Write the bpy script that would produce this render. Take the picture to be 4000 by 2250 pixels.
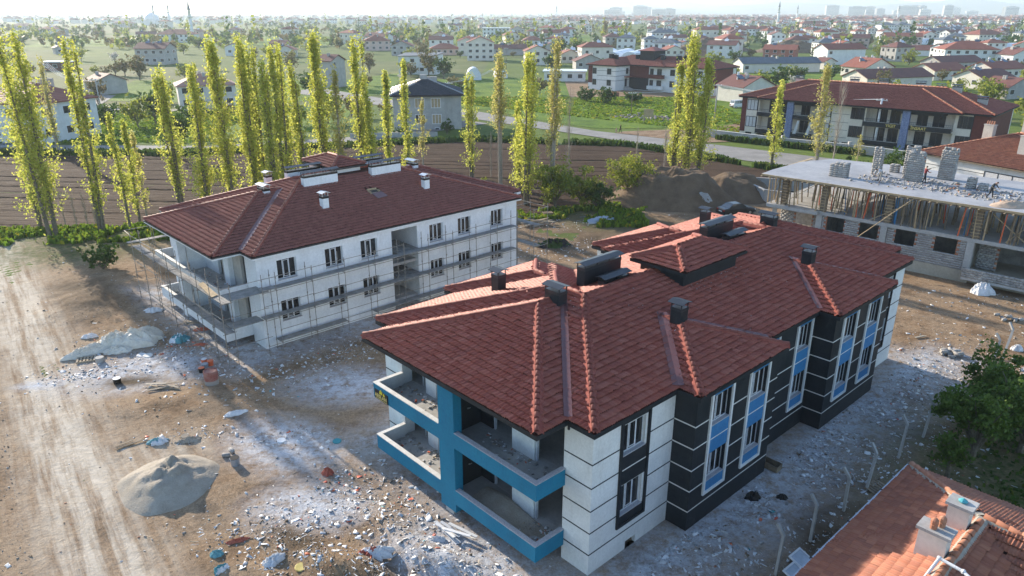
import bpy, bmesh, math, random
import numpy as np
from mathutils import Vector, Matrix

for o in list(bpy.data.objects):
    bpy.data.objects.remove(o)
sc = bpy.context.scene
COL = sc.collection
RAD = math.radians

# ------------------------------------------------------------------ camera
cam_data = bpy.data.cameras.new('camera')
cam_data.sensor_width = 36.0
cam_data.lens = 735.0 / 1024.0 * 36.0
cam_data.clip_start = 0.5
cam_data.clip_end = 60000
cam = bpy.data.objects.new('camera', cam_data)
COL.objects.link(cam)
cam.location = (0, 0, 21.92)
cam.rotation_euler = (math.pi / 2 - 0.359, 0, 0)
sc.camera = cam

# ------------------------------------------------------------------ sky, sun, exposure
HAZE_D = 0.00016
SUN_EL = RAD(19.0)
SUN_DIR = Vector((-0.676, 0.737, 0)).normalized()          # horizontal direction towards the sun
world = bpy.data.worlds.new('World')
sc.world = world
world.use_nodes = True
wn = world.node_tree
wn.nodes.clear()
sky = wn.nodes.new('ShaderNodeTexSky')
sky.sky_type = 'NISHITA'
sky.sun_disc = False
sky.sun_elevation = SUN_EL
sky.sun_rotation = math.atan2(SUN_DIR.x, SUN_DIR.y)
sky.altitude = 1000
sky.air_density = 1.0
sky.dust_density = 0.8
sky.ozone_density = 2.0
bg = wn.nodes.new('ShaderNodeBackground')
bg.inputs['Strength'].default_value = 0.15
wo = wn.nodes.new('ShaderNodeOutputWorld')
wn.links.new(sky.outputs[0], bg.inputs[0])
wn.links.new(bg.outputs[0], wo.inputs[0])

sun_data = bpy.data.lights.new('sun', 'SUN')
sun_data.energy = 4.6
sun_data.angle = RAD(0.6)
sun_data.color = (1.0, 0.88, 0.72)
sun = bpy.data.objects.new('sun', sun_data)
COL.objects.link(sun)
to_sun = Vector((SUN_DIR.x * math.cos(SUN_EL), SUN_DIR.y * math.cos(SUN_EL), math.sin(SUN_EL)))
sun.rotation_euler = to_sun.to_track_quat('Z', 'Y').to_euler()
sun.location = to_sun * 60

sc.view_settings.view_transform = 'Standard'
sc.view_settings.look = 'None'
sc.view_settings.gamma = 1.0
sc.view_settings.use_curve_mapping = False
sc.view_settings.exposure = 1.2
sc.render.engine = 'CYCLES'
cy = sc.cycles
cy.use_denoising = True
cy.denoiser = 'OPENIMAGEDENOISE'
cy.max_bounces = 6
cy.diffuse_bounces = 3
cy.glossy_bounces = 2
cy.transmission_bounces = 3
cy.transparent_max_bounces = 6
cy.volume_bounces = 1
cy.use_adaptive_sampling = True
cy.adaptive_threshold = 0.015
cy.caustics_reflective = False
cy.caustics_refractive = False

# ------------------------------------------------------------------ materials
MATS = {}
def node_mat(name):
    m = bpy.data.materials.new(name)
    m.use_nodes = True
    nt = m.node_tree
    nt.nodes.clear()
    out = nt.nodes.new('ShaderNodeOutputMaterial')
    MATS[name] = m
    return m, nt, out
def N(nt, kind, **kw):
    n = nt.nodes.new(kind)
    for k, v in kw.items():
        if k in n.inputs.keys():
            n.inputs[k].default_value = v
        else:
            setattr(n, k, v)
    return n
def ramp(nt, fac, stops):
    r = nt.nodes.new('ShaderNodeValToRGB')
    cr = r.color_ramp
    while len(cr.elements) < len(stops):
        cr.elements.new(0.5)
    for e, (p, c) in zip(cr.elements, stops):
        e.position = p
        e.color = (c[0], c[1], c[2], 1)
    nt.links.new(fac, r.inputs[0])
    return r.outputs[0]
def coords(nt, scale=1.0, kind='Object'):
    tc = nt.nodes.new('ShaderNodeTexCoord')
    mp = nt.nodes.new('ShaderNodeMapping')
    mp.inputs['Scale'].default_value = (scale, scale, scale) if not isinstance(scale, tuple) else scale
    nt.links.new(tc.outputs[kind], mp.inputs[0])
    return mp.outputs[0]
def noise(nt, vec, scale, detail=5, rough=0.6):
    n = N(nt, 'ShaderNodeTexNoise', Scale=scale, Detail=detail, Roughness=rough)
    nt.links.new(vec, n.inputs['Vector'])
    return n.outputs['Fac']
def mixc(nt, fac, a, b, mode='MIX'):
    m = nt.nodes.new('ShaderNodeMix')
    m.data_type = 'RGBA'
    m.blend_type = mode
    for sock, v in ((m.inputs[0], fac), (m.inputs[6], a), (m.inputs[7], b)):
        if isinstance(v, (int, float)):
            sock.default_value = v
        elif isinstance(v, tuple):
            sock.default_value = (v[0], v[1], v[2], 1)
        else:
            nt.links.new(v, sock)
    return m.outputs[2]
def finish(nt, out, color, rough=0.8, bump=None, bump_d=0.02, metal=0.0, spec=0.3):
    p = N(nt, 'ShaderNodeBsdfPrincipled', Roughness=rough, Metallic=metal)
    p.inputs['Specular IOR Level'].default_value = spec
    if isinstance(color, tuple):
        p.inputs['Base Color'].default_value = (color[0], color[1], color[2], 1)
    else:
        nt.links.new(color, p.inputs['Base Color'])
    if bump is not None:
        b = N(nt, 'ShaderNodeBump', Strength=0.7, Distance=bump_d)
        nt.links.new(bump, b.inputs['Height'])
        nt.links.new(b.outputs[0], p.inputs['Normal'])
    nt.links.new(p.outputs[0], out.inputs[0])
    return p
def var_mat(name, c1, c2, scale=2.0, rough=0.8, bump=0.01, metal=0.0, spec=0.3, detail=6, kind='Object', p=(0.35, 0.68)):
    """two-tone mottled material with fine relief"""
    m, nt, out = node_mat(name)
    v = coords(nt, 1.0, kind)
    n1 = noise(nt, v, scale, detail)
    n2 = noise(nt, v, scale * 9, 3)
    c = ramp(nt, n1, [(p[0], c1), (p[1], c2)])
    c = mixc(nt, 0.25, c, ramp(nt, n2, [(0.3, tuple(x * 0.6 for x in c1)), (0.7, c2)]))
    if name.startswith(('stucco', 'insul', 'clad', 'panel')):
        st = noise(nt, coords(nt, (1.0, 1.0, 0.25), kind), 1.1, 8, 0.7)
        c = mixc(nt, 0.5, c, ramp(nt, st, [(0.30, (0.72, 0.70, 0.67)), (0.46, (1, 1, 1)), (0.75, (1.06, 1.06, 1.05))]), 'MULTIPLY')
        if name == 'clad_black':
            c = mixc(nt, ramp(nt, noise(nt, coords(nt, (1, 1, .5), kind), 2.4, 8, .75), [(.55, (0, 0, 0)), (.8, (.3, .3, .3))]), c, (.10, .10, .10))
    finish(nt, out, c, rough, n2 if bump else None, bump, metal, spec)
    return m
def isl_mat(name, cols, rough=0.7, spec=0.3, trans=0.0, noise_s=None, bump=0.0, metal=0.0):
    """colour picked per loose piece (or per object) from a ramp"""
    m, nt, out = node_mat(name)
    g = nt.nodes.new('ShaderNodeNewGeometry')
    oi = nt.nodes.new('ShaderNodeObjectInfo')
    a = N(nt, 'ShaderNodeMath', operation='ADD')
    nt.links.new(g.outputs['Random Per Island'], a.inputs[0])
    nt.links.new(oi.outputs['Random'], a.inputs[1])
    f = N(nt, 'ShaderNodeMath', operation='FRACT')
    nt.links.new(a.outputs[0], f.inputs[0])
    n = len(cols)
    c = ramp(nt, f.outputs[0], [(i / max(1, n - 1), cc) for i, cc in enumerate(cols)])
    if noise_s:
        nn = noise(nt, coords(nt), noise_s, 4)
        c = mixc(nt, 0.55, c, ramp(nt, nn, [(0.3, (0.35, 0.35, 0.35)), (0.7, (1.25, 1.2, 1.15))]), 'MULTIPLY')
    p = finish(nt, out, c, rough, spec=spec, metal=metal)
    if trans:
        t = N(nt, 'ShaderNodeBsdfTranslucent')
        nt.links.new(c, t.inputs[0])
        mx = N(nt, 'ShaderNodeMixShader')
        mx.inputs[0].default_value = trans
        nt.links.new(p.outputs[0], mx.inputs[1])
        nt.links.new(t.outputs[0], mx.inputs[2])
        nt.links.new(mx.outputs[0], out.inputs[0])
    return m

isl_mat('tile_red', [(0.285, 0.075, 0.05), (0.34, 0.10, 0.068), (0.25, 0.065, 0.045), (0.36, 0.125, 0.09), (0.30, 0.085, 0.058), (0.27, 0.085, 0.065)], 0.62, 0.28)
isl_mat('tile_brown', [(0.28, 0.10, 0.075), (0.33, 0.125, 0.095), (0.25, 0.09, 0.068), (0.31, 0.12, 0.09)], 0.65, 0.25)
var_mat('roof_underlay_gap_shade', (0.05, 0.018, 0.013), (0.08, 0.028, 0.02), 2, 0.9, 0.0)  # deck coloured near-black to paint shadow lines in the gaps between tile rows
isl_mat('tile_orange', [(0.34, 0.125, 0.068), (0.28, 0.10, 0.06), (0.38, 0.155, 0.09), (0.25, 0.095, 0.06), (0.35, 0.13, 0.075)], 0.65, 0.3)
isl_mat('tile_slate', [(0.045, 0.055, 0.07), (0.06, 0.07, 0.085), (0.035, 0.045, 0.06)], 0.5, 0.4)
isl_mat('ridge_red', [(0.20, 0.055, 0.04), (0.23, 0.07, 0.05), (0.18, 0.048, 0.035)], 0.65, 0.25)
isl_mat('ridge_brown', [(0.27, 0.10, 0.075), (0.33, 0.15, 0.11), (0.24, 0.085, 0.06)], 0.65, 0.25)
isl_mat('ridge_orange', [(0.42, 0.19, 0.11), (0.36, 0.15, 0.09), (0.45, 0.24, 0.15)], 0.7, 0.2)
var_mat('mortar_red', (0.22, 0.055, 0.04), (0.34, 0.10, 0.07), 3, 0.9, 0.02)
var_mat('mortar_grey', (0.30, 0.27, 0.22), (0.42, 0.39, 0.33), 4, 0.9, 0.02)
var_mat('flashing', (0.13, 0.055, 0.052), (0.18, 0.08, 0.075), 2, 0.35, 0.003, 0.3, 0.5)
var_mat('stucco_white', (0.66, 0.66, 0.63), (0.78, 0.78, 0.75), 0.9, 0.85, 0.004)
var_mat('insul_white', (0.68, 0.70, 0.71), (0.80, 0.82, 0.83), 0.7, 0.8, 0.004)
var_mat('stucco_cream', (0.62, 0.57, 0.49), (0.74, 0.69, 0.60), 0.6, 0.85, 0.004)
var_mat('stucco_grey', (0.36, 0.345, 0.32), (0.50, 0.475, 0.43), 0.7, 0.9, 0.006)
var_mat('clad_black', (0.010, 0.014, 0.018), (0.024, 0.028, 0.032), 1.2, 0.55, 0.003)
var_mat('clad_teal', (0.006, 0.155, 0.27), (0.010, 0.20, 0.32), 1.0, 0.6, 0.003)
var_mat('panel_blue', (0.035, 0.17, 0.36), (0.05, 0.22, 0.42), 1.0, 0.6, 0.003)
var_mat('clad_maroon', (0.10, 0.025, 0.02), (0.15, 0.04, 0.03), 2.0, 0.7, 0.004)
var_mat('granite', (0.30, 0.29, 0.30), (0.55, 0.54, 0.55), 22, 0.45, 0.002)
var_mat('coping_white', (0.62, 0.59, 0.53), (0.80, 0.78, 0.73), 3, 0.6, 0.003)
var_mat('metal_dark', (0.022, 0.027, 0.033), (0.045, 0.05, 0.06), 1.5, 0.42, 0.0, 0.4, 0.5)
var_mat('metal_zinc', (0.36, 0.38, 0.40), (0.55, 0.57, 0.59), 1.2, 0.35, 0.0, 0.7, 0.5)
var_mat('gutter_grey', (0.33, 0.37, 0.42), (0.48, 0.52, 0.58), 0.8, 0.4, 0.0, 0.5, 0.5)
var_mat('tube_steel', (0.20, 0.19, 0.175), (0.36, 0.33, 0.29), 3, 0.55, 0.002, 0.5, 0.4)
var_mat('plank_grey', (0.19, 0.18, 0.165), (0.36, 0.34, 0.31), 2.2, 0.8, 0.006)
var_mat('timber', (0.36, 0.26, 0.145), (0.55, 0.42, 0.26), 3, 0.8, 0.005)
var_mat('timber_old', (0.13, 0.10, 0.07), (0.30, 0.235, 0.16), 3, 0.85, 0.006)
var_mat('concrete', (0.33, 0.32, 0.30), (0.50, 0.485, 0.46), 0.8, 0.85, 0.006)
var_mat('slab_top', (0.27, 0.28, 0.30), (0.44, 0.44, 0.44), 0.28, 0.7, 0.006)
var_mat('foundation', (0.36, 0.32, 0.25), (0.47, 0.42, 0.33), 0.6, 0.9, 0.006)
isl_mat('block_grey', [(0.30, 0.295, 0.28), (0.37, 0.36, 0.345), (0.43, 0.42, 0.40), (0.34, 0.32, 0.30)], 0.9, 0.2, noise_s=2.5)
isl_mat('block_red', [(0.42, 0.19, 0.11), (0.36, 0.15, 0.09), (0.46, 0.24, 0.15)], 0.9, 0.2)
var_mat('win_white', (0.74, 0.74, 0.74), (0.82, 0.82, 0.82), 3, 0.4, 0.0)
var_mat('win_grey', (0.50, 0.52, 0.54), (0.72, 0.73, 0.74), 6, 0.4, 0.0)
m, nt, out = node_mat('glass_dark')
finish(nt, out, (0.012, 0.014, 0.016), 0.08, spec=0.6)
m, nt, out = node_mat('glass_far')
finish(nt, out, (0.03, 0.035, 0.04), 0.15, spec=0.6)
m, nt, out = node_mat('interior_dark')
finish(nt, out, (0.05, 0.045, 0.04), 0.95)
var_mat('curtain', (0.45, 0.46, 0.48), (0.62, 0.63, 0.64), 5, 0.8, 0.0)
var_mat('gold', (0.62, 0.47, 0.13), (0.74, 0.60, 0.22), 9, 0.4, 0.0, 0.0)
m, nt, out = node_mat('yellow')
finish(nt, out, (0.72, 0.62, 0.03), 0.5)
m, nt, out = node_mat('sign_black')
finish(nt, out, (0.012, 0.012, 0.012), 0.4)
var_mat('stone_blue', (0.07, 0.10, 0.22), (0.30, 0.36, 0.52), 7, 0.8, 0.02)
var_mat('bark', (0.10, 0.085, 0.06), (0.22, 0.19, 0.14), 6, 0.9, 0.02)
var_mat('bark_pale', (0.26, 0.22, 0.17), (0.44, 0.38, 0.31), 6, 0.9, 0.02)
isl_mat('leaf_poplar', [(0.46, 0.48, 0.08), (0.54, 0.54, 0.10), (0.34, 0.41, 0.06), (0.62, 0.58, 0.13), (0.48, 0.50, 0.085)], 0.6, 0.3, trans=0.62)
isl_mat('leaf_pale', [(0.50, 0.44, 0.14), (0.42, 0.41, 0.10), (0.56, 0.48, 0.19), (0.38, 0.38, 0.09)], 0.6, 0.3, trans=0.58)
isl_mat('leaf_green', [(0.05, 0.095, 0.018), (0.07, 0.13, 0.022), (0.04, 0.075, 0.016), (0.095, 0.15, 0.026)], 0.6, 0.3, trans=0.38)
isl_mat('leaf_mid', [(0.09, 0.15, 0.025), (0.12, 0.19, 0.03), (0.07, 0.12, 0.022), (0.15, 0.21, 0.035)], 0.6, 0.3, trans=0.45)
isl_mat('leaf_lime', [(0.22, 0.26, 0.035), (0.29, 0.31, 0.04), (0.14, 0.19, 0.03), (0.34, 0.33, 0.045)], 0.6, 0.3, trans=0.5)
isl_mat('leaf_brown', [(0.16, 0.13, 0.06), (0.20, 0.155, 0.075), (0.13, 0.125, 0.045), (0.17, 0.17, 0.06)], 0.7, 0.2, trans=0.35)
isl_mat('blossom', [(0.55, 0.52, 0.48), (0.66, 0.62, 0.58), (0.42, 0.42, 0.32)], 0.7, 0.2, trans=0.3)
isl_mat('grass', [(0.045, 0.085, 0.014), (0.075, 0.125, 0.018), (0.11, 0.155, 0.02), (0.06, 0.10, 0.018), (0.17, 0.18, 0.025)], 0.7, 0.2, trans=0.3)
isl_mat('grass_lush', [(0.12, 0.21, 0.02), (0.17, 0.26, 0.025), (0.21, 0.28, 0.03), (0.10, 0.17, 0.02)], 0.7, 0.2, trans=0.4)
isl_mat('foam_white', [(0.62, 0.63, 0.64), (0.75, 0.76, 0.77), (0.50, 0.51, 0.52), (0.70, 0.69, 0.66)], 0.85, 0.2)
isl_mat('rubble_grey', [(0.22, 0.21, 0.20), (0.33, 0.32, 0.30), (0.42, 0.40, 0.38), (0.28, 0.24, 0.20)], 0.9, 0.2)
isl_mat('clod_brown', [(0.20, 0.15, 0.10), (0.27, 0.205, 0.14), (0.16, 0.12, 0.085)], 0.95, 0.1)
isl_mat('timber_bits', [(0.40, 0.31, 0.20), (0.30, 0.25, 0.19), (0.48, 0.42, 0.33)], 0.85, 0.2)
isl_mat('plastic_red', [(0.62, 0.10, 0.035), (0.70, 0.17, 0.07), (0.52, 0.08, 0.04)], 0.5, 0.4)
isl_mat('plastic_teal', [(0.02, 0.22, 0.25), (0.05, 0.32, 0.34), (0.10, 0.38, 0.42)], 0.5, 0.4)
var_mat('tarp', (0.60, 0.54, 0.44), (0.78, 0.72, 0.62), 1.4, 0.5, 0.03)
var_mat('sack_white', (0.60, 0.60, 0.60), (0.78, 0.78, 0.78), 3, 0.6, 0.03)
var_mat('sand', (0.30, 0.26, 0.205), (0.43, 0.38, 0.31), 1.6, 0.95, 0.08)
var_mat('sand_pink', (0.40, 0.30, 0.22), (0.50, 0.38, 0.28), 1.2, 0.95, 0.02)
var_mat('heap_earth', (0.11, 0.075, 0.046), (0.20, 0.14, 0.088), 0.7, 0.95, 0.06)
var_mat('asphalt', (0.20, 0.19, 0.175), (0.30, 0.285, 0.26), 0.35, 0.9, 0.01)
isl_mat('stone_rubble', [(0.24, 0.21, 0.22), (0.32, 0.28, 0.28), (0.20, 0.18, 0.18)], 0.9, 0.2)
var_mat('poly_white', (0.62, 0.64, 0.66), (0.80, 0.82, 0.84), 1.0, 0.35, 0.0)
m, nt, out = node_mat('solar_panel')
finish(nt, out, (0.035, 0.06, 0.10), 0.12, spec=0.8)

# ------------------------------------------------------------------ helpers
class MB:
    """collects boxes, bars and tubes and links them as one mesh object"""
    def __init__(s):
        s.v = []; s.f = []; s.m = []
    def add(s, vs, fs, mi=0):
        b = len(s.v)
        s.v += [tuple(p) for p in vs]
        s.f += [tuple(b + i for i in f) for f in fs]
        s.m += [mi] * len(fs)
        return s
    def box(s, x0, x1, y0, y1, z0, z1, mi=0):
        vs = [(x0, y0, z0), (x1, y0, z0), (x1, y1, z0), (x0, y1, z0), (x0, y0, z1), (x1, y0, z1), (x1, y1, z1), (x0, y1, z1)]
        return s.add(vs, [(0, 3, 2, 1), (4, 5, 6, 7), (0, 1, 5, 4), (1, 2, 6, 5), (2, 3, 7, 6), (3, 0, 4, 7)], mi)
    def obox(s, M, sx, sy, sz, mi=0):
        vs = [M @ Vector((x * sx / 2, y * sy / 2, z * sz / 2)) for z in (-1, 1) for x, y in ((-1, -1), (1, -1), (1, 1), (-1, 1))]
        return s.add(vs, [(0, 3, 2, 1), (4, 5, 6, 7), (0, 1, 5, 4), (1, 2, 6, 5), (2, 3, 7, 6), (3, 0, 4, 7)], mi)
    def tube(s, p, q, r0, r1=None, n=6, mi=0, cap=True):
        p, q = Vector(p), Vector(q)
        r1 = r0 if r1 is None else r1
        d = (q - p).normalized()
        a = d.orthogonal().normalized(); b = d.cross(a)
        vs = []
        for c, r in ((p, r0), (q, r1)):
            for i in range(n):
                t = 2 * math.pi * i / n
                vs.append(c + (a * math.cos(t) + b * math.sin(t)) * r)
        fs = [(i, (i + 1) % n, n + (i + 1) % n, n + i) for i in range(n)]
        if cap:
            fs += [tuple(range(n - 1, -1, -1)), tuple(range(n, 2 * n))]
        return s.add(vs, fs, mi)
    def bar(s, p, q, w, h, mi=0):
        p, q = Vector(p), Vector(q)
        d = (q - p); L = d.length; d.normalize()
        up = Vector((0, 0, 1)) if abs(d.z) < 0.95 else Vector((1, 0, 0))
        x = d.cross(up).normalized(); z = x.cross(d)
        M = Matrix(((x.x, d.x, z.x, 0), (x.y, d.y, z.y, 0), (x.z, d.z, z.z, 0), (0, 0, 0, 1)))
        M.translation = (p + q) / 2
        return s.obox(M, w, L, h, mi)
    def lathe(s, prof, c=(0, 0, 0), n=12, mi=0):
        vs = []
        for r, z in prof:
            for i in range(n):
                t = 2 * math.pi * i / n
                vs.append((c[0] + r * math.cos(t), c[1] + r * math.sin(t), c[2] + z))
        fs = []
        for k in range(len(prof) - 1):
            for i in range(n):
                j = (i + 1) % n
                fs.append((k * n + i, k * n + j, (k + 1) * n + j, (k + 1) * n + i))
        fs.append(tuple(range(n - 1, -1, -1)))
        fs.append(tuple(range((len(prof) - 1) * n, len(prof) * n)))
        return s.add(vs, fs, mi)
    def poly(s, pts, z0, z1, mi=0):
        n = len(pts)
        vs = [(x, y, z0) for x, y in pts] + [(x, y, z1) for x, y in pts]
        fs = [tuple(range(n - 1, -1, -1)), tuple(range(n, 2 * n))] + [(i, (i + 1) % n, n + (i + 1) % n, n + i) for i in range(n)]
        return s.add(vs, fs, mi)
    def mesh(s, name, mats, smooth=False):
        me = bpy.data.meshes.new(name)
        me.from_pydata(s.v, [], s.f)
        for m in (mats if isinstance(mats, (list, tuple)) else [mats]):
            me.materials.append(MATS[m])
        if len(me.materials) > 1:
            me.polygons.foreach_set('material_index', s.m)
        if smooth:
            me.polygons.foreach_set('use_smooth', [True] * len(me.polygons))
        me.update()
        return me
    def build(s, name, mats, parent=None, smooth=False):
        return link(name, s.mesh(name, mats, smooth), parent)
def link(name, data, parent=None, M=None):
    o = bpy.data.objects.new(name, data)
    COL.objects.link(o)
    if parent is not None:
        o.parent = parent
    if M is not None:
        o.matrix_basis = M
    return o
def tag(o, label=None, cat=None, group=None, kind=None):
    for k, v in (('label', label), ('category', cat), ('group', group), ('kind', kind)):
        if v is not None:
            o[k] = v
    return o
def thing(name, label, cat, loc=(0, 0, 0), rz=0.0, group=None):
    o = bpy.data.objects.new(name, None)
    o.empty_display_size = 0.3
    COL.objects.link(o)
    o.location = loc
    o.rotation_euler = (0, 0, rz)
    return tag(o, label, cat, group)
def copy_tree(o, parent=None):
    c = o.copy()
    COL.objects.link(c)
    c.parent = parent
    for ch in o.children:
        copy_tree(ch, c)
    return c
def np_mesh(name, V, F, mats, smooth=False, mi=None):
    """V (n,3), F (m,3|4) arrays -> mesh data"""
    V = np.asarray(V, np.float32); F = np.asarray(F, np.int32)
    me = bpy.data.meshes.new(name)
    k = F.shape[1]
    me.vertices.add(len(V)); me.vertices.foreach_set('co', V.ravel())
    me.loops.add(F.size); me.loops.foreach_set('vertex_index', F.ravel())
    me.polygons.add(len(F))
    me.polygons.foreach_set('loop_start', np.arange(0, F.size, k, dtype=np.int32))
    me.polygons.foreach_set('loop_total', np.full(len(F), k, np.int32))
    for m in (mats if isinstance(mats, (list, tuple)) else [mats]):
        me.materials.append(MATS[m])
    if mi is not None:
        me.polygons.foreach_set('material_index', np.asarray(mi, np.int32))
    if smooth:
        me.polygons.foreach_set('use_smooth', np.ones(len(F), bool))
    me.update(calc_edges=True)
    me.validate()
    return me
def replicate(base_v, base_f, T):
    """base mesh repeated by 4x4 transforms T (n,4,4)"""
    T = np.asarray(T); n = len(T); bv = np.c_[base_v, np.ones(len(base_v))]
    V = np.einsum('nij,kj->nki', T[:, :3, :], bv).reshape(-1, 3)
    F = (base_f[None] + (np.arange(n) * len(base_v))[:, None, None]).reshape(-1, base_f.shape[1])
    return V, F
BOX_V = np.array([(x, y, z) for z in (-.5, .5) for x, y in ((-.5, -.5), (.5, -.5), (.5, .5), (-.5, .5))])
BOX_F = np.array([(0, 3, 2, 1), (4, 5, 6, 7), (0, 1, 5, 4), (1, 2, 6, 5), (2, 3, 7, 6), (3, 0, 4, 7)])
def vnoise(x, y, seed=0):
    """smooth value noise, numpy"""
    xi = np.floor(x).astype(np.int64); yi = np.floor(y).astype(np.int64)
    fx = x - xi; fy = y - yi
    fx = fx * fx * (3 - 2 * fx); fy = fy * fy * (3 - 2 * fy)
    def h(a, b):
        n = (a * 374761393 + b * 668265263 + seed * 974711) & 0x7fffffff
        n = ((n ^ (n >> 13)) * 1274126177) & 0x7fffffff
        return ((n ^ (n >> 16)) & 0xffff) / 65535.0
    return (h(xi, yi) * (1 - fx) + h(xi + 1, yi) * fx) * (1 - fy) + (h(xi, yi + 1) * (1 - fx) + h(xi + 1, yi + 1) * fx) * fy
def fbm(x, y, seed=0, octv=4):
    s = 0; a = 0.5
    for k in range(octv):
        s = s + a * vnoise(x * 2 ** k, y * 2 ** k, seed + k); a *= 0.5
    return s
def rot_T(rng, n, pos, size, flat=0.25, yaw=None):
    """n random box transforms at pos (n,3) with size (n,3), tilted by up to flat rad"""
    yaw = rng.uniform(0, 6.283, n) if yaw is None else yaw
    a = rng.normal(0, flat, n); b = rng.normal(0, flat, n)
    cz, sz = np.cos(yaw), np.sin(yaw)
    ca, sa, cb, sb = np.cos(a), np.sin(a), np.cos(b), np.sin(b)
    Rz = np.zeros((n, 3, 3)); Rz[:, 0, 0] = cz; Rz[:, 0, 1] = -sz; Rz[:, 1, 0] = sz; Rz[:, 1, 1] = cz; Rz[:, 2, 2] = 1
    Rx = np.zeros((n, 3, 3)); Rx[:, 0, 0] = 1; Rx[:, 1, 1] = ca; Rx[:, 1, 2] = -sa; Rx[:, 2, 1] = sa; Rx[:, 2, 2] = ca
    Ry = np.zeros((n, 3, 3)); Ry[:, 1, 1] = 1; Ry[:, 0, 0] = cb; Ry[:, 0, 2] = sb; Ry[:, 2, 0] = -sb; Ry[:, 2, 2] = cb
    Q = Rz @ Rx @ Ry
    T = np.zeros((n, 4, 4)); T[:, :3, :3] = Q * np.asarray(size)[:, None, :]
    T[:, :3, 3] = pos; T[:, 3, 3] = 1
    return T

# ------------------------------------------------------------------ the place: frames of the buildings
FA = (-17.03, 46.27, -0.816)      # white scaffolded block
FB = (3.134, 24.373, -0.827)      # teal block
FC = (25.872, 72.533, -0.770)     # concrete shell
FE = (44.4, 142.6, -0.745)        # finished apartment block
def loc2w(F, u, v):
    c, s = math.cos(F[2]), math.sin(F[2])
    return F[0] + u * c - v * s, F[1] + u * s + v * c
def w2loc(F, x, y):
    c, s = math.cos(F[2]), math.sin(F[2])
    x = x - F[0]; y = y - F[1]
    return x * c + y * s, -x * s + y * c

# ------------------------------------------------------------------ ground
def site_h(x, y):
    """relief of the building site"""
    h = 0.30 * (fbm(x * 0.16, y * 0.16, 3) - 0.47) + 0.09 * (fbm(x * 0.8, y * 0.8, 9, 3) - 0.45) + 0.035 * (vnoise(x * 2.7, y * 2.7, 19) - 0.5)
    # wheel ruts of the haul road on the left
    d = (x + 13.5) * 0.80 + (y - 22.0) * 0.60
    lat = d + 1.2 * (vnoise(y * 0.06, x * 0 + 0.5, 4) - 0.5)
    road = np.exp(-(lat + 1.2) ** 2 / 9.0)
    h = h * (1 - 0.65 * road) - 0.05 * road
    for k in (-3.4, -2.6, -1.7, -.9, -.1, .9):
        h = h - 0.045 * road * (0.4 + vnoise(x * .2, y * .2, int(abs(k) * 10))) * np.exp(-((lat - k) / 0.25) ** 2)
    # spoil ridges at the lower middle
    r1 = np.exp(-(((x + 5.5) / 5.0) ** 2 + ((y - 24.0) / 3.2) ** 2))
    h = h + r1 * (0.35 * np.sin(x * 1.3 + y * 1.9 + 2 * vnoise(x * .5, y * .5, 8)) + 0.25)
    r2 = np.exp(-(((x + 33.5) / 3.5) ** 2 + ((y - 57) / 6.0) ** 2))
    h = h + 0.7 * r2 * (0.4 + fbm(x * 0.5, y * 0.5, 12))
    h = h + 0.25 * np.exp(-(((x + 19) / 5.0) ** 2 + ((y - 38.5) / 2.0) ** 2)) * (0.5 + fbm(x * 0.7, y * 0.9, 15))
    # keep the strips along the walls level
    for F, u0, u1, v0, v1 in ((FB, -15.6, 1.2, -2.0, 32), (FA, -17.8, 0.6, -2.2, 26), (FC, -0.5, 24, -0.5, 14)):
        u, v = w2loc(F, x, y)
        dd = np.maximum(np.maximum(u0 - u, u - u1), np.maximum(v0 - v, v - v1))
        k = np.clip(dd / 1.6, 0, 1)
        h = h * k
    return h
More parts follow.
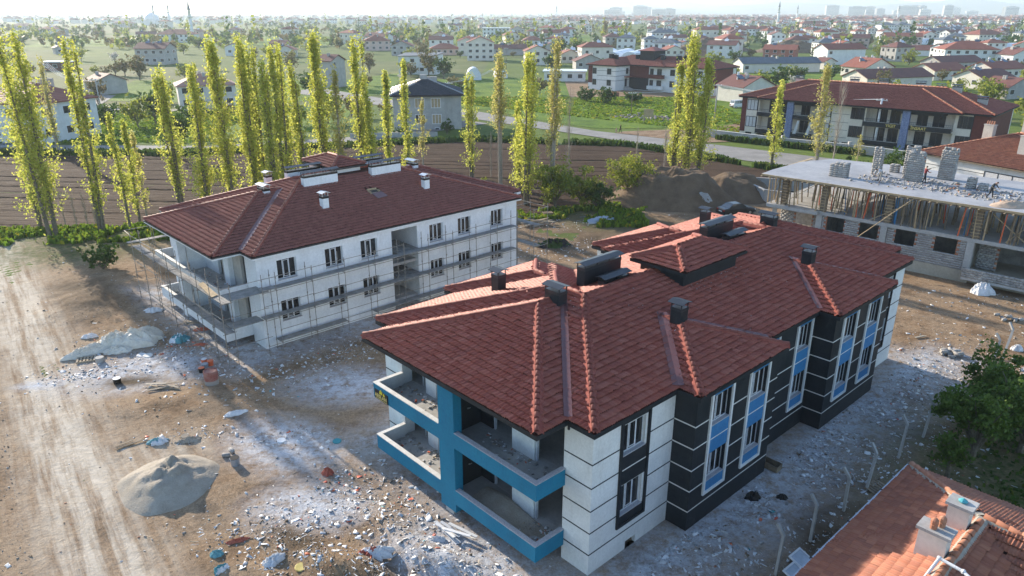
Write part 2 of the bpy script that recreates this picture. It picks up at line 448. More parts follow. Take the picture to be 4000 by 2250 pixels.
def dirt_material():
    m, nt, out = node_mat('site_dirt')
    v = coords(nt, 1.0)
    base = ramp(nt, noise(nt, v, 0.30, 9, 0.70), [(0.30, (0.14, 0.092, 0.055)), (0.44, (0.28, 0.19, 0.115)), (0.55, (0.37, 0.27, 0.175)), (0.66, (0.23, 0.17, 0.115)), (0.80, (0.40, 0.32, 0.235))])
    fine = noise(nt, v, 5.5, 6, 0.7)
    base = mixc(nt, 0.6, base, ramp(nt, fine, [(0.28, (0.40, 0.38, 0.35)), (0.72, (1.5, 1.47, 1.43))]), 'MULTIPLY')
    grit = noise(nt, v, 26, 4, 0.8)
    base = mixc(nt, 0.75, base, ramp(nt, grit, [(0.33, (0.42, 0.40, 0.38)), (0.48, (0.95, 0.95, 0.95)), (0.66, (1.45, 1.45, 1.45))]), 'MULTIPLY')
    base = mixc(nt, 1.0, base, (0.84, 0.83, 0.83), 'MULTIPLY')
    def att(n):
        a = N(nt, 'ShaderNodeAttribute', attribute_name=n)
        return a.outputs['Fac']
    # pale packed earth of the haul road, streaked along the wheel tracks
    tcx = nt.nodes.new('ShaderNodeTexCoord'); cmb = nt.nodes.new('ShaderNodeCombineXYZ')
    for i_, vec in enumerate(((1.28, 0.96, 0), (-0.066, 0.088, 0))):
        dp = nt.nodes.new('ShaderNodeVectorMath'); dp.operation = 'DOT_PRODUCT'
        dp.inputs[1].default_value = vec
        nt.links.new(tcx.outputs['Object'], dp.inputs[0]); nt.links.new(dp.outputs['Value'], cmb.inputs[i_])
    rutv = cmb.outputs[0]
    tr = N(nt, 'ShaderNodeMath', operation='MULTIPLY')
    nt.links.new(att('track'), tr.inputs[0]); nt.links.new(ramp(nt, noise(nt, rutv, 1.0, 7, 0.68), [(0.38, (0.1, 0.1, 0.1)), (0.56, (1, 1, 1))]), tr.inputs[1])
    base = mixc(nt, tr.outputs[0], base, ramp(nt, noise(nt, v, 1.7, 7, 0.7), [(0.3, (0.42, 0.36, 0.28)), (0.7, (0.62, 0.55, 0.45))]))
    # plaster dust
    du = N(nt, 'ShaderNodeMath', operation='MULTIPLY')
    nt.links.new(att('dust'), du.inputs[0]); nt.links.new(ramp(nt, noise(nt, v, 1.6, 9, 0.75), [(0.33, (0.0, 0.0, 0.0)), (0.56, (1, 1, 1))]), du.inputs[1])
    base = mixc(nt, du.outputs[0], base, ramp(nt, noise(nt, v, 9, 4), [(0.3, (0.38, 0.39, 0.41)), (0.7, (0.60, 0.61, 0.63))]))
    # turned dark soil and weeds
    base = mixc(nt, att('dark'), base, ramp(nt, noise(nt, v, 2.3, 7, 0.7), [(0.3, (0.055, 0.04, 0.025)), (0.7, (0.14, 0.10, 0.065))]))
    gr = N(nt, 'ShaderNodeMath', operation='MULTIPLY')
    nt.links.new(att('green'), gr.inputs[0]); nt.links.new(ramp(nt, noise(nt, v, 1.2, 8, 0.7), [(0.33, (0.1, 0.1, 0.1)), (0.58, (1, 1, 1))]), gr.inputs[1])
    base = mixc(nt, gr.outputs[0], base, ramp(nt, noise(nt, v, 3.0, 6), [(0.3, (0.028, 0.05, 0.012)), (0.7, (0.085, 0.125, 0.025))]))
    mid_ = noise(nt, v, 1.3, 8, 0.72)
    ad = N(nt, 'ShaderNodeMath', operation='MULTIPLY_ADD'); ad.inputs[1].default_value = 2.2
    nt.links.new(mid_, ad.inputs[0]); nt.links.new(fine, ad.inputs[2])
    finish(nt, out, base, 0.95, ad.outputs[0], 0.055, spec=0.1)
dirt_material()
def blob(x, y, cx, cy, rx, ry, a=0.0):
    c, s = math.cos(a), math.sin(a)
    dx, dy = x - cx, y - cy
    return np.clip(1.35 - np.sqrt(((dx * c + dy * s) / rx) ** 2 + ((-dx * s + dy * c) / ry) ** 2), 0, 1)
def make_site():
    xs = np.concatenate([np.arange(-100, -52, 1.5), np.arange(-52, 34, 0.28), np.arange(34, 62, 1.0)])
    ys = np.concatenate([np.arange(9, 60, 0.28), np.arange(60, 99, 0.6)])
    X, Y = np.meshgrid(xs, ys)
    Z = site_h(X, Y)
    # the sheet ends against the poplar verge and the ploughed field
    edge = 74.5 + 0.10 * (X + 55) + np.where(X > -5, 0.22 * (X + 5), 0)
    keep = (Y < edge + 0.8)
    Z = np.where(Y > edge - 1.5, Z * np.clip((edge - Y + 1) / 2.5, 0, 1), Z) + 0.02
    nx, ny = len(xs), len(ys)
    idx = np.arange(nx * ny).reshape(ny, nx)
    F = np.stack([idx[:-1, :-1], idx[:-1, 1:], idx[1:, 1:], idx[1:, :-1]], -1)
    ok = keep[:-1, :-1] & keep[1:, 1:] & keep[:-1, 1:] & keep[1:, :-1]
    me = np_mesh('site_ground', np.stack([X, Y, Z], -1).reshape(-1, 3), F[ok].reshape(-1, 4), 'site_dirt', True)
    x, y = X.ravel(), Y.ravel()
    uB, vB = w2loc(FB, x, y); uA, vA = w2loc(FA, x, y)
    near = lambda u, v, u0, u1, v0, v1: np.maximum(np.maximum(u0 - u, u - u1), np.maximum(v0 - v, v - v1))
    dB = near(uB, vB, -15, 1, -1, 31); dA = near(uA, vA, -16, .2, -1, 24)
    n1 = fbm(x * 0.25, y * 0.25, 21); n2 = fbm(x * 0.09, y * 0.09, 33)
    right = np.clip((uB - 0.0) / 1.5, 0, 1)
    dust = np.clip(0.95 - np.abs(dB) / 5.5, 0, 1) * right * 1.0
    dust = np.maximum(dust, np.clip(0.55 - np.abs(dB) / 5, 0, 1))
    dust = np.maximum(dust, np.clip(0.85 - np.abs(dA) / 4.0, 0, 1))
    for b in ((-24, 43, 5, 3, 0.3), (-27, 42.5, 2.2, 1.0, 0.2), (-12, 34, 4, 2.5, -0.6), (-2, 25, 4, 2.6, -0.6), (-9.5, 29, 3, 2, 0), (-10, 41, 4, 2.5, 0), (-6, 21, 3, 2, 0.4), (-29.5, 41.2, 1.6, 0.8, 0.2)):
        dust = np.maximum(dust, 0.9 * blob(x, y, *b))
    dust = dust * (0.7 + 1.1 * n1)
    d = (x + 13.5) * 0.80 + (y - 22.0) * 0.60
    track = np.exp(-(d + 1.2) ** 2 / 5.0) * (0.7 + 0.9 * n1)
    track = np.maximum(track, 0.75 * blob(x, y, -19, 33, 4, 3) * (0.3 + n1))
    dark = np.zeros_like(x)
    for b in ((-6.5, 23.5, 3.5, 1.8, -0.5), (-3, 21.5, 3, 1.5, -0.5), (-9, 26.2, 2.5, 0.6, -0.5), (-35.5, 56.5, 2.2, 6, .65), (-24, 41.5, 2.2, .8, .2), (-26.5, 22, 3, 7, .62), (-31, 33, 2.2, 7, .62), (-8, 21, 3, 1.2, 0.3), (14.8, 27.5, 1.4, 9, -0.77), (18, 76, 7, 5, 0), (7, 74, 6, 6, 0)):
        dark = np.maximum(dark, 0.85 * blob(x, y, *b))
    dark = np.clip(dark * np.clip(n1 * 3.4 - 0.6, 0, 1.3), 0, 1)
    green = np.zeros_like(x)
    green = np.maximum(green, np.clip((y - (edge.ravel() - 6.5)) / 4.0, 0, 1) * np.where(x < -30, 1, 0))
    green = np.maximum(green, np.clip((y - (edge.ravel() - 3.0)) / 2.5, 0, 1))
    green = np.maximum(green, blob(x, y, -44, 69, 9, 5) * 0.9)
    green = np.maximum(green, blob(x, y, 10.5, 80, 5, 4) * 0.9)
    green = np.maximum(green, blob(x, y, 27.5, 28.5, 9, 9, 0.3) * 1.0)
    green = np.maximum(green, blob(x, y, -60, 70, 12, 8) * 0.8)
    for nme, arr in (('dust', np.clip(dust, 0, 1)), ('track', np.clip(track, 0, 1)), ('dark', np.clip(dark, 0, 1)), ('green', np.clip(green, 0, 1))):
        a = me.attributes.new(nme, 'FLOAT', 'POINT')
        a.data.foreach_set('value', arr.astype(np.float32))
    tag(link('site_ground', me), 'rutted brown earth of the building site dusted with white plaster', 'ground', kind='structure')
make_site()

# wide plain reaching the horizon
m, nt, out = node_mat('plain')
v = coords(nt, 1.0)
vor = N(nt, 'ShaderNodeTexVoronoi', Scale=0.0075)
vor.inputs['Randomness'].default_value = 0.85
nt.links.new(v, vor.inputs['Vector'])
sep = N(nt, 'ShaderNodeSeparateColor')
nt.links.new(vor.outputs['Color'], sep.inputs[0])
fld = ramp(nt, sep.outputs[0], [(0.0, (0.055, 0.10, 0.022)), (0.25, (0.085, 0.14, 0.026)), (0.48, (0.12, 0.175, 0.032)), (0.62, (0.16, 0.13, 0.075)), (0.78, (0.07, 0.115, 0.028)), (1.0, (0.21, 0.175, 0.115))])
fine = noise(nt, v, 0.9, 7, 0.7)
mid = noise(nt, v, 0.06, 6, 0.65)
fld = mixc(nt, 0.5, fld, ramp(nt, mid, [(0.3, (0.06, 0.095, 0.022)), (0.55, (0.13, 0.17, 0.035)), (0.75, (0.24, 0.20, 0.13))]))
fld = mixc(nt, 0.7, fld, ramp(nt, fine, [(0.28, (0.45, 0.47, 0.42)), (0.72, (1.35, 1.3, 1.25))]), 'MULTIPLY')
finish(nt, out, fld, 0.95, fine, 0.06, spec=0.1)
gm = MB()
gm.add([(-10800, -500, -0.08), (10800, -500, -0.08), (10800, 11300, -0.08), (-10800, 11300, -0.08)], [(0, 1, 2, 3)])
tag(gm.build('ground', 'plain'), 'wide green and brown farmland plain reaching the horizon', 'ground', kind='structure')

# ploughed field with real furrows
m, nt, out = node_mat('ploughed')
v = coords(nt, 1.0)
fine = noise(nt, v, 6, 6, 0.7)
c = ramp(nt, noise(nt, v, 0.12, 6), [(0.3, (0.062, 0.038, 0.024)), (0.7, (0.105, 0.067, 0.043))])
c = mixc(nt, 0.7, c, ramp(nt, fine, [(0.3, (0.5, 0.5, 0.5)), (0.7, (1.3, 1.3, 1.3))]), 'MULTIPLY')
finish(nt, out, c, 0.95, fine, 0.06, spec=0.1)
def make_field():
    xs = np.arange(-100, 46, 0.7); ys = np.arange(72, 138, 0.22)
    X, Y = np.meshgrid(xs, ys)
    ca, sa = math.cos(-0.10), math.sin(-0.10)
    q = -X * sa + Y * ca
    big = np.clip((np.sin(q * 2 * math.pi / 2.9 + 3.5 * fbm(X * 0.02, Y * 0.05, 5)) - 0.75) * 4, 0, 1) * 0.20 * np.clip(2.4 * vnoise(X * 0.03, Y * 0.4, 19) - 0.5, 0, 1)
    Z = 0.05 + 0.05 * np.sin(q * 2 * math.pi / 0.85) + 0.07 * (fbm(X * 1.2, Y * 1.6, 7, 3) - 0.45) - big * (0.5 + vnoise(X * 0.05, Y * 0.7, 11))
    near = 75.4 + 0.10 * (X + 55) + np.where(X > -5, 0.22 * (X + 5), 0)
    far = np.where(X < -8, 119.5 + 0.30 * (X + 55) * (X > -55), 133.6 - 0.19 * (X + 8))
    far = np.where(X > 20, 128.3 - 1.12 * (X - 20), far)
    ok = (Y > near) & (Y < far)
    nx, ny = len(xs), len(ys)
    idx = np.arange(nx * ny).reshape(ny, nx)
    F = np.stack([idx[:-1, :-1], idx[:-1, 1:], idx[1:, 1:], idx[1:, :-1]], -1)
    okf = ok[:-1, :-1] & ok[1:, 1:] & ok[:-1, 1:] & ok[1:, :-1]
    me = np_mesh('ploughed_field', np.stack([X, Y, Z], -1).reshape(-1, 3), F[okf].reshape(-1, 4), 'ploughed', True)
    tag(link('ploughed_field', me), 'dark brown ploughed field with furrows behind the poplars', 'field', kind='structure')
make_field()

def ribbon(name, left, right, z, mat, label, cat='road'):
    n = len(left)
    vs = [(x, y, z) for x, y in left] + [(x, y, z) for x, y in right]
    b = MB().add(vs, [(i, i + 1, n + i + 1, n + i) for i in range(n - 1)])
    return tag(b.build(name, mat), label, cat, kind='structure')
ribbon('road', [(-60, 235), (-30, 199), (-8.7, 177.5), (16.6, 146.5), (36.0, 130.5), (60.0, 109.5), (95.0, 78)],
       [(-66, 222), (-32, 188), (-8.1, 163.8), (15.8, 139.2), (33.2, 119.0), (56.0, 98.5), (90.0, 66)], 0.01, 'asphalt',
       'pale asphalt road bending past the ploughed field to the right')
ribbon('lane', [(-130, 130), (-88, 130.2), (-55, 129.2), (-28, 139.8), (-9.5, 162)], [(-130, 124.5), (-88, 124.8), (-55, 123.4), (-26, 133.9), (-5, 157)], 0.014, 'asphalt',
       'narrow pale lane running behind the ploughed field on the left')
ribbon('lane', [(-70, 188), (-78, 181), (-92, 180), (-104, 190), (-112, 214)], [(-66, 182), (-76, 174), (-94, 173), (-109, 186), (-118, 214)], 0.012, 'asphalt',
       'short curved grey lane near the grey barn at upper left')
ribbon('dirt_yard', [(22, 146), (30, 148), (42, 152), (60, 168)], [(20, 144), (34, 132.5), (40, 134), (44, 146)], 0.004, 'site_dirt', 'bare dirt forecourt beside the road near the finished block', 'yard')
ribbon('dirt_yard', [(18, 262), (70, 262)], [(16, 208), (66, 205)], 0.006, 'site_dirt', 'bare brown dirt around the white and maroon block', 'yard')

m, nt, out = node_mat('meadow')
v = coords(nt, 1.0)
fine = noise(nt, v, 1.6, 8, 0.75)
c = ramp(nt, noise(nt, v, 0.10, 7, 0.7), [(0.30, (0.055, 0.10, 0.018)), (0.48, (0.115, 0.19, 0.025)), (0.62, (0.17, 0.235, 0.03)), (0.80, (0.16, 0.16, 0.06))])
c = mixc(nt, 0.75, c, ramp(nt, fine, [(0.28, (0.40, 0.45, 0.40)), (0.72, (1.45, 1.4, 1.3))]), 'MULTIPLY')
finish(nt, out, c, 0.9, fine, 0.25, spec=0.1)
ribbon('meadow', [(-34, 262), (-8, 275), (20, 262), (18, 208), (66, 204), (60, 172)], [(-34, 206), (-6, 180), (5, 164), (17, 150), (24, 150), (44, 153)], -0.02, 'meadow', 'lush green plot between the road and the maroon block', 'meadow')
ribbon('meadow', [(-150, 176), (-118, 172), (-94, 171), (-76, 172), (-64, 180), (-40, 190)], [(-150, 133), (-118, 132), (-94, 132), (-76, 131.5), (-60, 131.5), (-34, 150)], -0.03, 'meadow', 'bright green meadow behind the lane at the left', 'meadow')
ribbon('meadow', [(-130, 262), (-60, 262), (-40, 300)], [(-110, 200), (-64, 192), (-36, 215)], -0.03, 'meadow', 'green paddock behind the curved lane', 'meadow')
ribbon('meadow', [(66, 285), (140, 292), (150, 262)], [(64, 205), (100, 170), (112, 172)], -0.03, 'meadow', 'green gardens between the barn and the finished block', 'meadow')
ribbon('meadow', [(-420, 720), (-100, 760), (80, 790)], [(-330, 520), (-80, 560), (60, 600)], -0.04, 'meadow', 'wide pale green field far behind the poplars', 'meadow')

# hills on the horizon
m, nt, out = node_mat('hill')
v = coords(nt, 1.0)
c = ramp(nt, noise(nt, v, 0.0012, 7, 0.6), [(0.35, (0.12, 0.13, 0.09)), (0.65, (0.25, 0.235, 0.18))])
finish(nt, out, c, 0.95, spec=0.05)
def hill(y0, x0, x1, peaks, name, label):
    xs = np.linspace(x0, x1, 120); ts = np.linspace(0, 1, 9)
    V = []; 
    prof = np.zeros_like(xs)
    for (c, w, h) in peaks:
        prof = np.maximum(prof, h * np.exp(-((xs - c) / w) ** 2))
    prof = prof * (0.8 + 0.45 * fbm(xs * 0.0011, xs * 0 + y0 * 0.01, 4)) 
    for t in ts:
        hh = prof * (math.sin(t * math.pi / 2) if t <= 1 else 1) * (0.75 + 0.5 * vnoise(xs * 0.003, xs * 0 + t * 3, 9)) * (1 if t < 1 else 1)
        V.append(np.stack([xs, np.full_like(xs, y0 + t * 1500), hh - 1], -1))
    V.append(np.stack([xs, np.full_like(xs, y0 + 2600), np.zeros_like(xs) - 1], -1))
    V = np.array(V); n = len(xs); r = len(V)
    idx = np.arange(n * r).reshape(r, n)
    F = np.stack([idx[:-1, :-1], idx[:-1, 1:], idx[1:, 1:], idx[1:, :-1]], -1).reshape(-1, 4)
    tag(link(name, np_mesh(name, V.reshape(-1, 3), F, 'hill', True)), label, 'hills', kind='structure')
hill(6200, -2600, 7500, [(900, 1500, 85), (2600, 900, 95), (4300, 1300, 120), (6200, 1200, 130)], 'hills', 'low hazy hills at the right edge of the plain')
hill(8300, -4200, 9500, [(-800, 1700, 110), (1200, 1600, 200), (3800, 2000, 225), (7000, 1900, 235)], 'hills', 'pale blue far mountain ridge along the horizon')

# ------------------------------------------------------------------ roofs
def block_h(b, u, v, s):
    u0, u1, v0, v1 = b
    return np.minimum(np.minimum(u - u0, u1 - u), np.minimum(v - v0, v1 - v)) * s
def roof_z(blocks, u, v, s, ze):
    z = None
    for b in blocks:
        h = block_h(b, np.asarray(u, float), np.asarray(v, float), s)
        z = h if z is None else np.maximum(z, h)
    return ze + z
def union_cells(blocks, mb, z0, z1):
    us = sorted({b[0] for b in blocks} | {b[1] for b in blocks}); vs = sorted({b[2] for b in blocks} | {b[3] for b in blocks})
    def ins(i, j):
        if not (0 <= i < len(us) - 1 and 0 <= j < len(vs) - 1):
            return False
        a, c = (us[i] + us[i + 1]) / 2, (vs[j] + vs[j + 1]) / 2
        return any(b[0] < a < b[1] and b[2] < c < b[3] for b in blocks)
    for i in range(len(us) - 1):
        for j in range(len(vs) - 1):
            if not ins(i, j):
                continue
            a, b, c, d = us[i], us[i + 1], vs[j], vs[j + 1]
            mb.add([(a, c, z0), (b, c, z0), (b, d, z0), (a, d, z0)], [(0, 3, 2, 1)])
            mb.add([(a, c, z1), (b, c, z1), (b, d, z1), (a, d, z1)], [(0, 1, 2, 3)])
            for (di, dj, p, q) in ((-1, 0, (a, d), (a, c)), (1, 0, (b, c), (b, d)), (0, -1, (a, c), (b, c)), (0, 1, (b, d), (a, d))):
                if not ins(i + di, j + dj):
                    mb.add([(p[0], p[1], z0), (q[0], q[1], z0), (q[0], q[1], z1), (p[0], p[1], z1)], [(0, 1, 2, 3)])
def deck(blocks, s, ze, step, lift=0.0):
    """solid tile underlay as a height field over the union of the blocks"""
    def ax(k0, k1):
        bp = sorted({round(b[k0], 4) for b in blocks} | {round(b[k1], 4) for b in blocks})
        r = []
        for a, c in zip(bp[:-1], bp[1:]):
            n = max(1, int(round((c - a) / step)))
            r += list(np.linspace(a, c, n, endpoint=False))
        return np.array(r + [bp[-1]])
    us, vs = ax(0, 1), ax(2, 3)
    U, W = np.meshgrid(us, vs)
    Z = np.maximum(roof_z(blocks, U, W, s, ze), ze) + lift
    uc, vc = (us[:-1] + us[1:]) / 2, (vs[:-1] + vs[1:]) / 2
    UC, VC = np.meshgrid(uc, vc)
    ok = np.zeros(UC.shape, bool)
    for b in blocks:
        ok |= (UC > b[0]) & (UC < b[1]) & (VC > b[2]) & (VC < b[3])
    idx = np.arange(U.size).reshape(U.shape)
    F = np.stack([idx[:-1, :-1], idx[:-1, 1:], idx[1:, 1:], idx[1:, :-1]], -1)[ok]
    return np.stack([U, W, Z], -1).reshape(-1, 3), F
def tile_base(w, L, waves=2, seg=4, amp=0.02, lip=0.075):
    n = waves * seg
    xs = np.linspace(-w / 2, w / 2, n + 1)
    z = amp * np.cos((xs / w + 0.5) * waves * 2 * math.pi)
    V = []
    for y, dz in ((0, lip), (L, 0.0)):
        V += [(x, y, zz + dz) for x, zz in zip(xs, z)]
    V += [(x, 0, zz + lip - 0.018) for x, zz in zip(xs, z)]
    k = n + 1
    F = [(i, i + 1, k + i + 1, k + i) for i in range(n)] + [(2 * k + i, 2 * k + i + 1, i + 1, i) for i in range(n)]
    return np.array(V), np.array(F)
def tile_places(blocks, s, ze, tw, tl, lift=0.065, seed=1):
    rng = np.random.default_rng(seed)
    cs = 1 / math.sqrt(1 + s * s); sn = s * cs
    out = []
    for bi, (u0, u1, v0, v1) in enumerate(blocks):
        for (o, al, ins_, L, D) in (((u0, v0), (1, 0), (0, 1), u1 - u0, v1 - v0), ((u1, v1), (-1, 0), (0, -1), u1 - u0, v1 - v0),
                                    ((u1, v0), (0, 1), (-1, 0), v1 - v0, u1 - u0), ((u0, v1), (0, -1), (1, 0), v1 - v0, u1 - u0)):
            nr = int((min(D, L) / 2) / (tl * cs)) + 2; nc = int(L / tw) + 1
            r, c = np.meshgrid(np.arange(nr), np.arange(nc), indexing='ij')
            d0 = r * tl * cs; a = (c + 0.5) * tw + (r % 2) * 0.0
            d = d0 + tl * cs / 2
            U = o[0] + al[0] * a + ins_[0] * d; W = o[1] + al[1] * a + ins_[1] * d
            ok = (np.minimum(a, L - a) > d - 0.12) & (d < min(D, 1e9) / 2 + 0.05) & (a < L)
            hz = s * d
            for bj, b in enumerate(blocks):
                if bj != bi:
                    ok &= hz > block_h(b, U, W, s) - (0.02 if bj > bi else -0.001)
            r, c, a, d0 = r[ok], c[ok], a[ok], d0[ok]
            n = len(a)
            if not n:
                continue
            T = np.zeros((n, 4, 4)); T[:, 3, 3] = 1
            jit = rng.normal(0, 0.012, n)
            T[:, 0, 0] = al[0]; T[:, 1, 0] = al[1]
            T[:, 0, 1] = ins_[0] * cs; T[:, 1, 1] = ins_[1] * cs; T[:, 2, 1] = sn
            T[:, 0, 2] = -ins_[0] * sn; T[:, 1, 2] = -ins_[1] * sn; T[:, 2, 2] = cs
            dd = d0 - 0.04 + jit
            T[:, 0, 3] = o[0] + al[0] * a + ins_[0] * dd; T[:, 1, 3] = o[1] + al[1] * a + ins_[1] * dd
            T[:, 2, 3] = ze + s * dd + lift + rng.normal(0, 0.004, n)
            out.append(T)
    return np.concatenate(out)
def cap_mesh(name, mat, r=0.115, L=0.42):
    n = 6; V = []
    for y, rr, dz in ((0, r, 0.035), (L, r * 0.82, 0.0)):
        for i in range(n + 1):
            t = math.pi * i / n
            V.append((rr * math.cos(t), y, rr * math.sin(t) * 0.95 + dz))
    for i in range(n + 1):
        t = math.pi * i / n
        V.append((r * 0.8 * math.cos(t), 0.0, r * 0.8 * math.sin(t) * 0.95 + 0.035))
    k = n + 1
    F = [(i, i + 1, k + i + 1, k + i)[::-1] for i in range(n)] + [(2 * k + i, 2 * k + i + 1, i + 1, i)[::-1] for i in range(n)]
    return np_mesh(name, np.array(V), np.array(F), mat, False)
def seg_matrix(p, q):
    d = (q - p).normalized(); x = d.cross(Vector((0, 0, 1))).normalized(); z = x.cross(d)
    return Matrix(((x.x, d.x, z.x, 0), (x.y, d.y, z.y, 0), (x.z, d.z, z.z, 0), (0, 0, 0, 1)))
def ridge_line(parent, p, q, cap, mortar, gauge=0.36, rng=random.Random(4), w=0.5, single=True):
    """caps laid one by one from p (low) up to q, on a mortar bed"""
    p, q = Vector(p), Vector(q)
    M0 = seg_matrix(p, q); L = (q - p).length
    mb = MB()
    steps = max(2, int(L / 0.5)); vs = []
    for i in range(steps + 1):
        c = p + (q - p) * (i / steps); j = rng.uniform(-0.05, 0.05)
        x = Vector((M0[0][0], M0[1][0], M0[2][0])); z = Vector((M0[0][2], M0[1][2], M0[2][2]))
        vs += [c - x * (w / 2 + j) - z * 0.0, c - x * 0.12 + z * 0.13, c + x * 0.12 + z * 0.13, c + x * (w / 2 + rng.uniform(-.05, .05)) - z * 0.0]
    fs = []
    for i in range(steps):
        for k in range(3):
            a = i * 4 + k
            fs.append((a, a + 1, a + 5, a + 4))
    mb.add(vs, fs).build('ridge_mortar', mortar, parent)
    n = int(L / gauge)
    for i in range(n):
        M = M0.copy()
        M = M @ Matrix.Rotation(rng.uniform(-0.05, 0.05), 4, 'Z')
        M.translation = p + (q - p) * ((i + 0.02) * gauge / L) + Vector((0, 0, 0.10 + rng.uniform(-.008, .008)))
        link('ridge_tile', cap, parent, M)
def valley_strip(parent, p, q, w=0.34, mat='flashing'):
    p, q = Vector(p), Vector(q)
    M = seg_matrix(p, q); x = Vector((M[0][0], M[1][0], M[2][0]))
    up = Vector((0, 0, 0.13))
    mb = MB().add([p - x * w / 2 + up * 1.25, p + up, p + x * w / 2 + up * 1.25, q - x * w / 2 + up * 1.25, q + up, q + x * w / 2 + up * 1.25], [(0, 1, 4, 3), (1, 2, 5, 4)])
    return mb.build('valley_flashing', mat, parent)
def tiled_roof(root, F, blocks, s, ze, tile_mat, eave_mat, tw=0.22, tl=0.33, waves=2, seg=4, single=0, seed=1, eave_h=0.22, skip=None, amp=0.03):
    eb = MB(); union_cells(blocks, eb, ze - eave_h, ze - 0.015)
    eb.build('eaves', eave_mat, root)
    V, Fd = deck(blocks, s, ze, 0.25, 0.0)
    link('roof_deck', np_mesh('roof_deck', V, Fd, 'roof_underlay_gap_shade'), root)
    T = tile_places(blocks, s, ze, tw, tl, seed=seed)
    if skip is not None:
        keep = np.array([not skip(t[0, 3], t[1, 3]) for t in T]); T = T[keep]
    bv, bf = tile_base(tw * 1.02, tl * 1.16, waves, seg, amp)
    if single:
        c, sn = math.cos(F[2]), math.sin(F[2])
        wx = F[0] + T[:, 0, 3] * c - T[:, 1, 3] * sn; wy = F[1] + T[:, 0, 3] * sn + T[:, 1, 3] * c
        d2 = wx ** 2 + wy ** 2 + (21.92 - T[:, 2, 3]) ** 2
        # only tiles inside the picture
        dep = wy * math.cos(.359) + (21.92 - T[:, 2, 3]) * math.sin(.359)
        px = 512 + 735 * wx / dep; py = 288 - 735 * (wy * math.sin(.359) - (21.92 - T[:, 2, 3]) * math.cos(.359)) / dep
        d2 = np.where((px < -5) | (px > 1029) | (py > 580), 1e9, d2)
        order = np.argsort(d2)
        me = np_mesh('tile', bv, bf, tile_mat)
        for i in order[:single]:
            link('tile', me, root, Matrix([list(map(float, r)) for r in T[i]]))
        T = T[order[single:]]
    V, Fq = replicate(bv, bf, T)
    tag(link('roof_tiles', np_mesh('roof_tiles', V, Fq, tile_mat), root), kind='stuff')

# ------------------------------------------------------------------ building pieces
def wall(mb, ax, c, a0, a1, z0, z1, sgn, th=0.22, holes=()):
    """wall in plane ax=c spanning the other axis a0..a1, outward side sgn; openings left as real holes"""
    as_ = sorted({a0, a1} | {x for h in holes for x in h[:2]})
    lo, hi = (c - th, c) if sgn > 0 else (c, c + th)
    for p, q in zip(as_[:-1], as_[1:]):
        m_ = (p + q) / 2
        cuts = sorted([(h[2], h[3]) for h in holes if h[0] < m_ < h[1]])
        z = z0
        for (b, t) in cuts + [(z1, z1)]:
            if b > z + 1e-6:
                if ax == 'u':
                    mb.box(lo, hi, p, q, z, b)
                else:
                    mb.box(p, q, lo, hi, z, b)
            z = max(z, t)
def wobj(root, mat, *a, **k):
    mb = MB(); wall(mb, *a, **k)
    return mb.build('wall', mat, root)
def pbox(mb, ax, c, d0, d1, a0, a1, z0, z1, sgn):
    """box on a wall plane: from d0 to d1 outside the plane (negative = recessed)"""
    lo, hi = sorted((c + sgn * d0, c + sgn * d1))
    if ax == 'u':
        mb.box(lo, hi, a0, a1, z0, z1)
    else:
        mb.box(a0, a1, lo, hi, z0, z1)
def window(root, ax, c, a0, a1, z0, z1, sgn, rec=0.14, frame='win_grey', glass='glass_dark', sashes=3, sill='granite', fw=0.045, open_mid=False):
    mb = MB()
    r0, r1 = -rec - 0.06, -rec
    for (p, q, b, t) in ((a0, a0 + fw, z0, z1), (a1 - fw, a1, z0, z1), (a0 + fw, a1 - fw, z0, z0 + fw), (a0 + fw, a1 - fw, z1 - fw, z1)):
        pbox(mb, ax, c, r0, r1, p, q, b, t, sgn)
    w = (a1 - a0) / sashes
    for i in range(1, sashes):
        pbox(mb, ax, c, r0, r1 + 0.005, a0 + i * w - fw * .6, a0 + i * w + fw * .6, z0 + fw, z1 - fw, sgn)
    if sashes == 3:      # the opening sash in the middle has its own thicker frame
        p, q = a0 + w + fw * .8, a0 + 2 * w - fw * .8
        for (x0, x1, b, t) in ((p, p + .04, z0 + .12, z1 - .1), (q - .04, q, z0 + .12, z1 - .1), (p + .04, q - .04, z0 + .12, z0 + .16), (p + .04, q - .04, z1 - .14, z1 - .1)):
            pbox(mb, ax, c, r1 + 0.006, r1 + .02, x0, x1, b, t, sgn)
    o = mb.build('window', frame, root)
    for i in range(sashes):
        g = MB(); pbox(g, ax, c, r0 + .02, r0 + .035, a0 + i * w + fw * .6, a0 + (i + 1) * w - fw * .6, z0 + fw, z1 - fw, sgn)
        g.build('pane', glass, o)
    if sill:
        g = MB(); pbox(g, ax, c, r1 + .002, 0.05, a0 - 0.03, a1 + 0.03, z0 - 0.05, z0 + .002, sgn)
        g.build('sill', sill, o)
    return o
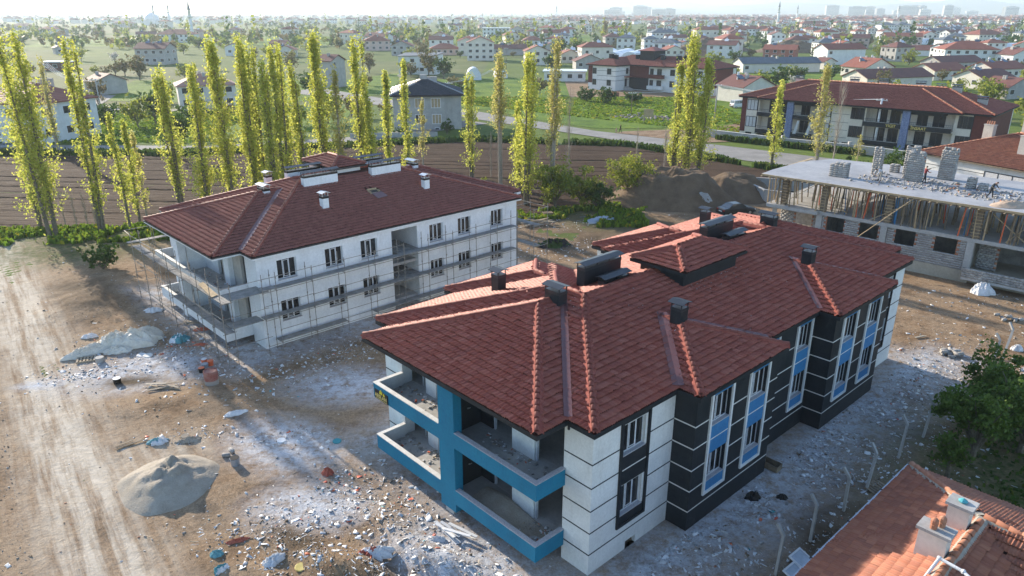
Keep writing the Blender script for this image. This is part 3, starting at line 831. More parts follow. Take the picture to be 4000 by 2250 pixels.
def chimney(root, u0, u1, v0, v1, z0, z1, mat='clad_black', cap_mat='metal_dark', axis=None, flash=True, band='metal_dark', cap_h=0.28, roof_h=0.10):
    o = MB().box(u0, u1, v0, v1, z0, z1).build('chimney', mat, root)
    MB().box(u0 - .015, u1 + .015, v0 - .015, v1 + .015, z1 - .12, z1 + .03).build('chimney_band', band, o)
    cb = MB()
    n = 1 + max(1, int(round(max(u1 - u0, v1 - v0) / 0.9)))
    alongv = (v1 - v0) > (u1 - u0) if axis is None else axis == 'v'
    for i in range(n):
        t = i / (n - 1)
        for sgn in (0, 1):
            x, y = ((u0 + .02 if sgn == 0 else u1 - .02), v0 + .03 + t * (v1 - v0 - .06)) if alongv else (u0 + .03 + t * (u1 - u0 - .06), (v0 + .02 if sgn == 0 else v1 - .02))
            cb.bar((x, y, z1 + .02), (x, y, z1 + cap_h), .04, .04)
    e = 0.13
    a, b, c, d = u0 - e, u1 + e, v0 - e, v1 + e
    zt = z1 + cap_h
    if alongv:
        m_ = (a + b) / 2
        cb.add([(a, c, zt), (m_, c, zt + roof_h), (b, c, zt), (a, d, zt), (m_, d, zt + roof_h), (b, d, zt), (a, c, zt + .02), (m_, c, zt + roof_h + .02), (b, c, zt + .02), (a, d, zt + .02), (m_, d, zt + roof_h + .02), (b, d, zt + .02)],
               [(0, 1, 4, 3), (1, 2, 5, 4), (6, 9, 10, 7), (7, 10, 11, 8), (0, 6, 7, 1), (1, 7, 8, 2), (3, 4, 10, 9), (4, 5, 11, 10), (0, 3, 9, 6), (2, 8, 11, 5)])
    else:
        m_ = (c + d) / 2
        cb.add([(a, c, zt), (a, m_, zt + roof_h), (a, d, zt), (b, c, zt), (b, m_, zt + roof_h), (b, d, zt), (a, c, zt + .02), (a, m_, zt + roof_h + .02), (a, d, zt + .02), (b, c, zt + .02), (b, m_, zt + roof_h + .02), (b, d, zt + .02)],
               [(0, 3, 4, 1), (1, 4, 5, 2), (6, 7, 10, 9), (7, 8, 11, 10), (0, 1, 7, 6), (1, 2, 8, 7), (3, 9, 10, 4), (4, 10, 11, 5), (0, 6, 9, 3), (2, 5, 11, 8)])
    cb.build('chimney_cap', cap_mat, o)
    if flash:
        rng = np.random.default_rng(int(abs(u0 * 100 + v0 * 7)))
        n = 26
        pos = np.stack([rng.choice([u0 - .12, u1 + .12], n) + rng.normal(0, .1, n), rng.uniform(v0 - .15, v1 + .15, n), np.zeros(n)], -1)
        root_blocks = root.get('_rf')
    return o
def text_mesh(name, body, size, mat, parent, M, extrude=0.02, bold=0.0):
    cu = bpy.data.curves.new(name, 'FONT')
    cu.body = body; cu.size = size; cu.extrude = extrude; cu.align_x = 'LEFT'; cu.offset = bold
    tmp = bpy.data.objects.new(name, cu)
    COL.objects.link(tmp)
    dg = bpy.context.evaluated_depsgraph_get()
    me = bpy.data.meshes.new_from_object(tmp.evaluated_get(dg))
    bpy.data.objects.remove(tmp)
    me.materials.clear(); me.materials.append(MATS[mat])
    return link(name, me, parent, M)

# ------------------------------------------------------------------ teal block in the foreground
def build_teal():
    F = FB
    root = thing('apartment_block', 'new apartment block with teal balconies, black bays and red tiled roof in the foreground', 'building', (F[0], F[1], 0), F[2])
    ZW, W, LV = 6.86, 14.5, 30.2
    mir = lambda v: LV - v
    # right side, near tower, bays, recess, far tower
    tw_h = [(1.85, 3.3, 5.0, 6.4), (1.85, 3.3, 2.05, 3.5), (2.4, 3.1, 0.02, 0.42)]
    wobj(root, 'stucco_white', 'u', 0, 0, 5.33, -0.2, ZW, 1, .25, tw_h)
    wobj(root, 'stucco_white', 'u', 0, mir(5.33), LV, -0.2, ZW, 1, .25, [(mir(3.3), mir(1.85), 5.0, 6.4), (mir(3.3), mir(1.85), 2.05, 3.5)])
    wobj(root, 'stucco_white', 'v', 0, -1.52, -0.25, -0.2, ZW, -1, .25)
    wobj(root, 'stucco_white', 'u', -1.52, 0.25, 4.0, -0.2, ZW, -1, .2)
    wobj(root, 'stucco_white', 'v', LV, -W, -0.25, -0.2, ZW, 1, .25)
    wobj(root, 'stucco_white', 'u', -W, 0, 12.5, -0.2, ZW, -1, .25)
    wobj(root, 'stucco_white', 'u', -W, 17.7, LV - .25, -0.2, ZW, -1, .25)
    wobj(root, 'stucco_white', 'v', 12.5, -W + .25, -12.3, -0.2, ZW, 1, .25)
    wobj(root, 'stucco_white', 'v', 17.7, -W + .25, -12.3, -0.2, ZW, -1, .25)
    wobj(root, 'stucco_white', 'u', -12.3, 12.5, 17.7, -0.2, ZW, -1, .25)
    wobj(root, 'stucco_white', 'v', 0, -W + .25, -13.05, -0.2, ZW, -1, .25)
    for (b0, b1) in ((5.33, 12.15), (mir(12.15), mir(5.33))):
        hs = [(x, y, z, t) for x, y in (((6.52, 7.92), (9.62, 11.06)) if b0 < 10 else ((mir(11.06), mir(9.62)), (mir(7.92), mir(6.52)))) for z, t in ((5.0, 6.4), (2.15, 3.5))]
        wobj(root, 'clad_black', 'u', 1.11, b0, b1, -0.2, ZW, 1, .25, hs)
        wobj(root, 'clad_black', 'v', b0, -.2, 1.11 - .25, -0.2, ZW, -1, .25)
        wobj(root, 'clad_black', 'v', b1, -.2, 1.11 - .25, -0.2, ZW, 1, .25)
        # plain left bays
        wobj(root, 'stucco_white', 'u', -W - 1.1, b0, b1, -0.2, ZW, -1, .25)
        wobj(root, 'stucco_white', 'v', b0, -W - 1.1 + .25, -W, -0.2, ZW, -1, .25)
        wobj(root, 'stucco_white', 'v', b1, -W - 1.1 + .25, -W, -0.2, ZW, 1, .25)
    rec_h = [(x, y, z, t) for x, y in ((12.65, 14.0), (mir(14.0), mir(12.65))) for z, t in ((5.0, 6.4), (2.15, 3.5))]
    wobj(root, 'clad_black', 'u', -.002, 12.15, mir(12.15), -0.2, ZW, 1, .25, rec_h)
    for (a0, a1) in ((1.85, 3.3), (mir(3.3), mir(1.85))):
        for z, t in ((5.0, 6.4), (2.05, 3.5)):
            window(root, 'u', 0, a0, a1, z, t, 1)
    vg = MB()
    for i in range(5):
        vg.box(-.2, -.16, 2.45 + i * .14, 2.5 + i * .14, .03, .41)
    vg.build('basement_vent', 'timber_old', root)
    # window surrounds: dark panel on the towers, white frames on the bays
    def surround(c, a0, a1, mat, fill, stripe):
        fr = MB(); e = .13
        for (p, q, b, t, d) in ((a0, a0 + e, 1.45, 6.8, .09), (a1 - e, a1, 1.45, 6.8, .09), (a0 + e, a1 - e, 1.45, 1.45 + e, .09)):
            pbox(fr, 'u', c, 0.002, d, p, q, b, t, 1)
        fr.build('window_surround', mat, root)
        for (b, t) in ((1.45 + e, 2.02 if fill == 'clad_black' else 2.1), (3.55, 4.95), (6.45, 6.8)):
            fb = MB(); pbox(fb, 'u', c, 0.002, .03, a0 + e, a1 - e, b, t, 1); fb.build('infill_panel', fill, root)
        sb = MB(); pbox(sb, 'u', c, .03, .036, a0 + e, a1 - e, 4.25, 4.30, 1); sb.build('stripe', stripe, root)
    for (a0, a1) in ((1.66, 3.56), (mir(3.56), mir(1.66))):
        surround(0, a0, a1, 'clad_black', 'clad_black', 'coping_white')
    bay_w = [(6.34, 8.12), (9.45, 11.24), (mir(11.24), mir(9.45)), (mir(8.12), mir(6.34))]
    for (a0, a1) in bay_w:
        surround(1.11, a0, a1, 'stucco_white', 'panel_blue', 'coping_white')
        for z, t in ((5.0, 6.4), (2.15, 3.5)):
            window(root, 'u', 1.11, a0 + .18 if a0 < 16 else a0 + .18, a1 - .18, z, t, 1)
    for (a0, a1) in ((12.47, 14.18), (mir(14.18), mir(12.47))):
        surround(-.002, a0, a1, 'stucco_white', 'panel_blue', 'coping_white')
        for z, t in ((5.0, 6.4), (2.15, 3.5)):
            window(root, 'u', -.002, a0 + .18, a1 - .17, z, t, 1)
    # joint stripes
    for z in (1.05, 2.12, 3.19, 4.28, 5.38):
        h = .028
        def strip(ax, c, a0, a1, sgn, mat, gaps=()):
            x = a0
            for g0, g1 in list(gaps) + [(a1, a1)]:
                if g0 > x + .01:
                    sb = MB(); pbox(sb, ax, c, .002, .010, x, g0, z - h, z + h, sgn); sb.build('stripe', mat, root)
                x = g1
        low = z < 1.4
        strip('u', 0, 0.0, 5.33, 1, 'clad_black', [] if low else [(1.66, 3.56)])
        strip('u', 0, mir(5.33), LV, 1, 'clad_black', [] if low else [(mir(3.56), mir(1.66))])
        strip('v', 0, -1.50, 0.012, -1, 'clad_black')
        strip('v', 0, -W, -13.09, -1, 'clad_black')
        strip('u', 1.11, 5.33, 12.15, 1, 'coping_white', [] if low else bay_w[:2])
        strip('u', 1.11, mir(12.15), mir(5.33), 1, 'coping_white', [] if low else bay_w[2:])
        strip('v', 5.33, 0.0, 1.122, -1, 'coping_white')
        strip('v', mir(12.15), 0.0, 1.122, -1, 'coping_white')
        strip('u', -.002, 12.15, mir(12.15), 1, 'coping_white', [] if low else [(12.47, 14.18), (mir(14.18), mir(12.47))])
    # floor slabs (the rooms behind are bare shell)
    for z in (0.62, 3.62):
        sl = MB()
        sl.box(-12.0, -0.27, 12.6, 17.6, z, z + .22)
        sl.box(-W + .28, -0.27, 0.62, 12.24, z + .001, z + .222); sl.box(-W + .28, -0.27, 17.9, LV - .28, z + .001, z + .222)
        sl.build('floor_slab', 'concrete', root)
    # balconies
    ub, ul, q = -1.41, -13.09, 1.68
    rng = np.random.default_rng(5)
    for zt in (1.53, 4.53):
        zb = zt - .78
        MB().box(ul + .01, ub - .01, -q + .17, .60, zt - .86 + .16, zt - .68).build('balcony_floor', 'concrete', root)
        fr = MB()
        fr.box(ul, -7.7, -q, -q + .18, zb, zt); fr.box(-6.6, ub, -q, -q + .18, zb, zt)
        fr.box(-7.7, -6.6, -q, -q + .18, zb, zb + .3)
        fr.box(ub - .18, ub, -q + .18, -.005, zb, zt)
        fr.box(ul, ul + .02, -q + .18, -.005, zb, zt)
        fr.build('balcony_parapet', 'clad_teal', root)
        MB().box(ul + .02, ul + .18, -q + .18, -.005, zb + .05, zt - .001).build('parapet_lining', 'stucco_white', root)
        for (p0, p1, c0, c1, mt) in ((ul - .02, -7.72, -q - .02, -q + .22, 'coping_white'), (-6.58, ub + .02, -q - .02, -q + .22, 'granite'), (ub - .21, ub + .02, -q + .22, -.006, 'granite'), (ul - .02, ul + .21, -q + .22, -.006, 'coping_white')):  # same stone throughout; left copings whiter, sunlight put into their colour
            MB().box(p0, p1, c0, c1, zt, zt + .035).build('coping', mt, root)
    col = MB().box(-7.7, -6.6, -q - .003, -q + .45, .30, 6.80)
    col.build('column', 'clad_teal', root)
    MB().box(-7.45, -6.85, -q + .06, -q + .4, -.1, .30).build('column_foot', 'concrete', root)
    # walls behind the balconies
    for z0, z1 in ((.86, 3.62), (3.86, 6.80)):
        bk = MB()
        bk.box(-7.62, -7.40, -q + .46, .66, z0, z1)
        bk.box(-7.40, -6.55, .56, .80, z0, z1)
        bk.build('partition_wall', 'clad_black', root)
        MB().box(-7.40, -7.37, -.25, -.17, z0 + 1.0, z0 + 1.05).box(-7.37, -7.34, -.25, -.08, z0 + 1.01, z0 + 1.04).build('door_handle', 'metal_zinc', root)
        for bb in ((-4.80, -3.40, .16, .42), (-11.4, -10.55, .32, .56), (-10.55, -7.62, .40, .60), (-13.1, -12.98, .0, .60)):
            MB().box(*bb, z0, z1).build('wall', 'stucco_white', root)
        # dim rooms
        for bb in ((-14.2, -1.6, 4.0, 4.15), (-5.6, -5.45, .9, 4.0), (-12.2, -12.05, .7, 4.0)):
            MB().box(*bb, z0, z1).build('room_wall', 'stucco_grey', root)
        for bb in ((-6.5, -6.42, .60, .72), (-3.38, -3.30, .24, .36), (-1.66, -1.58, .24, .36)):
            MB().box(*bb, z0, z1).build('door_post', 'win_grey', root)
        n = 260
        pu = rng.uniform(-12.9, -1.7, n); pv = rng.uniform(-1.45, .25, n) ** 1 ; pv = np.where(rng.random(n) < .5, rng.uniform(-.3, .15, n), pv)
        ok = ~((pu > -7.8) & (pu < -6.5))
        sz = np.stack([rng.uniform(.03, .2, n), rng.uniform(.02, .12, n), rng.uniform(.01, .05, n)], -1)
        T = rot_T(rng, n, np.stack([pu, pv, np.full(n, z0 + .02)], -1), sz)[ok]
        V, Fq = replicate(BOX_V, BOX_F, T)
        tag(link('floor_rubble', np_mesh('floor_rubble', V, Fq, ['rubble_grey', 'foam_white', 'timber_bits', 'plastic_red'], mi=np.repeat(rng.choice(4, len(T), p=[.5, .3, .15, .05]), 6)), root), kind='stuff')
    # sand drifted over the lower right balcony
    sx, sy = np.meshgrid(np.linspace(-6.4, -1.65, 24), np.linspace(-1.45, .1, 10))
    hz = .86 + .34 * np.exp(-(((sx + 5.3) / 1.5) ** 2 + ((sy + .2) / .7) ** 2)) * (.7 + .5 * vnoise(sx * 2, sy * 2, 3)) + .03 * vnoise(sx * 3, sy * 3, 5) - .02
    idx = np.arange(240).reshape(10, 24)
    link('sand_drift', np_mesh('sand_drift', np.stack([sx, sy, hz], -1).reshape(-1, 3), np.stack([idx[:-1, :-1], idx[:-1, 1:], idx[1:, 1:], idx[1:, :-1]], -1).reshape(-1, 4), 'sand', True), root)
    # name board on the balcony front
    sg = MB().box(-12.95, -11.8, -q - .04, -q - .004, 3.77, 4.27).build('name_board', 'sign_black', root)
    MX = lambda u, z: Matrix(((1, 0, 0, u), (0, 0, -1, -q - .045), (0, 1, 0, z), (0, 0, 0, 1)))
    text_mesh('board_lettering', 'ARSLAN', .285, 'gold', sg, MX(-12.92, 3.89), .004, .006)
    MB().box(-12.86, -11.86, -q - .05, -q - .042, 3.81, 3.835).build('board_rule', 'gold', sg)
    em = MB()
    for (a, b, t) in ((-12.52, -12.42, 4.34), (-12.42, -12.32, 4.42), (-12.32, -12.24, 4.36)):
        em.add([(a, -q - .046, 4.14), (b, -q - .046, 4.14), (b, -q - .046, t), (a + .03, -q - .046, t - .04)], [(0, 1, 2, 3)])
    em.add([(-12.2, -q - .046, 4.12), (-12.02, -q - .046, 4.12), (-12.1, -q - .046, 4.32)], [(0, 1, 2)])
    em.build('board_emblem', 'yellow', sg)
    # roof
    s, ze, o = .30, 7.0, .28
    pw, q2 = 1.11, 1.68
    fw = [-W - o, o, -o, 13.04 - o]; rw = [-W - o, o, LV - 13.04 + o, LV + o]
    mid = [-12.9, o, -o, LV + o]
    fb = [-13.09 - o, -1.41 + o, -q2 - o, 12.6]; rb = [-13.09 - o, -1.41 + o, LV - 12.6, LV + q2 + o]
    b1 = [-7.4, pw + o, 5.33 - o, 12.15 + o]; b2 = [-7.4, pw + o, mir(12.15) - o, mir(5.33) + o]
    l1 = [-W - 1.1 - o, -6.9, 5.33 - o, 12.15 + o]; l2 = [-W - 1.1 - o, -6.9, mir(12.15) - o, mir(5.33) + o]
    blocks = [fw, rw, mid, fb, rb, b1, b2, l1, l2]
    tiled_roof(root, F, blocks, s, ze, 'tile_red', 'clad_black', .22, .33, 2, 4, single=300, seed=2, skip=lambda u, v: -7.4 < u < -4.7 and 12.4 < v < 17.3)
    cap = cap_mesh('ridge_tile', 'ridge_red')
    def hp(u, v):
        return (u, v, float(roof_z(blocks, u, v, s, ze)) + .03)
    rl = lambda a, b: ridge_line(root, hp(*a), hp(*b), cap, 'mortar_red')
    hw = (fw[3] - fw[2]) / 2
    for m_ in (0, 1):
        k = (lambda v: v) if not m_ else mir
        h1 = (13.32 - 0) / 2
        apex_v = -o + 6.66
        rl((o - .05, k(-o + .05)), (o - 6.62, k(-o + 6.62)))                       # near right hip
        rl((-W - o + .05, k(-o + .05)), (-W - o + 6.62, k(-o + 6.62)))
        rl((-W - o + 6.66, k(apex_v)), (o - 6.66, k(apex_v)))
        rl((-W - o + 3.0, k(12.9 - 3.0)), (-W - o + 6.62, k(12.9 - 6.62)))
        fh = (fb[1] - fb[0]) / 2
        rl((fb[1] - .05, k(-q2 - o + .05)), (fb[1] - fh + .05, k(-q2 - o + fh - .05)))
        rl((fb[0] + .05, k(-q2 - o + .05)), (fb[0] + fh - .05, k(-q2 - o + fh - .05)))
        rl(((fb[0] + fb[1]) / 2, k(-q2 - o + fh)), ((fb[0] + fb[1]) / 2, k(fh - o - .05)))
        for (e, sg_, dirn) in ((pw + o, -1, b1), (-W - 1.1 - o, 1, l1)):
            bh = (12.15 - 5.33) / 2 + o
            rl((e + sg_ * .05, k(5.33 - o + .05)), (e + sg_ * (bh - .05), k(5.33 - o + bh - .05)))
            rl((e + sg_ * .05, k(12.15 + o - .05)), (e + sg_ * (bh - .05), k(12.15 + o - bh + .05)))
            rl((e + sg_ * bh, k(8.74)), (e + sg_ * (bh + 1.05), k(8.74)))
        # valleys
        valley_strip(root, hp(fb[1], k(-o + .03)), hp(fb[1] - fh + .1, k(-o + fh - .1)))
        valley_strip(root, hp(o - .03, k(5.33 - o)), hp(o - 3.8, k(5.33 - o + 3.8)), .5)
        valley_strip(root, hp(o - .03, k(12.15 + o)), hp(o - 3.8, k(12.15 + o - 3.8)), .3)
    zr = ze + s * 6.66
    rl((-6.24, 6.3), (-6.24, 12.3)); rl((-6.24, 17.4), (-6.24, 23.9))
    # clerestory
    cl = [-7.7, -4.1, 11.5, 17.4]
    MB().box(-7.3, -4.5, 11.95, 16.95, 7.6, 9.30).build('clerestory_wall', 'clad_black', root)
    cr = MB(); union_cells([cl], cr, 9.30, 9.46); cr.build('eaves', 'clad_black', root)
    V, Fd = deck([cl], .34, 9.47, .3); link('roof_deck', np_mesh('roof_deck', V, Fd, 'roof_underlay_gap_shade'), root)
    T = tile_places([cl], .34, 9.47, .22, .33, seed=8); bv, bf = tile_base(.225, .38)
    V, Fq = replicate(bv, bf, T); tag(link('roof_tiles', np_mesh('roof_tiles', V, Fq, 'tile_red'), root), kind='stuff')
    cz = lambda u, v: (u, v, float(roof_z([cl], u, v, .34, 9.47)) + .03)
    for a, b in (((cl[1] - .05, cl[2] + .05), (cl[1] - 1.78, cl[2] + 1.78)), ((cl[0] + .05, cl[2] + .05), (cl[0] + 1.78, cl[2] + 1.78)), ((cl[1] - .05, cl[3] - .05), (cl[1] - 1.78, cl[3] - 1.78)), ((cl[0] + .05, cl[3] - .05), (cl[0] + 1.78, cl[3] - 1.78)), ((-5.9, 13.3), (-5.9, 15.6))):
        ridge_line(root, cz(*a), cz(*b), cap, 'mortar_red')
    # chimneys
    for k in ((lambda a, b: (a, b)), (lambda a, b: (mir(b), mir(a)))):
        chimney(root, -8.45, -7.9, *k(8.1, 11.0), 8.0, 9.55, cap_h=.2)
        chimney(root, -7.25, -6.8, *k(8.4, 10.3), 8.3, 9.02, cap_h=.2)
        chimney(root, -7.55, -6.6, *k(4.85, 5.4), 8.3, 9.42, cap_h=.24)
        chimney(root, -2.75, -2.15, *k(8.45, 9.0), 7.6, 8.92, cap_h=.26)
        chimney(root, -11.9, -11.35, *k(5.2, 5.75), 7.5, 8.95, cap_h=.24)
    # white plaster spill along the roof
    rng = np.random.default_rng(11)
    n = 520
    u = np.concatenate([rng.normal(-4.3, .25, 160), rng.uniform(-6, -.5, 160), rng.normal(-2.6, .45, 100), rng.normal(-6.7, .5, 100)]); v = np.concatenate([rng.uniform(12, 17.5, 160), rng.uniform(7, 26, 160), rng.choice([8.3, 21.6], 100) + rng.normal(0, .5, 100), rng.normal(5.5, .5, 100)])
    z = roof_z(blocks, u, v, s, ze) + .075
    sz = np.stack([rng.uniform(.02, .09, n), rng.uniform(.02, .07, n), rng.uniform(.01, .03, n)], -1)
    V, Fq = replicate(BOX_V, BOX_F, rot_T(rng, n, np.stack([u, v, z], -1), sz, .3))
    tag(link('plaster_crumbs', np_mesh('plaster_crumbs', V, Fq, 'foam_white'), root), kind='stuff')
    MB().box(-1.30, -1.22, -.08, -.02, 6.45, 6.78).build('downpipe_stub', 'metal_dark', root)
    return root
build_teal()

# ------------------------------------------------------------------ white scaffolded block
def build_white():
    F = FA
    root = thing('apartment_block', 'unfinished white apartment block wrapped in scaffolding, brown tiled roof', 'building', (F[0], F[1], 0), F[2])
    W, LV, ZW = 16.3, 23.9, 6.66
    wins = [(1.45, 2.87), (5.12, 6.53), (8.07, 9.48), (14.4, 15.72), (17.3, 18.63), (20.93, 22.24)]
    hs = [(a, b, z, t) for a, b in wins for z, t in ((4.75, 6.15), (1.75, 3.2))]
    wobj(root, 'insul_white', 'u', 0, 0, 10.8, -.2, ZW, 1, .25, [h for h in hs if h[0] < 10])
    wobj(root, 'insul_white', 'u', 0, 13.2, LV, -.2, ZW, 1, .25, [h for h in hs if h[0] > 10])
    MB().box(-.25, 0, 10.8, 13.2, 6.36, ZW).build('lintel', 'insul_white', root)
    wobj(root, 'insul_white', 'v', 10.8, -5, -.25, -.2, ZW - .001, 1, .22)
    wobj(root, 'insul_white', 'v', 13.2, -5, -.25, -.2, ZW - .001, -1, .22)
    wobj(root, 'insul_white', 'u', -5, 10.81, 13.19, -.2, ZW, 1, .22)
    wobj(root, 'insul_white', 'v', 0, -1.78, -.25, -.2, ZW, -1, .25)
    wobj(root, 'insul_white', 'v', LV, -W + .25, -.25, -.2, ZW, 1, .25)
    wobj(root, 'insul_white', 'u', -W, 0, LV, -.2, ZW, -1, .25)
    wobj(root, 'insul_white', 'v', 0, -W + .25, -14.18, -.2, ZW, -1, .25)
    wobj(root, 'insul_white', 'u', -1.78, .25, 4.0, -.2, ZW, -1, .2)
    for a, b in wins:
        for z, t in ((4.75, 6.15), (1.75, 3.2)):
            window(root, 'u', 0, a, b, z, t, 1, rec=.16)
            fr = MB()
            for (p, q, lo, hi) in ((a - .2, a - .06, z - .15, t + .2), (b + .06, b + .2, z - .15, t + .2), (a - .06, b + .06, t + .06, t + .2)):
                pbox(fr, 'u', 0, .002, .022, p, q, lo, hi, 1)
            fr.build('window_surround', 'insul_white', root)
    for z in (.55, 3.62, 4.35):
        for (p, q) in ((0, 10.8), (13.2, LV)):
            g = MB(); pbox(g, 'u', 0, .002, .018, p, q, z - .04, z + .04, 1); g.build('moulding', 'insul_white', root)
    for z in (.45, 3.42):
        sl = MB(); sl.box(-W + .28, -.28, .65, LV - .28, z, z + .22); sl.build('floor_slab', 'concrete', root)
    ub, ul, q = -1.78, -14.18, 1.93
    rng = np.random.default_rng(6)
    for zt in (1.36, 4.36):
        zb = zt - .80
        MB().box(ul + .01, ub - .01, -q + .16, .60, zt - .86 + .14, zt - .70).build('balcony_floor', 'concrete', root)
        fr = MB()
        fr.box(ul, ub, -q, -q + .18, zb, zt); fr.box(ub - .18, ub, -q + .18, -.005, zb, zt); fr.box(ul, ul + .18, -q + .18, -.005, zb, zt)
        fr.build('balcony_parapet', 'insul_white', root)
        for (p0, p1) in ((ul - .02, -10.2), (-10.1, -8.0)):
            MB().box(p0, p1, -q - .02, -q + .22, zt, zt + .03).build('coping', 'coping_white', root)
        MB().box(-7.9, ub, -q + .01, -q + .17, zt + .001, zt + .012).build('bare_parapet_top', 'concrete', root)
    MB().box(-10.42, -9.5, -q + .2, -q + .75, -.1, 6.55).build('column', 'insul_white', root)
    for z0, z1 in ((.66, 3.42), (3.66, 6.55)):
        for bb in ((-4.95, -4.1, -.25, .25), (-9.5, -7.15, .20, .42), (-13.9, -10.5, .20, .42), (-9.7, -9.5, -1.1, .2)):
            MB().box(*bb, z0, z1).build('wall', 'insul_white', root)
        for bb in ((-4.1, -2.75, .10, .30), (-6.35, -5.85, .20, .42)):
            MB().box(*bb, z0, z1).build('room_wall', 'stucco_grey', root)
        MB().box(-14, -2.0, 4.0, 4.15, z0, z1).build('room_wall', 'stucco_grey', root)
        n = 120
        T = rot_T(rng, n, np.stack([rng.uniform(-9, -2.1, n), rng.uniform(-1.6, .0, n), np.full(n, z0 + .02)], -1), np.stack([rng.uniform(.03, .22, n), rng.uniform(.02, .14, n), rng.uniform(.01, .06, n)], -1))
        V, Fq = replicate(BOX_V, BOX_F, T)
        tag(link('floor_rubble', np_mesh('floor_rubble', V, Fq, ['rubble_grey', 'foam_white', 'plastic_red'], mi=np.repeat(rng.choice(3, n, p=[.6, .3, .1]), 6)), root), kind='stuff')
    # roof
    s, ze, o = .335, 6.80, .32
    main = [-W - o, o, -o, LV + o]
    fb = [ul - o, ub + o, -q - o, 14.5]; rb = [ul - o, ub + o, LV - 14.5, LV + 1.6 + o]
    blocks = [main, fb, rb]
    tiled_roof(root, F, blocks, s, ze, 'tile_brown', 'insul_white', .22, .34, 2, 3, single=0, seed=4, eave_h=.20, skip=lambda u, v: (-10.2 < u < -6.6 and 7.6 < v < 16.4 and roof_z(blocks, u, v, s, ze) > 9.3) or (-4.8 < u < -4.0 and 11.8 < v < 12.8), amp=.03)
    gt = MB()
    for (a, b) in (((o + .03, -o), (o + .03, LV + o)), ((-W - o, -o - .03), (ul - o, -o - .03)), ((ub + o, -o - .03), (o, -o - .03)), ((ul - o, -q - o - .03), (ub + o, -q - o - .03)), ((ub + o + .03, -q - o), (ub + o + .03, -o))):
        g = MB(); g.bar((a[0], a[1], ze - .02), (b[0], b[1], ze - .02), .08, .09); g.build('gutter', 'metal_dark', root)
    cap = cap_mesh('ridge_tile', 'ridge_brown')
    hp = lambda u, v: (u, v, float(roof_z(blocks, u, v, s, ze)) + .03)
    rl = lambda a, b: ridge_line(root, hp(*a), hp(*b), cap, 'mortar_red', .37, w=.32)
    hw = (W + 2 * o) / 2; fh = (fb[1] - fb[0]) / 2; um = -W / 2
    for m_ in (0, 1):
        k = (lambda v: v) if not m_ else (lambda v: LV - v)
        qq = q if not m_ else 1.6
        rl((o - .05, k(-o + .05)), (um + .05, k(hw - o - .05))); rl((-W - o + .05, k(-o + .05)), (um - .05, k(hw - o - .05)))
        rl((fb[1] - .05, k(-qq - o + .05)), (fb[1] - fh + .05, k(-qq - o + fh - .05))); rl((fb[0] + .05, k(-qq - o + .05)), (fb[0] + fh - .05, k(-qq - o + fh - .05)))
        rl(((fb[0] + fb[1]) / 2, k(-qq - o + fh)), ((fb[0] + fb[1]) / 2, k(fh - o - .05)))
        valley_strip(root, hp(fb[1], k(-o + .03)), hp(fb[1] - fh + .1, k(-o + fh - .1)), .36)
    rl((um, hw - o), (um, LV - hw + o))
    # clerestory
    cl = [-12.4, -7.5, 10.45, 13.75]; cze = 10.05
    MB().box(-12.0, -7.9, 10.85, 13.35, 8.0, cze - .15).build('clerestory_wall', 'insul_white', root)
    cr = MB(); union_cells([cl], cr, cze - .15, cze - .01); cr.build('eaves', 'metal_dark', root)
    V, Fd = deck([cl], .33, cze, .3); link('roof_deck', np_mesh('roof_deck', V, Fd, 'roof_underlay_gap_shade'), root)
    T = tile_places([cl], .33, cze, .22, .34, seed=8); bv, bf = tile_base(.225, .39, 2, 3, .026)
    V, Fq = replicate(bv, bf, T); tag(link('roof_tiles', np_mesh('roof_tiles', V, Fq, 'tile_brown'), root), kind='stuff')
    cz = lambda u, v: (u, v, float(roof_z([cl], u, v, .33, cze)) + .03)
    for a, b in (((cl[1] - .05, cl[2] + .05), (cl[1] - 1.62, cl[2] + 1.62)), ((cl[0] + .05, cl[2] + .05), (cl[0] + 1.62, cl[2] + 1.62)), ((cl[1] - .05, cl[3] - .05), (cl[1] - 1.62, cl[3] - 1.62)), ((cl[0] + .05, cl[3] - .05), (cl[0] + 1.62, cl[3] - 1.62)), ((cl[0] + 1.65, 12.1), (cl[1] - 1.65, 12.1))):
        ridge_line(root, cz(*a), cz(*b), cap, 'mortar_red', w=.3)
    kw = dict(mat='insul_white', cap_mat='metal_zinc', band='sign_black')
    for (u0, u1) in ((-7.05, -6.55), (-9.75, -9.25)):
        for (v0, v1) in ((7.45, 10.4), (13.6, 16.5)):
            chimney(root, u0, u1, v0, v1, 8.6, 10.0, 'insul_white', 'metal_dark', band='sign_black')
    chimney(root, -3.85, -3.35, 7.15, 7.65, 7.5, 9.0, **kw); chimney(root, -3.85, -3.35, 16.6, 17.1, 7.5, 9.0, **kw)
    chimney(root, -12.9, -12.4, 7.1, 7.6, 7.5, 9.2, **kw); chimney(root, -8.7, -7.6, 4.6, 5.1, 8.4, 9.25, **kw); chimney(root, -8.7, -7.6, LV - 5.3, LV - 4.8, 8.4, 9.35, **kw)
    # open roof hatch
    zq = lambda u: ze + s * (o - u)
    hb = MB()
    for (a, b, c, d) in ((-4.76, -4.70, 11.85, 12.75), (-4.14, -4.08, 11.85, 12.75), (-4.70, -4.14, 11.85, 11.91), (-4.70, -4.14, 12.69, 12.75)):
        zz = zq((a + b) / 2); hb.box(a, b, c, d, zz - .1, zz + .17)
    h = hb.build('roof_hatch', 'timber', root)
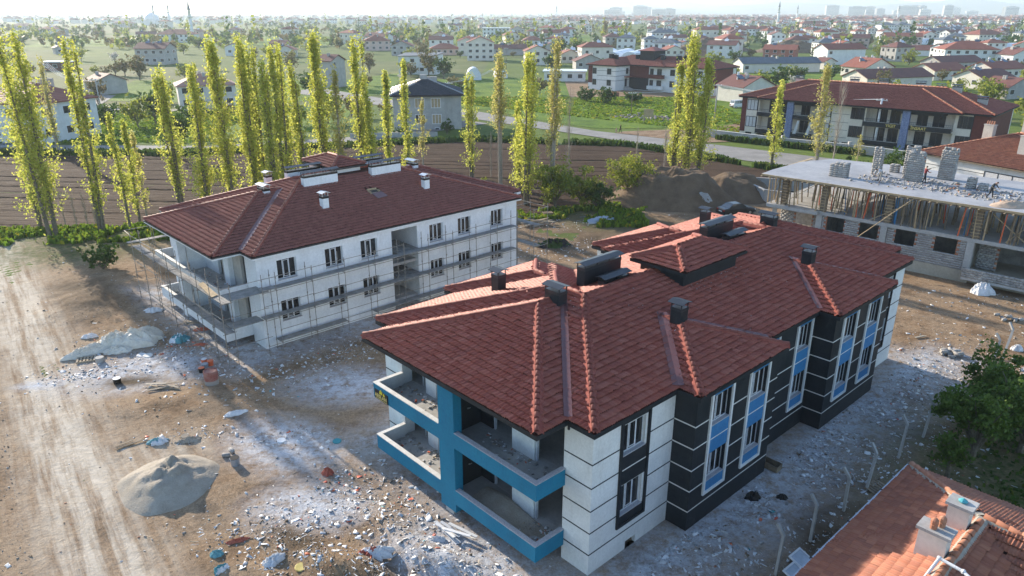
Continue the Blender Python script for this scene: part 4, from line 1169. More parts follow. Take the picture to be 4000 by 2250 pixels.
    MB().add([(-4.66, 11.92, zq(-4.66) + .05), (-4.18, 11.92, zq(-4.18) + .05), (-4.18, 12.68, zq(-4.18) + .05), (-4.66, 12.68, zq(-4.66) + .05)], [(0, 1, 2, 3)]).build('hatch_shade_sheet', 'interior_dark', h)  # flat dark sheet standing in for the shade inside the hatch
    M = Matrix.Translation((-3.68, 12.38, zq(-3.68) + .16)) @ Matrix.Rotation(math.atan(s), 4, 'Y') @ Matrix.Rotation(.12, 4, 'Z')
    MB().obox(M, .85, .98, .04).build('hatch_lid', 'flashing', h)
    n = 160
    u = np.concatenate([rng.normal(-3.5, .35, 80), rng.normal(-6.4, .25, 80)]); v = np.concatenate([rng.choice([7.3, 16.8], 80) + rng.normal(0, .3, 80), rng.uniform(7.4, 16.6, 80)])
    V, Fq = replicate(BOX_V, BOX_F, rot_T(rng, n, np.stack([u, v, roof_z(blocks, u, v, s, ze) + .07], -1), np.stack([rng.uniform(.03, .12, n), rng.uniform(.03, .08, n), rng.uniform(.01, .03, n)], -1), .3))
    tag(link('plaster_crumbs', np_mesh('plaster_crumbs', V, Fq, 'rubble_grey'), root), kind='stuff')
build_white()

def build_scaffold():
    F = FA
    rng = random.Random(3)
    def standard(root, x, y, z0, z1):
        mb = MB().tube((x, y, z0), (x + rng.uniform(-.03, .03), y + rng.uniform(-.03, .03), z1), .025, n=6)
        for z in (z0 + .06, .75, 1.6, 2.6, 3.5, 4.5, 5.4):
            if z0 < z < z1:
                mb.tube((x, y, z - .045), (x, y, z + .045), .05, n=6)
        mb.build('standard', 'tube_steel', root)
    def rail(root, p, q, name='ledger', r=.023):
        MB().tube(p, q, r, n=5).build(name, 'tube_steel', root)
    def plank(root, x0, x1, y0, y1, z, tilt=0.0, mat='plank_grey'):
        mb = MB()
        if abs(x1 - x0) < abs(y1 - y0):
            w = (x1 - x0) / 3
            for i in range(3):
                mb.box(x0 + i * w + .006, x0 + (i + 1) * w - .006, y0, y1, z, z + .05)
        else:
            w = (y1 - y0) / 3
            for i in range(3):
                mb.box(x0, x1, y0 + i * w + .006, y0 + (i + 1) * w - .006, z, z + .05)
        mb.build('deck_plank', mat, root)
    # long side
    r1 = thing('scaffolding', 'grey tube scaffolding with plank decks along the long white wall', 'scaffolding', (F[0], F[1], 0), F[2])
    vs = [.65, 3.3, 5.85, 8.4, 11.0, 13.3, 15.75, 18.2, 20.5, 22.9]
    for v in vs:
        standard(r1, .36, v, -.05, rng.uniform(5.75, 6.0)); standard(r1, 1.12, v + .08, -.05, rng.uniform(5.6, 5.95))
        for z in (.72, 2.58, 4.55):
            rail(r1, (.3, v + .04, z), (1.2, v + .04, z), 'transom')
    standard(r1, 1.12, -.25, -.05, 5.85)
    for a, b in zip([-.25] + vs[:-1], vs):
        for z in (.75, 2.62, 4.60):
            if rng.random() < (.75 if z < 1 else .97):
                plank(r1, .40, 1.06, a - .04, b + .08, z + rng.uniform(-.02, .03))
        for z in (1.65, 3.55, 5.5):
            if rng.random() < .92:
                rail(r1, (1.12, a + .05, z), (1.12, b + .1, z + rng.uniform(-.04, .04)), 'guard_rail')
    for z in (.68, 2.55, 4.52):
        rail(r1, (1.15, -.3, z), (1.15, 11.2, z)); rail(r1, (1.15, 11.0, z), (1.15, 23.1, z)); rail(r1, (.33, .6, z), (.33, 23.1, z))
    # boards laid across the stair recess
    for z in (2.6, 4.58):
        for i in range(5):
            MB().box(-2.9, .3, 11.05 + i * .42, 11.40 + i * .42, z, z + .05).build('deck_plank', 'plank_grey', r1)
    # balcony front
    r2 = thing('scaffolding', 'scaffolding with sagging decks around the balconies of the white block', 'scaffolding', (F[0], F[1], 0), F[2])
    us = [1.15, -.55, -2.6, -5.3, -8.0, -10.7, -13.4, -15.8]
    for u in us:
        standard(r2, u, -3.1, -.05, rng.uniform(5.6, 6.1)); standard(r2, u - .1, -2.42, -.05, rng.uniform(5.5, 5.9))
        for z in (2.4, 4.45):
            rail(r2, (u - .05, -3.2, z), (u - .05, -2.3, z), 'transom')
    for a, b in zip(us[1:], us[:-1]):
        for z in (2.45, 4.5):
            if z > 3 or a > -9:
                plank(r2, a - .1, b + .1, -3.05, -2.45, z + rng.uniform(-.03, .05))
        for z in (1.3, 3.4, 5.5):
            rail(r2, (a, -3.12, z + rng.uniform(-.1, .1)), (b, -3.12, z + rng.uniform(-.1, .1)), 'guard_rail')
    for (y0, y1, z, x0, x1) in ((-2.4, .2, 4.52, -.45, 1.1), (-2.4, -.3, 2.5, -.3, .9)):
        for i in range(3):
            w = (x1 - x0) / 3
            MB().box(x0 + i * w + .01, x0 + (i + 1) * w - .01, y0, y1, z + .01 * i, z + .05 + .01 * i).build('deck_plank', 'plank_grey', r2)
    plank(r2, -3.4, -1.95, -1.7, -1.1, 1.50); 
    for z in (1.35, 3.45, 5.5):
        rail(r2, (1.15, -3.1, z), (1.15, .05, z), 'guard_rail')
    for k in range(3):
        MB().bar((-.3 - k * .06, -3.0 + k * .15, 4.62), (-3.2, -2.7 + k * .1, 4.66 + k * .04), .16, .03).build('loose_board', 'timber', r2)
    # left end
    for v in (-1.0, 1.2, 3.4):
        standard(r2, -16.9, v, -.05, 5.9); standard(r2, -17.5, v, -.05, 5.8)
    for a, b in ((-3.0, -1.0), (-1.0, 1.2), (1.2, 3.4)):
        plank(r2, -17.45, -16.95, a, b, 4.5); rail(r2, (-17.5, a, 5.5), (-17.5, b, 5.5), 'guard_rail')
    rail(r2, (-15.8, -3.1, 5.5), (-17.5, -3.0, 5.5), 'guard_rail')
    # far gable
    r3 = thing('scaffolding', 'thin scaffolding frame at the far gable end of the white block', 'scaffolding', (F[0], F[1], 0), F[2])
    for u in (1.6, -.6, -3.0, -5.4):
        standard(r3, u, 24.5, -.05, 6.0); standard(r3, u, 26.2, -.05, 6.2)
        for z in (2.5, 4.4, 5.9):
            rail(r3, (u, 24.4, z), (u, 26.3, z), 'transom')
    for a, b in ((-.6, 1.6), (-3.0, -.6), (-5.4, -3.0)):
        for z in (2.5, 4.4, 5.9):
            rail(r3, (a, 24.5, z), (b, 24.5, z)); rail(r3, (a, 26.2, z), (b, 26.2, z))
        plank(r3, a, b, 24.6, 25.3, 2.55); plank(r3, a, b, 24.6, 25.3, 4.45)
build_scaffold()

# ------------------------------------------------------------------ concrete shell under construction
def block_wall(root, a0, a1, z0, z1, c, holes, rng, ax='v', max_single=1000, lst=None, bl=.40, bh=.20, th=.19):
    """courses of hollow blocks, each block its own piece"""
    nz = int(round((z1 - z0) / bh))
    for r in range(nz):
        z = z0 + r * bh
        x = a0 - (bl / 2 if r % 2 else 0)
        while x < a1 - .02:
            p, q = max(x, a0), min(x + bl, a1)
            x += bl
            segs = [(p, q)]
            for h in holes:
                if h[2] < z + bh / 2 < h[3]:
                    ns = []
                    for (s0, s1) in segs:
                        if h[0] < s1 and h[1] > s0:
                            if s0 < h[0]: ns.append((s0, h[0]))
                            if s1 > h[1]: ns.append((h[1], s1))
                        else:
                            ns.append((s0, s1))
                    segs = ns
            for (s0, s1) in segs:
                if s1 - s0 > .05:
                    edge = any(abs(s0 - h[1]) < .01 or abs(s1 - h[0]) < .01 for h in holes if h[2] < z + bh / 2 < h[3])
                    lst.append((ax, c, s0, s1, z, th, edge and (s1 - s0) < .3))
def put_blocks(root, lst, n_single, rng, red=True):
    me = bpy.data.meshes.new('block'); 
    V = BOX_V.copy()
    for i, (ax, c, s0, s1, z, th, rd) in enumerate(lst):
        pass
    meg = np_mesh('block', BOX_V, BOX_F, 'block_grey'); mer = np_mesh('block', BOX_V, BOX_F, 'block_red')
    bpy.data.meshes.remove(me)
    T = []; R = []
    for (ax, c, s0, s1, z, th, rd) in lst:
        dz = rng.uniform(-.012, .012); g = .012
        if ax == 'v':
            M = Matrix.Translation(((s0 + s1) / 2, c + th / 2 + dz, z + .1)) @ Matrix.Diagonal((s1 - s0 - g, th, .20 - g, 1))
        else:
            M = Matrix.Translation((c + th / 2 + dz, (s0 + s1) / 2, z + .1)) @ Matrix.Diagonal((th, s1 - s0 - g, .20 - g, 1))
        T.append(M); R.append(rd)
    for i, M in enumerate(T[:n_single]):
        link('block', mer if (R[i] and red) else meg, root, M)
    rest = T[n_single:]
    if rest:
        A = np.array([[list(r) for r in m] for m in rest])
        V, Fq = replicate(BOX_V, BOX_F, A)
        tag(link('block_courses', np_mesh('block_courses', V, Fq, ['block_grey', 'block_red'], mi=np.repeat(np.array(R[n_single:]).astype(int), 6)), root), kind='stuff')
def build_shell():
    F = FC
    rng = random.Random(12)
    root = thing('concrete_shell', 'grey block and concrete building shell with a bare slab roof under construction', 'building', (F[0], F[1], 0), F[2])
    Z1, Z2 = 3.96, 6.86
    UE = 30.0
    MB().box(.4, UE, .25, 13, -.3, 1.0).build('foundation', 'foundation', root)
    MB().box(5.0, 18.6, -.03, .25, -.3, 1.05).build('foundation_beam', 'foundation', root)
    MB().poly([(0, -.45), (5.2, -.45), (5.2, -.02), (UE, -.02), (UE, 13.0), (0, 13.0)], Z1 - .32, Z1).build('floor_slab', 'concrete', root)
    MB().poly([(-.75, -.55), (UE, -.55), (UE, 12.6), (7.4, 13.2), (1.2, 12.3), (-.6, 8.0), (-.9, 2.0)], Z2 - .14, Z2).build('roof_slab', 'slab_top', root)
    for u in (0.35, 5.0, 10.95, 18.0, 24.0):
        w = .55 if u > 4 else .45
        MB().box(u, u + w, -.015 if u > 4 else .4, .5, -.2, Z1 - .33).build('column', 'concrete', root)
    # block infill of the street face
    holes = [(6.03, 7.66, 2.19, 3.61), (9.07, 10.75, 2.19, 3.61), (12.25, 13.92, 2.19, 3.61), (15.53, 17.25, 2.19, 3.61)]
    lst = []
    for a, b in ((5.56, 10.94), (11.51, 17.99)):
        block_wall(root, a, b, 1.05, 3.63, .05, holes, rng, lst=lst)
    block_wall(root, .85, 4.95, 1.05, 3.63, 1.3, [(2.4, 4.1, 1.0, 3.63)], rng, lst=lst)
    block_wall(root, 18.6, 27.5, 1.05, 3.63, 1.6, [(20.2, 22.9, 1.0, 3.63)], rng, lst=lst)
    block_wall(root, 18.3, 27.5, .85, 1.75, -1.15, [], rng, lst=lst)
    put_blocks(root, lst, 300, rng)
    MB().box(18.3, 27.5, -1.14, 1.6, .62, .84).build('balcony_floor', 'concrete', root)
    for bb in ((.5, UE, 5.0, 5.2), (11.3, 11.45, .4, 5), (5.2, 5.35, .6, 5.0), (18.2, 18.35, .6, 5)):
        MB().box(*bb, 1.0, 3.62).build('room_wall', 'block_grey', root)
    MB().box(6.1, 7.6, .3, .5, 3.70, 3.80).build('site_marking', 'plastic_red', root)
    # formwork: props, column forms, edge boards
    fr = thing('formwork', 'forest of timber props and boards holding up the bare concrete slab', 'formwork', (F[0], F[1], 0), F[2])
    def prop(u, v, tilt, mat, r):
        a = rng.uniform(-tilt, tilt); b = rng.uniform(-tilt, tilt)
        MB().tube((u, v, Z1), (u + a, v + b, Z2 - .26), r * 1.1, r * .8, n=6).build('prop', mat, fr)
    for k in range(230):
        v = rng.choice([-.25, .0, .6, 1.4, 2.4, 3.6, 5.0, 7.0])
        u = rng.uniform(-.1, 27.5)
        if v < 0 and u > 5: v = .15
        prop(u, v, .28 if rng.random() < .6 else .1, rng.choice(['timber', 'timber', 'timber_old', 'timber_old', 'panel_blue', 'plastic_red'] if rng.random() < .5 else ['timber', 'timber_old']), rng.uniform(.04, .07))
    for (u0, z0, u1, z1, v) in ((1.5, 4.1, 4.6, 6.5, -.2), (5.3, 6.4, 7.6, 4.2, .1), (9.9, 4.0, 13.3, 6.3, -.05), (19.4, 6.3, 22.2, 4.2, 0), (20.7, 4.1, 22.6, 6.5, .1), (22.6, 4.0, 24.6, 6.4, 0), (24.9, 4.1, 27.0, 5.5, .0), (16.8, 4.3, 18.8, 5.6, .8), (.4, 4.1, .9, 6.4, -.3)):
        MB().bar((u0, v, z0), (u1, v + .1, z1), .14, .05).build('brace_board', 'timber', fr)
    MB().bar((13.4, -.6, 6.72), (9.6, -2.0, 2.6), .08, .06).build('long_pole', 'timber', fr)
    for u in (1.2, 5.2, 11.1, 18.2, 24.1):
        for v in ((.0,) if u > 2 else (.1,)):
            cf = MB().box(u, u + .5, v + .05, v + .5, Z1, Z2 - .14).build('column_form', 'timber_old', fr)
            for i in range(9):
                z = Z1 + .2 + i * .28
                MB().box(u - .14, u + .64, v - .01, v + .045, z, z + .05).build('form_batten', 'timber', cf)
    for i in range(8):
        a = -.75 + i * 3.5
        MB().box(a + .02, a + 3.48, -.66 + rng.uniform(-.03, .03), -.56, Z2 - .16, Z2 + .02 + rng.uniform(-.02, .02)).build('edge_board', 'timber', fr)
        MB().box(a + .02, a + 3.48, -.60, .3, Z2 - .26, Z2 - .20).build('soffit_board', 'timber_old', fr)
    for i in range(36):
        u = -.6 + i * .8 + rng.uniform(-.2, .2)
        MB().bar((u, -.95 + rng.uniform(-.15, .1), Z2 - .20), (u + rng.uniform(-.1, .1), .9, Z2 - .19), .09, .05).build('cross_batten', 'timber', fr)
    for i in range(6):
        v = 0.2 + i * 2
        MB().box(-1.15, -.78, v, v + 1.9, Z2 - .22, Z2 - .16).build('edge_board', 'timber', fr)
    # chimney piers on the slab, block by block
    def pier(u, v, w, d, h, label, ragged=True):
        p = thing('block_pier', label, 'pier', (*loc2w(F, u, v), Z2), F[2], 'block piers on the slab')
        L = []
        nz = int(h / .2)
        for r in range(nz):
            z = r * .2
            fl = r % 2
            for (ax, c, a0, a1) in (('v', -d / 2, -w / 2 + (0.19 if fl else 0), w / 2 - (0 if fl else .19)), ('v', d / 2 - .19, -w / 2 + (0 if fl else .19), w / 2 - (.19 if fl else 0)), ('u', -w / 2, -d / 2 + (0 if fl else .19), d / 2 - (.19 if fl else 0)), ('u', w / 2 - .19, -d / 2 + (.19 if fl else 0), d / 2 - (0 if fl else .19))):
                n = max(1, int(round((a1 - a0) / .4))); st = (a1 - a0) / n
                for i in range(n):
                    if r == nz - 1 and ragged and rng.random() < .4: continue
                    L.append((ax, c + rng.uniform(-.012, .012), a0 + i * st, a0 + (i + 1) * st, z, .19, rng.random() < .025))
        put_blocks(p, L, 300, rng)
    pier(7.75, 6.3, .8, .7, 2.9, 'slim grey block pier behind the stooping worker in a pale shirt')
    pier(9.9, 9.3, 1.1, .9, 2.9, 'block pier standing farthest back, half hidden behind the widest one')
    pier(11.15, 6.3, 1.4, .9, 2.9, 'widest block pier with ragged top, left of the worker in red')
    pier(13.2, 9.2, 1.3, .9, 3.1, 'hollow block pier with open flue, right of the worker in red')
    pier(16.0, 6.6, .7, .7, 1.0, 'short block pier stub with a pale top near the slab middle', False)
    pier(17.0, 6.4, .7, .7, .7, 'lowest block pier stub with open top beside the short one', False)
    def stack(u, v, nu, nv, nz, label, taper=0):
        p = thing('block_stack', label, 'blocks', (*loc2w(F, u, v), Z2), F[2], 'stacks of blocks on the slab')
        meg = np_mesh('block', BOX_V, BOX_F, 'block_grey')
        for k in range(nz):
            for i in range(nu):
                for j in range(nv):
                    if k == nz - 1 and taper and (i == 0 or rng.random() < .2): continue
                    M = Matrix.Translation(((i - nu / 2 + .5) * .41 + rng.uniform(-.01, .01), (j - nv / 2 + .5) * .21, k * .2 + .1)) @ Matrix.Diagonal((.39, .19, .19, 1))
                    link('block', meg, p, M)
    stack(5.3, 3.3, 4, 4, 7, 'big neat stack of grey blocks near the left end of the slab', 1)
    stack(8.5, 9.3, 2, 3, 4, 'small cube of stacked blocks between two piers')
    # loose blocks and rubble on the slab
    nr = np.random.default_rng(9)
    n = 420
    cu = nr.choice([8.5, 11.0, 13.5, 15.0, 17.5, 19.5], n); u = cu + nr.normal(0, .9, n); v = nr.choice([3.0, 4.0, 5.2, 6.8], n) + nr.normal(0, .6, n)
    sz = np.stack([nr.uniform(.05, .3, n), nr.uniform(.04, .18, n), nr.uniform(.03, .16, n)], -1)
    x, y = loc2w(F, u, v)
    V, Fq = replicate(BOX_V, BOX_F, rot_T(nr, n, np.stack([x, y, Z2 + sz[:, 2] / 2], -1), sz, .1))
    tag(link('slab_rubble', np_mesh('slab_rubble', V, Fq, ['block_grey', 'rubble_grey', 'timber_bits', 'block_red'], mi=np.repeat(nr.choice(4, n, p=[.5, .3, .12, .08]), 6))), 'scattered block offcuts and rubble on the concrete slab', 'rubble', kind='stuff')
    def cone_heap(name, label, u, v, r, h, mat, z=Z2, sq=1.0, world=None, seed=1, top=.85):
        x, y = world if world else loc2w(F, u, v)
        ths = np.linspace(0, 2 * math.pi, 64, endpoint=False); rs = np.linspace(0, 1, 20)
        V = [(0, 0, h * top)]
        for t in rs[1:]:
            for a in ths:
                rr = r * t * (1 + .18 * (vnoise(np.array(math.cos(a) * 2 + 9), np.array(math.sin(a) * 2 + 9), seed) - .5))
                hz = h * max(0, min(top, (1 - t) ** 1.05 * 1.05)) * (1 + .9 * (float(fbm(np.array(math.cos(a) * t * 4 + 20), np.array(math.sin(a) * t * 4 + 20), seed, 5)) - .47))
                V.append((rr * math.cos(a), rr * sq * math.sin(a), hz if t < .999 else -.03))
        Fs = [(0, 1 + i, 1 + (i + 1) % 64) for i in range(64)]
        me = bpy.data.meshes.new(name)
        for k in range(18):
            for i in range(64):
                j = (i + 1) % 64
                Fs.append((1 + k * 64 + i, 1 + (k + 1) * 64 + i, 1 + (k + 1) * 64 + j, 1 + k * 64 + j))
        me.from_pydata(V, [], Fs); me.materials.append(MATS[mat]); me.polygons.foreach_set('use_smooth', [True] * len(Fs)); me.update()
        o = link(name, me); o.location = (x, y, z)
        return tag(o, label, 'heap')
    cone_heap('sand_heap', 'pinkish sand heap on the slab edge beside the shovelling worker', 20.2, 1.5, 1.7, .55, 'sand_pink', sq=.7)
    cone_heap('plaster_heap', 'low pale plaster heap on the concrete slab', 16.8, 4.2, 1.3, .26, 'rubble_grey', sq=.45, seed=4)
    global CONE
    CONE = cone_heap
    bk = MB().lathe([(.13, 0), (.17, .3), (.18, .3), (.15, .26), (.12, .25)], n=14)
    o = bk.build('bucket', 'sack_white'); o.location = (*loc2w(F, 19.3, 4.2), Z2); tag(o, 'white plastic bucket on the slab by the shovelling worker', 'bucket')
build_shell()
CONE('sand_heap', 'big grey sand heap in the open left of the teal block', 0, 0, 2.5, 1.15, 'sand', 0.0, 1.0, (-17.0, 30.9), 7)

# ------------------------------------------------------------------ orange roofed house at the lower right corner
def build_corner():
    F = (17.26, 27.1, -.83)
    root = thing('house', 'low house with orange tiled roof and grey gutter at the lower right corner', 'house', (F[0], F[1], 0), F[2])
    MB().box(.5, 13, -15, -.5, -.2, 3.35).build('wall', 'stucco_cream', root)
    s, ze = .335, 3.5
    b1 = [0, 14, -7.3, 0]; b2 = [0, 7.3, -16, 0]
    blocks = [b1, b2]
    tiled_roof(root, F, blocks, s, ze, 'tile_orange', 'stucco_cream', .25, .36, 2, 3, single=300, seed=21, eave_h=.15, amp=.022)
    cap = cap_mesh('ridge_tile', 'ridge_orange', .13, .44)
    hp = lambda u, v: (u, v, float(roof_z(blocks, u, v, s, ze)) + .03)
    for a, b in (((.05, -.05), (3.6, -3.6)), ((3.65, -3.65), (13, -3.65)), ((3.65, -12), (3.65, -3.7))):
        ridge_line(root, hp(*a), hp(*b), cap, 'mortar_grey', .4, w=.44)
    MB().bar((-.10, -16, 3.42), (-.10, .15, 3.42), .16, .13).build('gutter', 'gutter_grey', root)
    MB().bar((-.02, .10, 3.42), (14, .10, 3.42), .16, .13).build('gutter', 'gutter_grey', root)
    for v in (-2.6, -5.6, -8.6):
        MB().box(-.22, .02, v - .02, v + .02, 3.34, 3.52).build('gutter_strap', 'metal_dark', root)
    def chim(u0, u1, v0, v1, z0, z1):
        c = MB().box(u0, u1, v0, v1, z0, z1).build('chimney', 'stucco_cream', root)
        MB().box(u0 - .09, u1 + .09, v0 - .09, v1 + .09, z1, z1 + .11).build('chimney_slab', 'concrete', c)
        return c
    c1 = chim(2.55, 3.45, -7.0, -6.45, 4.1, 5.55)
    for v in (-6.85, -6.55):
        MB().lathe([(.11, 0), (.12, .16), (.10, .18), (.13, .22), (.12, .34), (.05, .42), (.01, .43)], (3.0 + (v + 6.7) * .5, v, 5.66), 10).build('chimney_pot', 'ridge_orange', c1)
    c2 = chim(2.75, 3.45, -4.85, -4.3, 4.1, 5.55)
    MB().lathe([(.14, 0), (.16, .04), (.10, .09), (.02, .13)], (3.1, -4.55, 5.67), 8).build('net_scrap', 'plastic_teal', c2)
    # hot water tank and pipe of the solar heater
    t = thing('water_tank', 'shiny cylindrical steel water tank on the orange roof', 'tank', (*loc2w(F, 5.55, -8.3), 4.3), F[2])
    MB().lathe([(.42, 0), (.45, .03), (.45, 1.15), (.42, 1.22), (.30, 1.27), (.05, 1.29)], n=28).build('tank_body', 'metal_zinc', t, True)
    for z in (.35, .42, .80):
        MB().lathe([(.452, z), (.462, z + .01), (.462, z + .03), (.452, z + .04)], n=28).build('tank_band', 'metal_zinc', t)
    for x, y in ((.3, .3), (-.3, .3), (.3, -.3), (-.3, -.3)):
        MB().bar((x, y, -.3), (x, y, .05), .05, .05).build('tank_leg', 'metal_dark', t)
    p = thing('pipe', 'white plastic pipe rising and crossing the orange roof by the chimney', 'pipe', (*loc2w(F, 0, 0), 0), F[2])
    pts = [(3.25, -8.5, 4.4), (3.45, -7.55, 5.15), (4.2, -7.65, 5.15), (5.2, -8.1, 5.0)]
    for a, b in zip(pts[:-1], pts[1:]):
        MB().tube(a, b, .055, n=8).build('pipe_run', 'sack_white', p)
    for a in pts[1:3]:
        MB().lathe([(.02, -.07), (.07, -.05), (.075, 0), (.07, .05), (.02, .07)], a, 8).build('pipe_elbow', 'sack_white', p)
    sp = thing('solar_panel', 'dark solar heater panel at the bottom edge on the orange roof', 'solar panel', (*loc2w(F, 3.9, -8.9), 4.85), F[2])
    MB().box(-.5, .6, -.9, .0, 0, .05).build('panel_glass', 'solar_panel', sp); MB().box(-.55, .65, .0, .05, -.05, .08).build('panel_frame', 'win_white', sp)
build_corner()

# ------------------------------------------------------------------ finished apartment block behind the concrete shell
def simple_window(root, ax, c, a0, a1, z0, z1, sgn, frame='metal_dark', glass='glass_far', sashes=2):
    mb = MB(); f = .09
    for (p, q, b, t) in ((a0, a0 + f, z0, z1), (a1 - f, a1, z0, z1), (a0 + f, a1 - f, z0, z0 + f), (a0 + f, a1 - f, z1 - f, z1)):
        pbox(mb, ax, c, .004, .05, p, q, b, t, sgn)
    for i in range(1, sashes):
        m_ = a0 + (a1 - a0) * i / sashes
        pbox(mb, ax, c, .004, .045, m_ - .035, m_ + .035, z0 + f, z1 - f, sgn)
    o = mb.build('window', frame, root)
    for i in range(sashes):
        g = MB(); w = (a1 - a0) / sashes
        pbox(g, ax, c, .003, .015, a0 + i * w + .05, a0 + (i + 1) * w - .05, z0 + f, z1 - f, sgn)
        g.build('pane', glass, o)
    return o
def rail_fence(root, u0, u1, v, z0, z1):
    mb = MB()
    mb.box(u0, u1, v - .02, v + .02, z1 - .04, z1)
    mb.box(u0, u1, v - .02, v + .02, z0 + .1, z0 + .13)
    n = int((u1 - u0) / .28)
    for i in range(n + 1):
        x = u0 + (u1 - u0) * i / n
        mb.box(x - .012, x + .012, v - .012, v + .012, z0, z1 - .04)
    mb.build('balcony_railing', 'metal_dark', root)
def build_finished():
    F = FE
    root = thing('apartment_block', 'finished cream and black apartment block with gold lettering and red roof', 'building', (F[0], F[1], 0), F[2])
    L, D = 39.3, 17.0
    for bb in ((-.8, 2.6, 0, D), (13.4, 21.8, .001, D), (35.3, L + .9, 0, D), (2.6, 13.4, 1.6, D), (21.8, 35.3, 1.6, D)):
        MB().box(*bb, -.2, 6.9).build('wall', 'stucco_cream', root)
    MB().box(-.84, .15, -.03, D - 1, .6, 6.88).build('corner_cladding', 'clad_maroon', root)
    MB().box(37.9, L + .94, -.03, D - 1, .6, 6.88).build('corner_cladding', 'clad_maroon', root)
    for a, b in ((.25, 2.3), (19.3, 21.4), (13.8, 15.9), (35.8, 37.8)):
        for z, t in ((4.65, 6.6), (1.55, 3.5)):
            simple_window(root, 'v', 0 if a != 13.8 and a != 19.3 else .001, a, b, z, t, -1, sashes=3, glass='curtain' if a < 16 else 'glass_far')
        MB().box(b, b + .14, -.04, -.002, .4, 6.88).build('dark_strip', 'clad_black', root)
    for a, b in ((.4, 1.6), (16.5, 18), (18.5, 20)):
        MB().box(a, b, -.03, -.003, .12, .55).build('basement_window', 'glass_far', root)
    for z in (1.3, 2.6, 3.9, 5.3):
        MB().box(16.2, 19.1, -.012, -.002, z - .03, z + .03).build('stripe', 'clad_black', root)
    for (u0, u1, st) in ((2.7, 13.4, 8.4), (21.85, 35.3, 27.85)):
        for zt in (4.58, 1.5):
            MB().box(u0, u1, -1.0, -.86, zt - .78, zt).build('balcony_parapet', 'clad_black', root)
            MB().box(u0 - .02, u1 + .02, -1.03, -.84, zt, zt + .03).build('coping', 'coping_white', root)
            MB().box(u0, u1, -.86, 1.6, zt - .78, zt - .6).build('balcony_floor', 'stucco_cream', root)
            rail_fence(root, u0, u1, -.92, zt + .03, zt + .5)
            for (a, b) in ((u0 + 1.2, u0 + 2.9), (st + 1.6, st + 3.2), (st + 4.0, st + 5.8), (u0 + 3.4, u0 + 5.0)):
                if b < u1 - .2:
                    simple_window(root, 'v', 1.6, a, b, zt - .55, zt + 1.9, -1, sashes=2, glass='glass_far')
        MB().box(st, st + 1.15, -1.22, -.6, .4, 6.88).build('stone_pier', 'stone_blue', root)
        for i in range(13):
            for j in range(2):
                MB().box(st + j * .58 + .02, st + j * .58 + .56, -1.22 - (.02 + .03 * ((i * 7 + j * 3) % 3) / 2), -1.215, .42 + i * .5, .42 + i * .5 + .46).build('stone', 'stone_blue', root)
        MB().box(st - .35, st + 6, -.9, 1.5, 6.3, 6.86).build('balcony_lintel', 'clad_black', root)
        MB().box(st + 4.6, u1 - .05, -.86, 1.58, .7, 3.8).box(u0, u0 + .15, -.86, 1.58, .7, 6.8) if False else None
    for (u, t) in ((25.45, 'YIGIT'), (29.3, 'İNSAAT')):
        M = Matrix(((1, 0, 0, u), (0, 0, -1, -1.03), (0, 1, 0, 3.95), (0, 0, 0, 1)))
        text_mesh('lettering', t, .66, 'gold', root, M, .015, .012)
    for k in range(2):
        MB().add([(9.9 + k * 2.3, -1.05, 1.2), (10.5 + k * 2.3, -1.05, 1.25), (10.9 + k * 2.3, -.9, 3.6), (10.5 + k * 2.3, -.9, 3.6), (9.9 + k * 2.3, -1.02, 1.2), (10.5 + k * 2.3, -1.02, 1.25), (10.9 + k * 2.3, -.87, 3.6), (10.5 + k * 2.3, -.87, 3.6)],
                 [(0, 1, 2, 3), (7, 6, 5, 4), (0, 3, 7, 4), (1, 5, 6, 2), (0, 4, 5, 1), (3, 2, 6, 7)]).build('balcony_curtain', 'curtain', root)
    s, ze, o = .31, 7.05, .6
    blocks = [[-.8 - o, L + .9 + o, -o, D + o], [-.8 - o + 4.2, L + .9 + o - 4.2, -1.1 - o, D + o - 2]]
    tiled_roof(root, F, blocks, s, ze, 'tile_brown', 'clad_black', .40, .36, 2, 3, seed=31, eave_h=.2, amp=.03)
    cap = cap_mesh('ridge_tile', 'ridge_orange', .17, .6)
    hp = lambda u, v: (u, v, float(roof_z(blocks, u, v, s, ze)) + .03)
    h = (D + 2 * o) / 2
    for a, b in (((L + .9 + o, -o), (L + .9 + o - h, h - o)), ((-.8 - o, -o), (-.8 - o + h, h - o)), ((-.8 - o + h, h - o), (L + .9 + o - h, h - o)), ((L + .9 + o - 4.2, -1.1 - o), (L + .9 + o - 4.2 - 8.5, -1.1 - o + 8.5)), ((-.8 - o + 4.2, -1.1 - o), (-.8 - o + 4.2 + 8.4, -1.1 - o + 8.4))):
        ridge_line(root, hp(*a), hp(*b), cap, 'mortar_red', .58, w=.4)
    for (u, v) in ((6, 9), (10, 10.5), (16, 9.2), (21, 9.2), (27, 9.4), (30, 10.5), (33, 8.0), (37.5, 5.5)):
        z = hp(u, v)[2]
        chimney(root, u - .7, u + .7, v - .4, v + .4, z - .8, z + .85, 'stucco_grey', 'metal_dark')
build_finished()

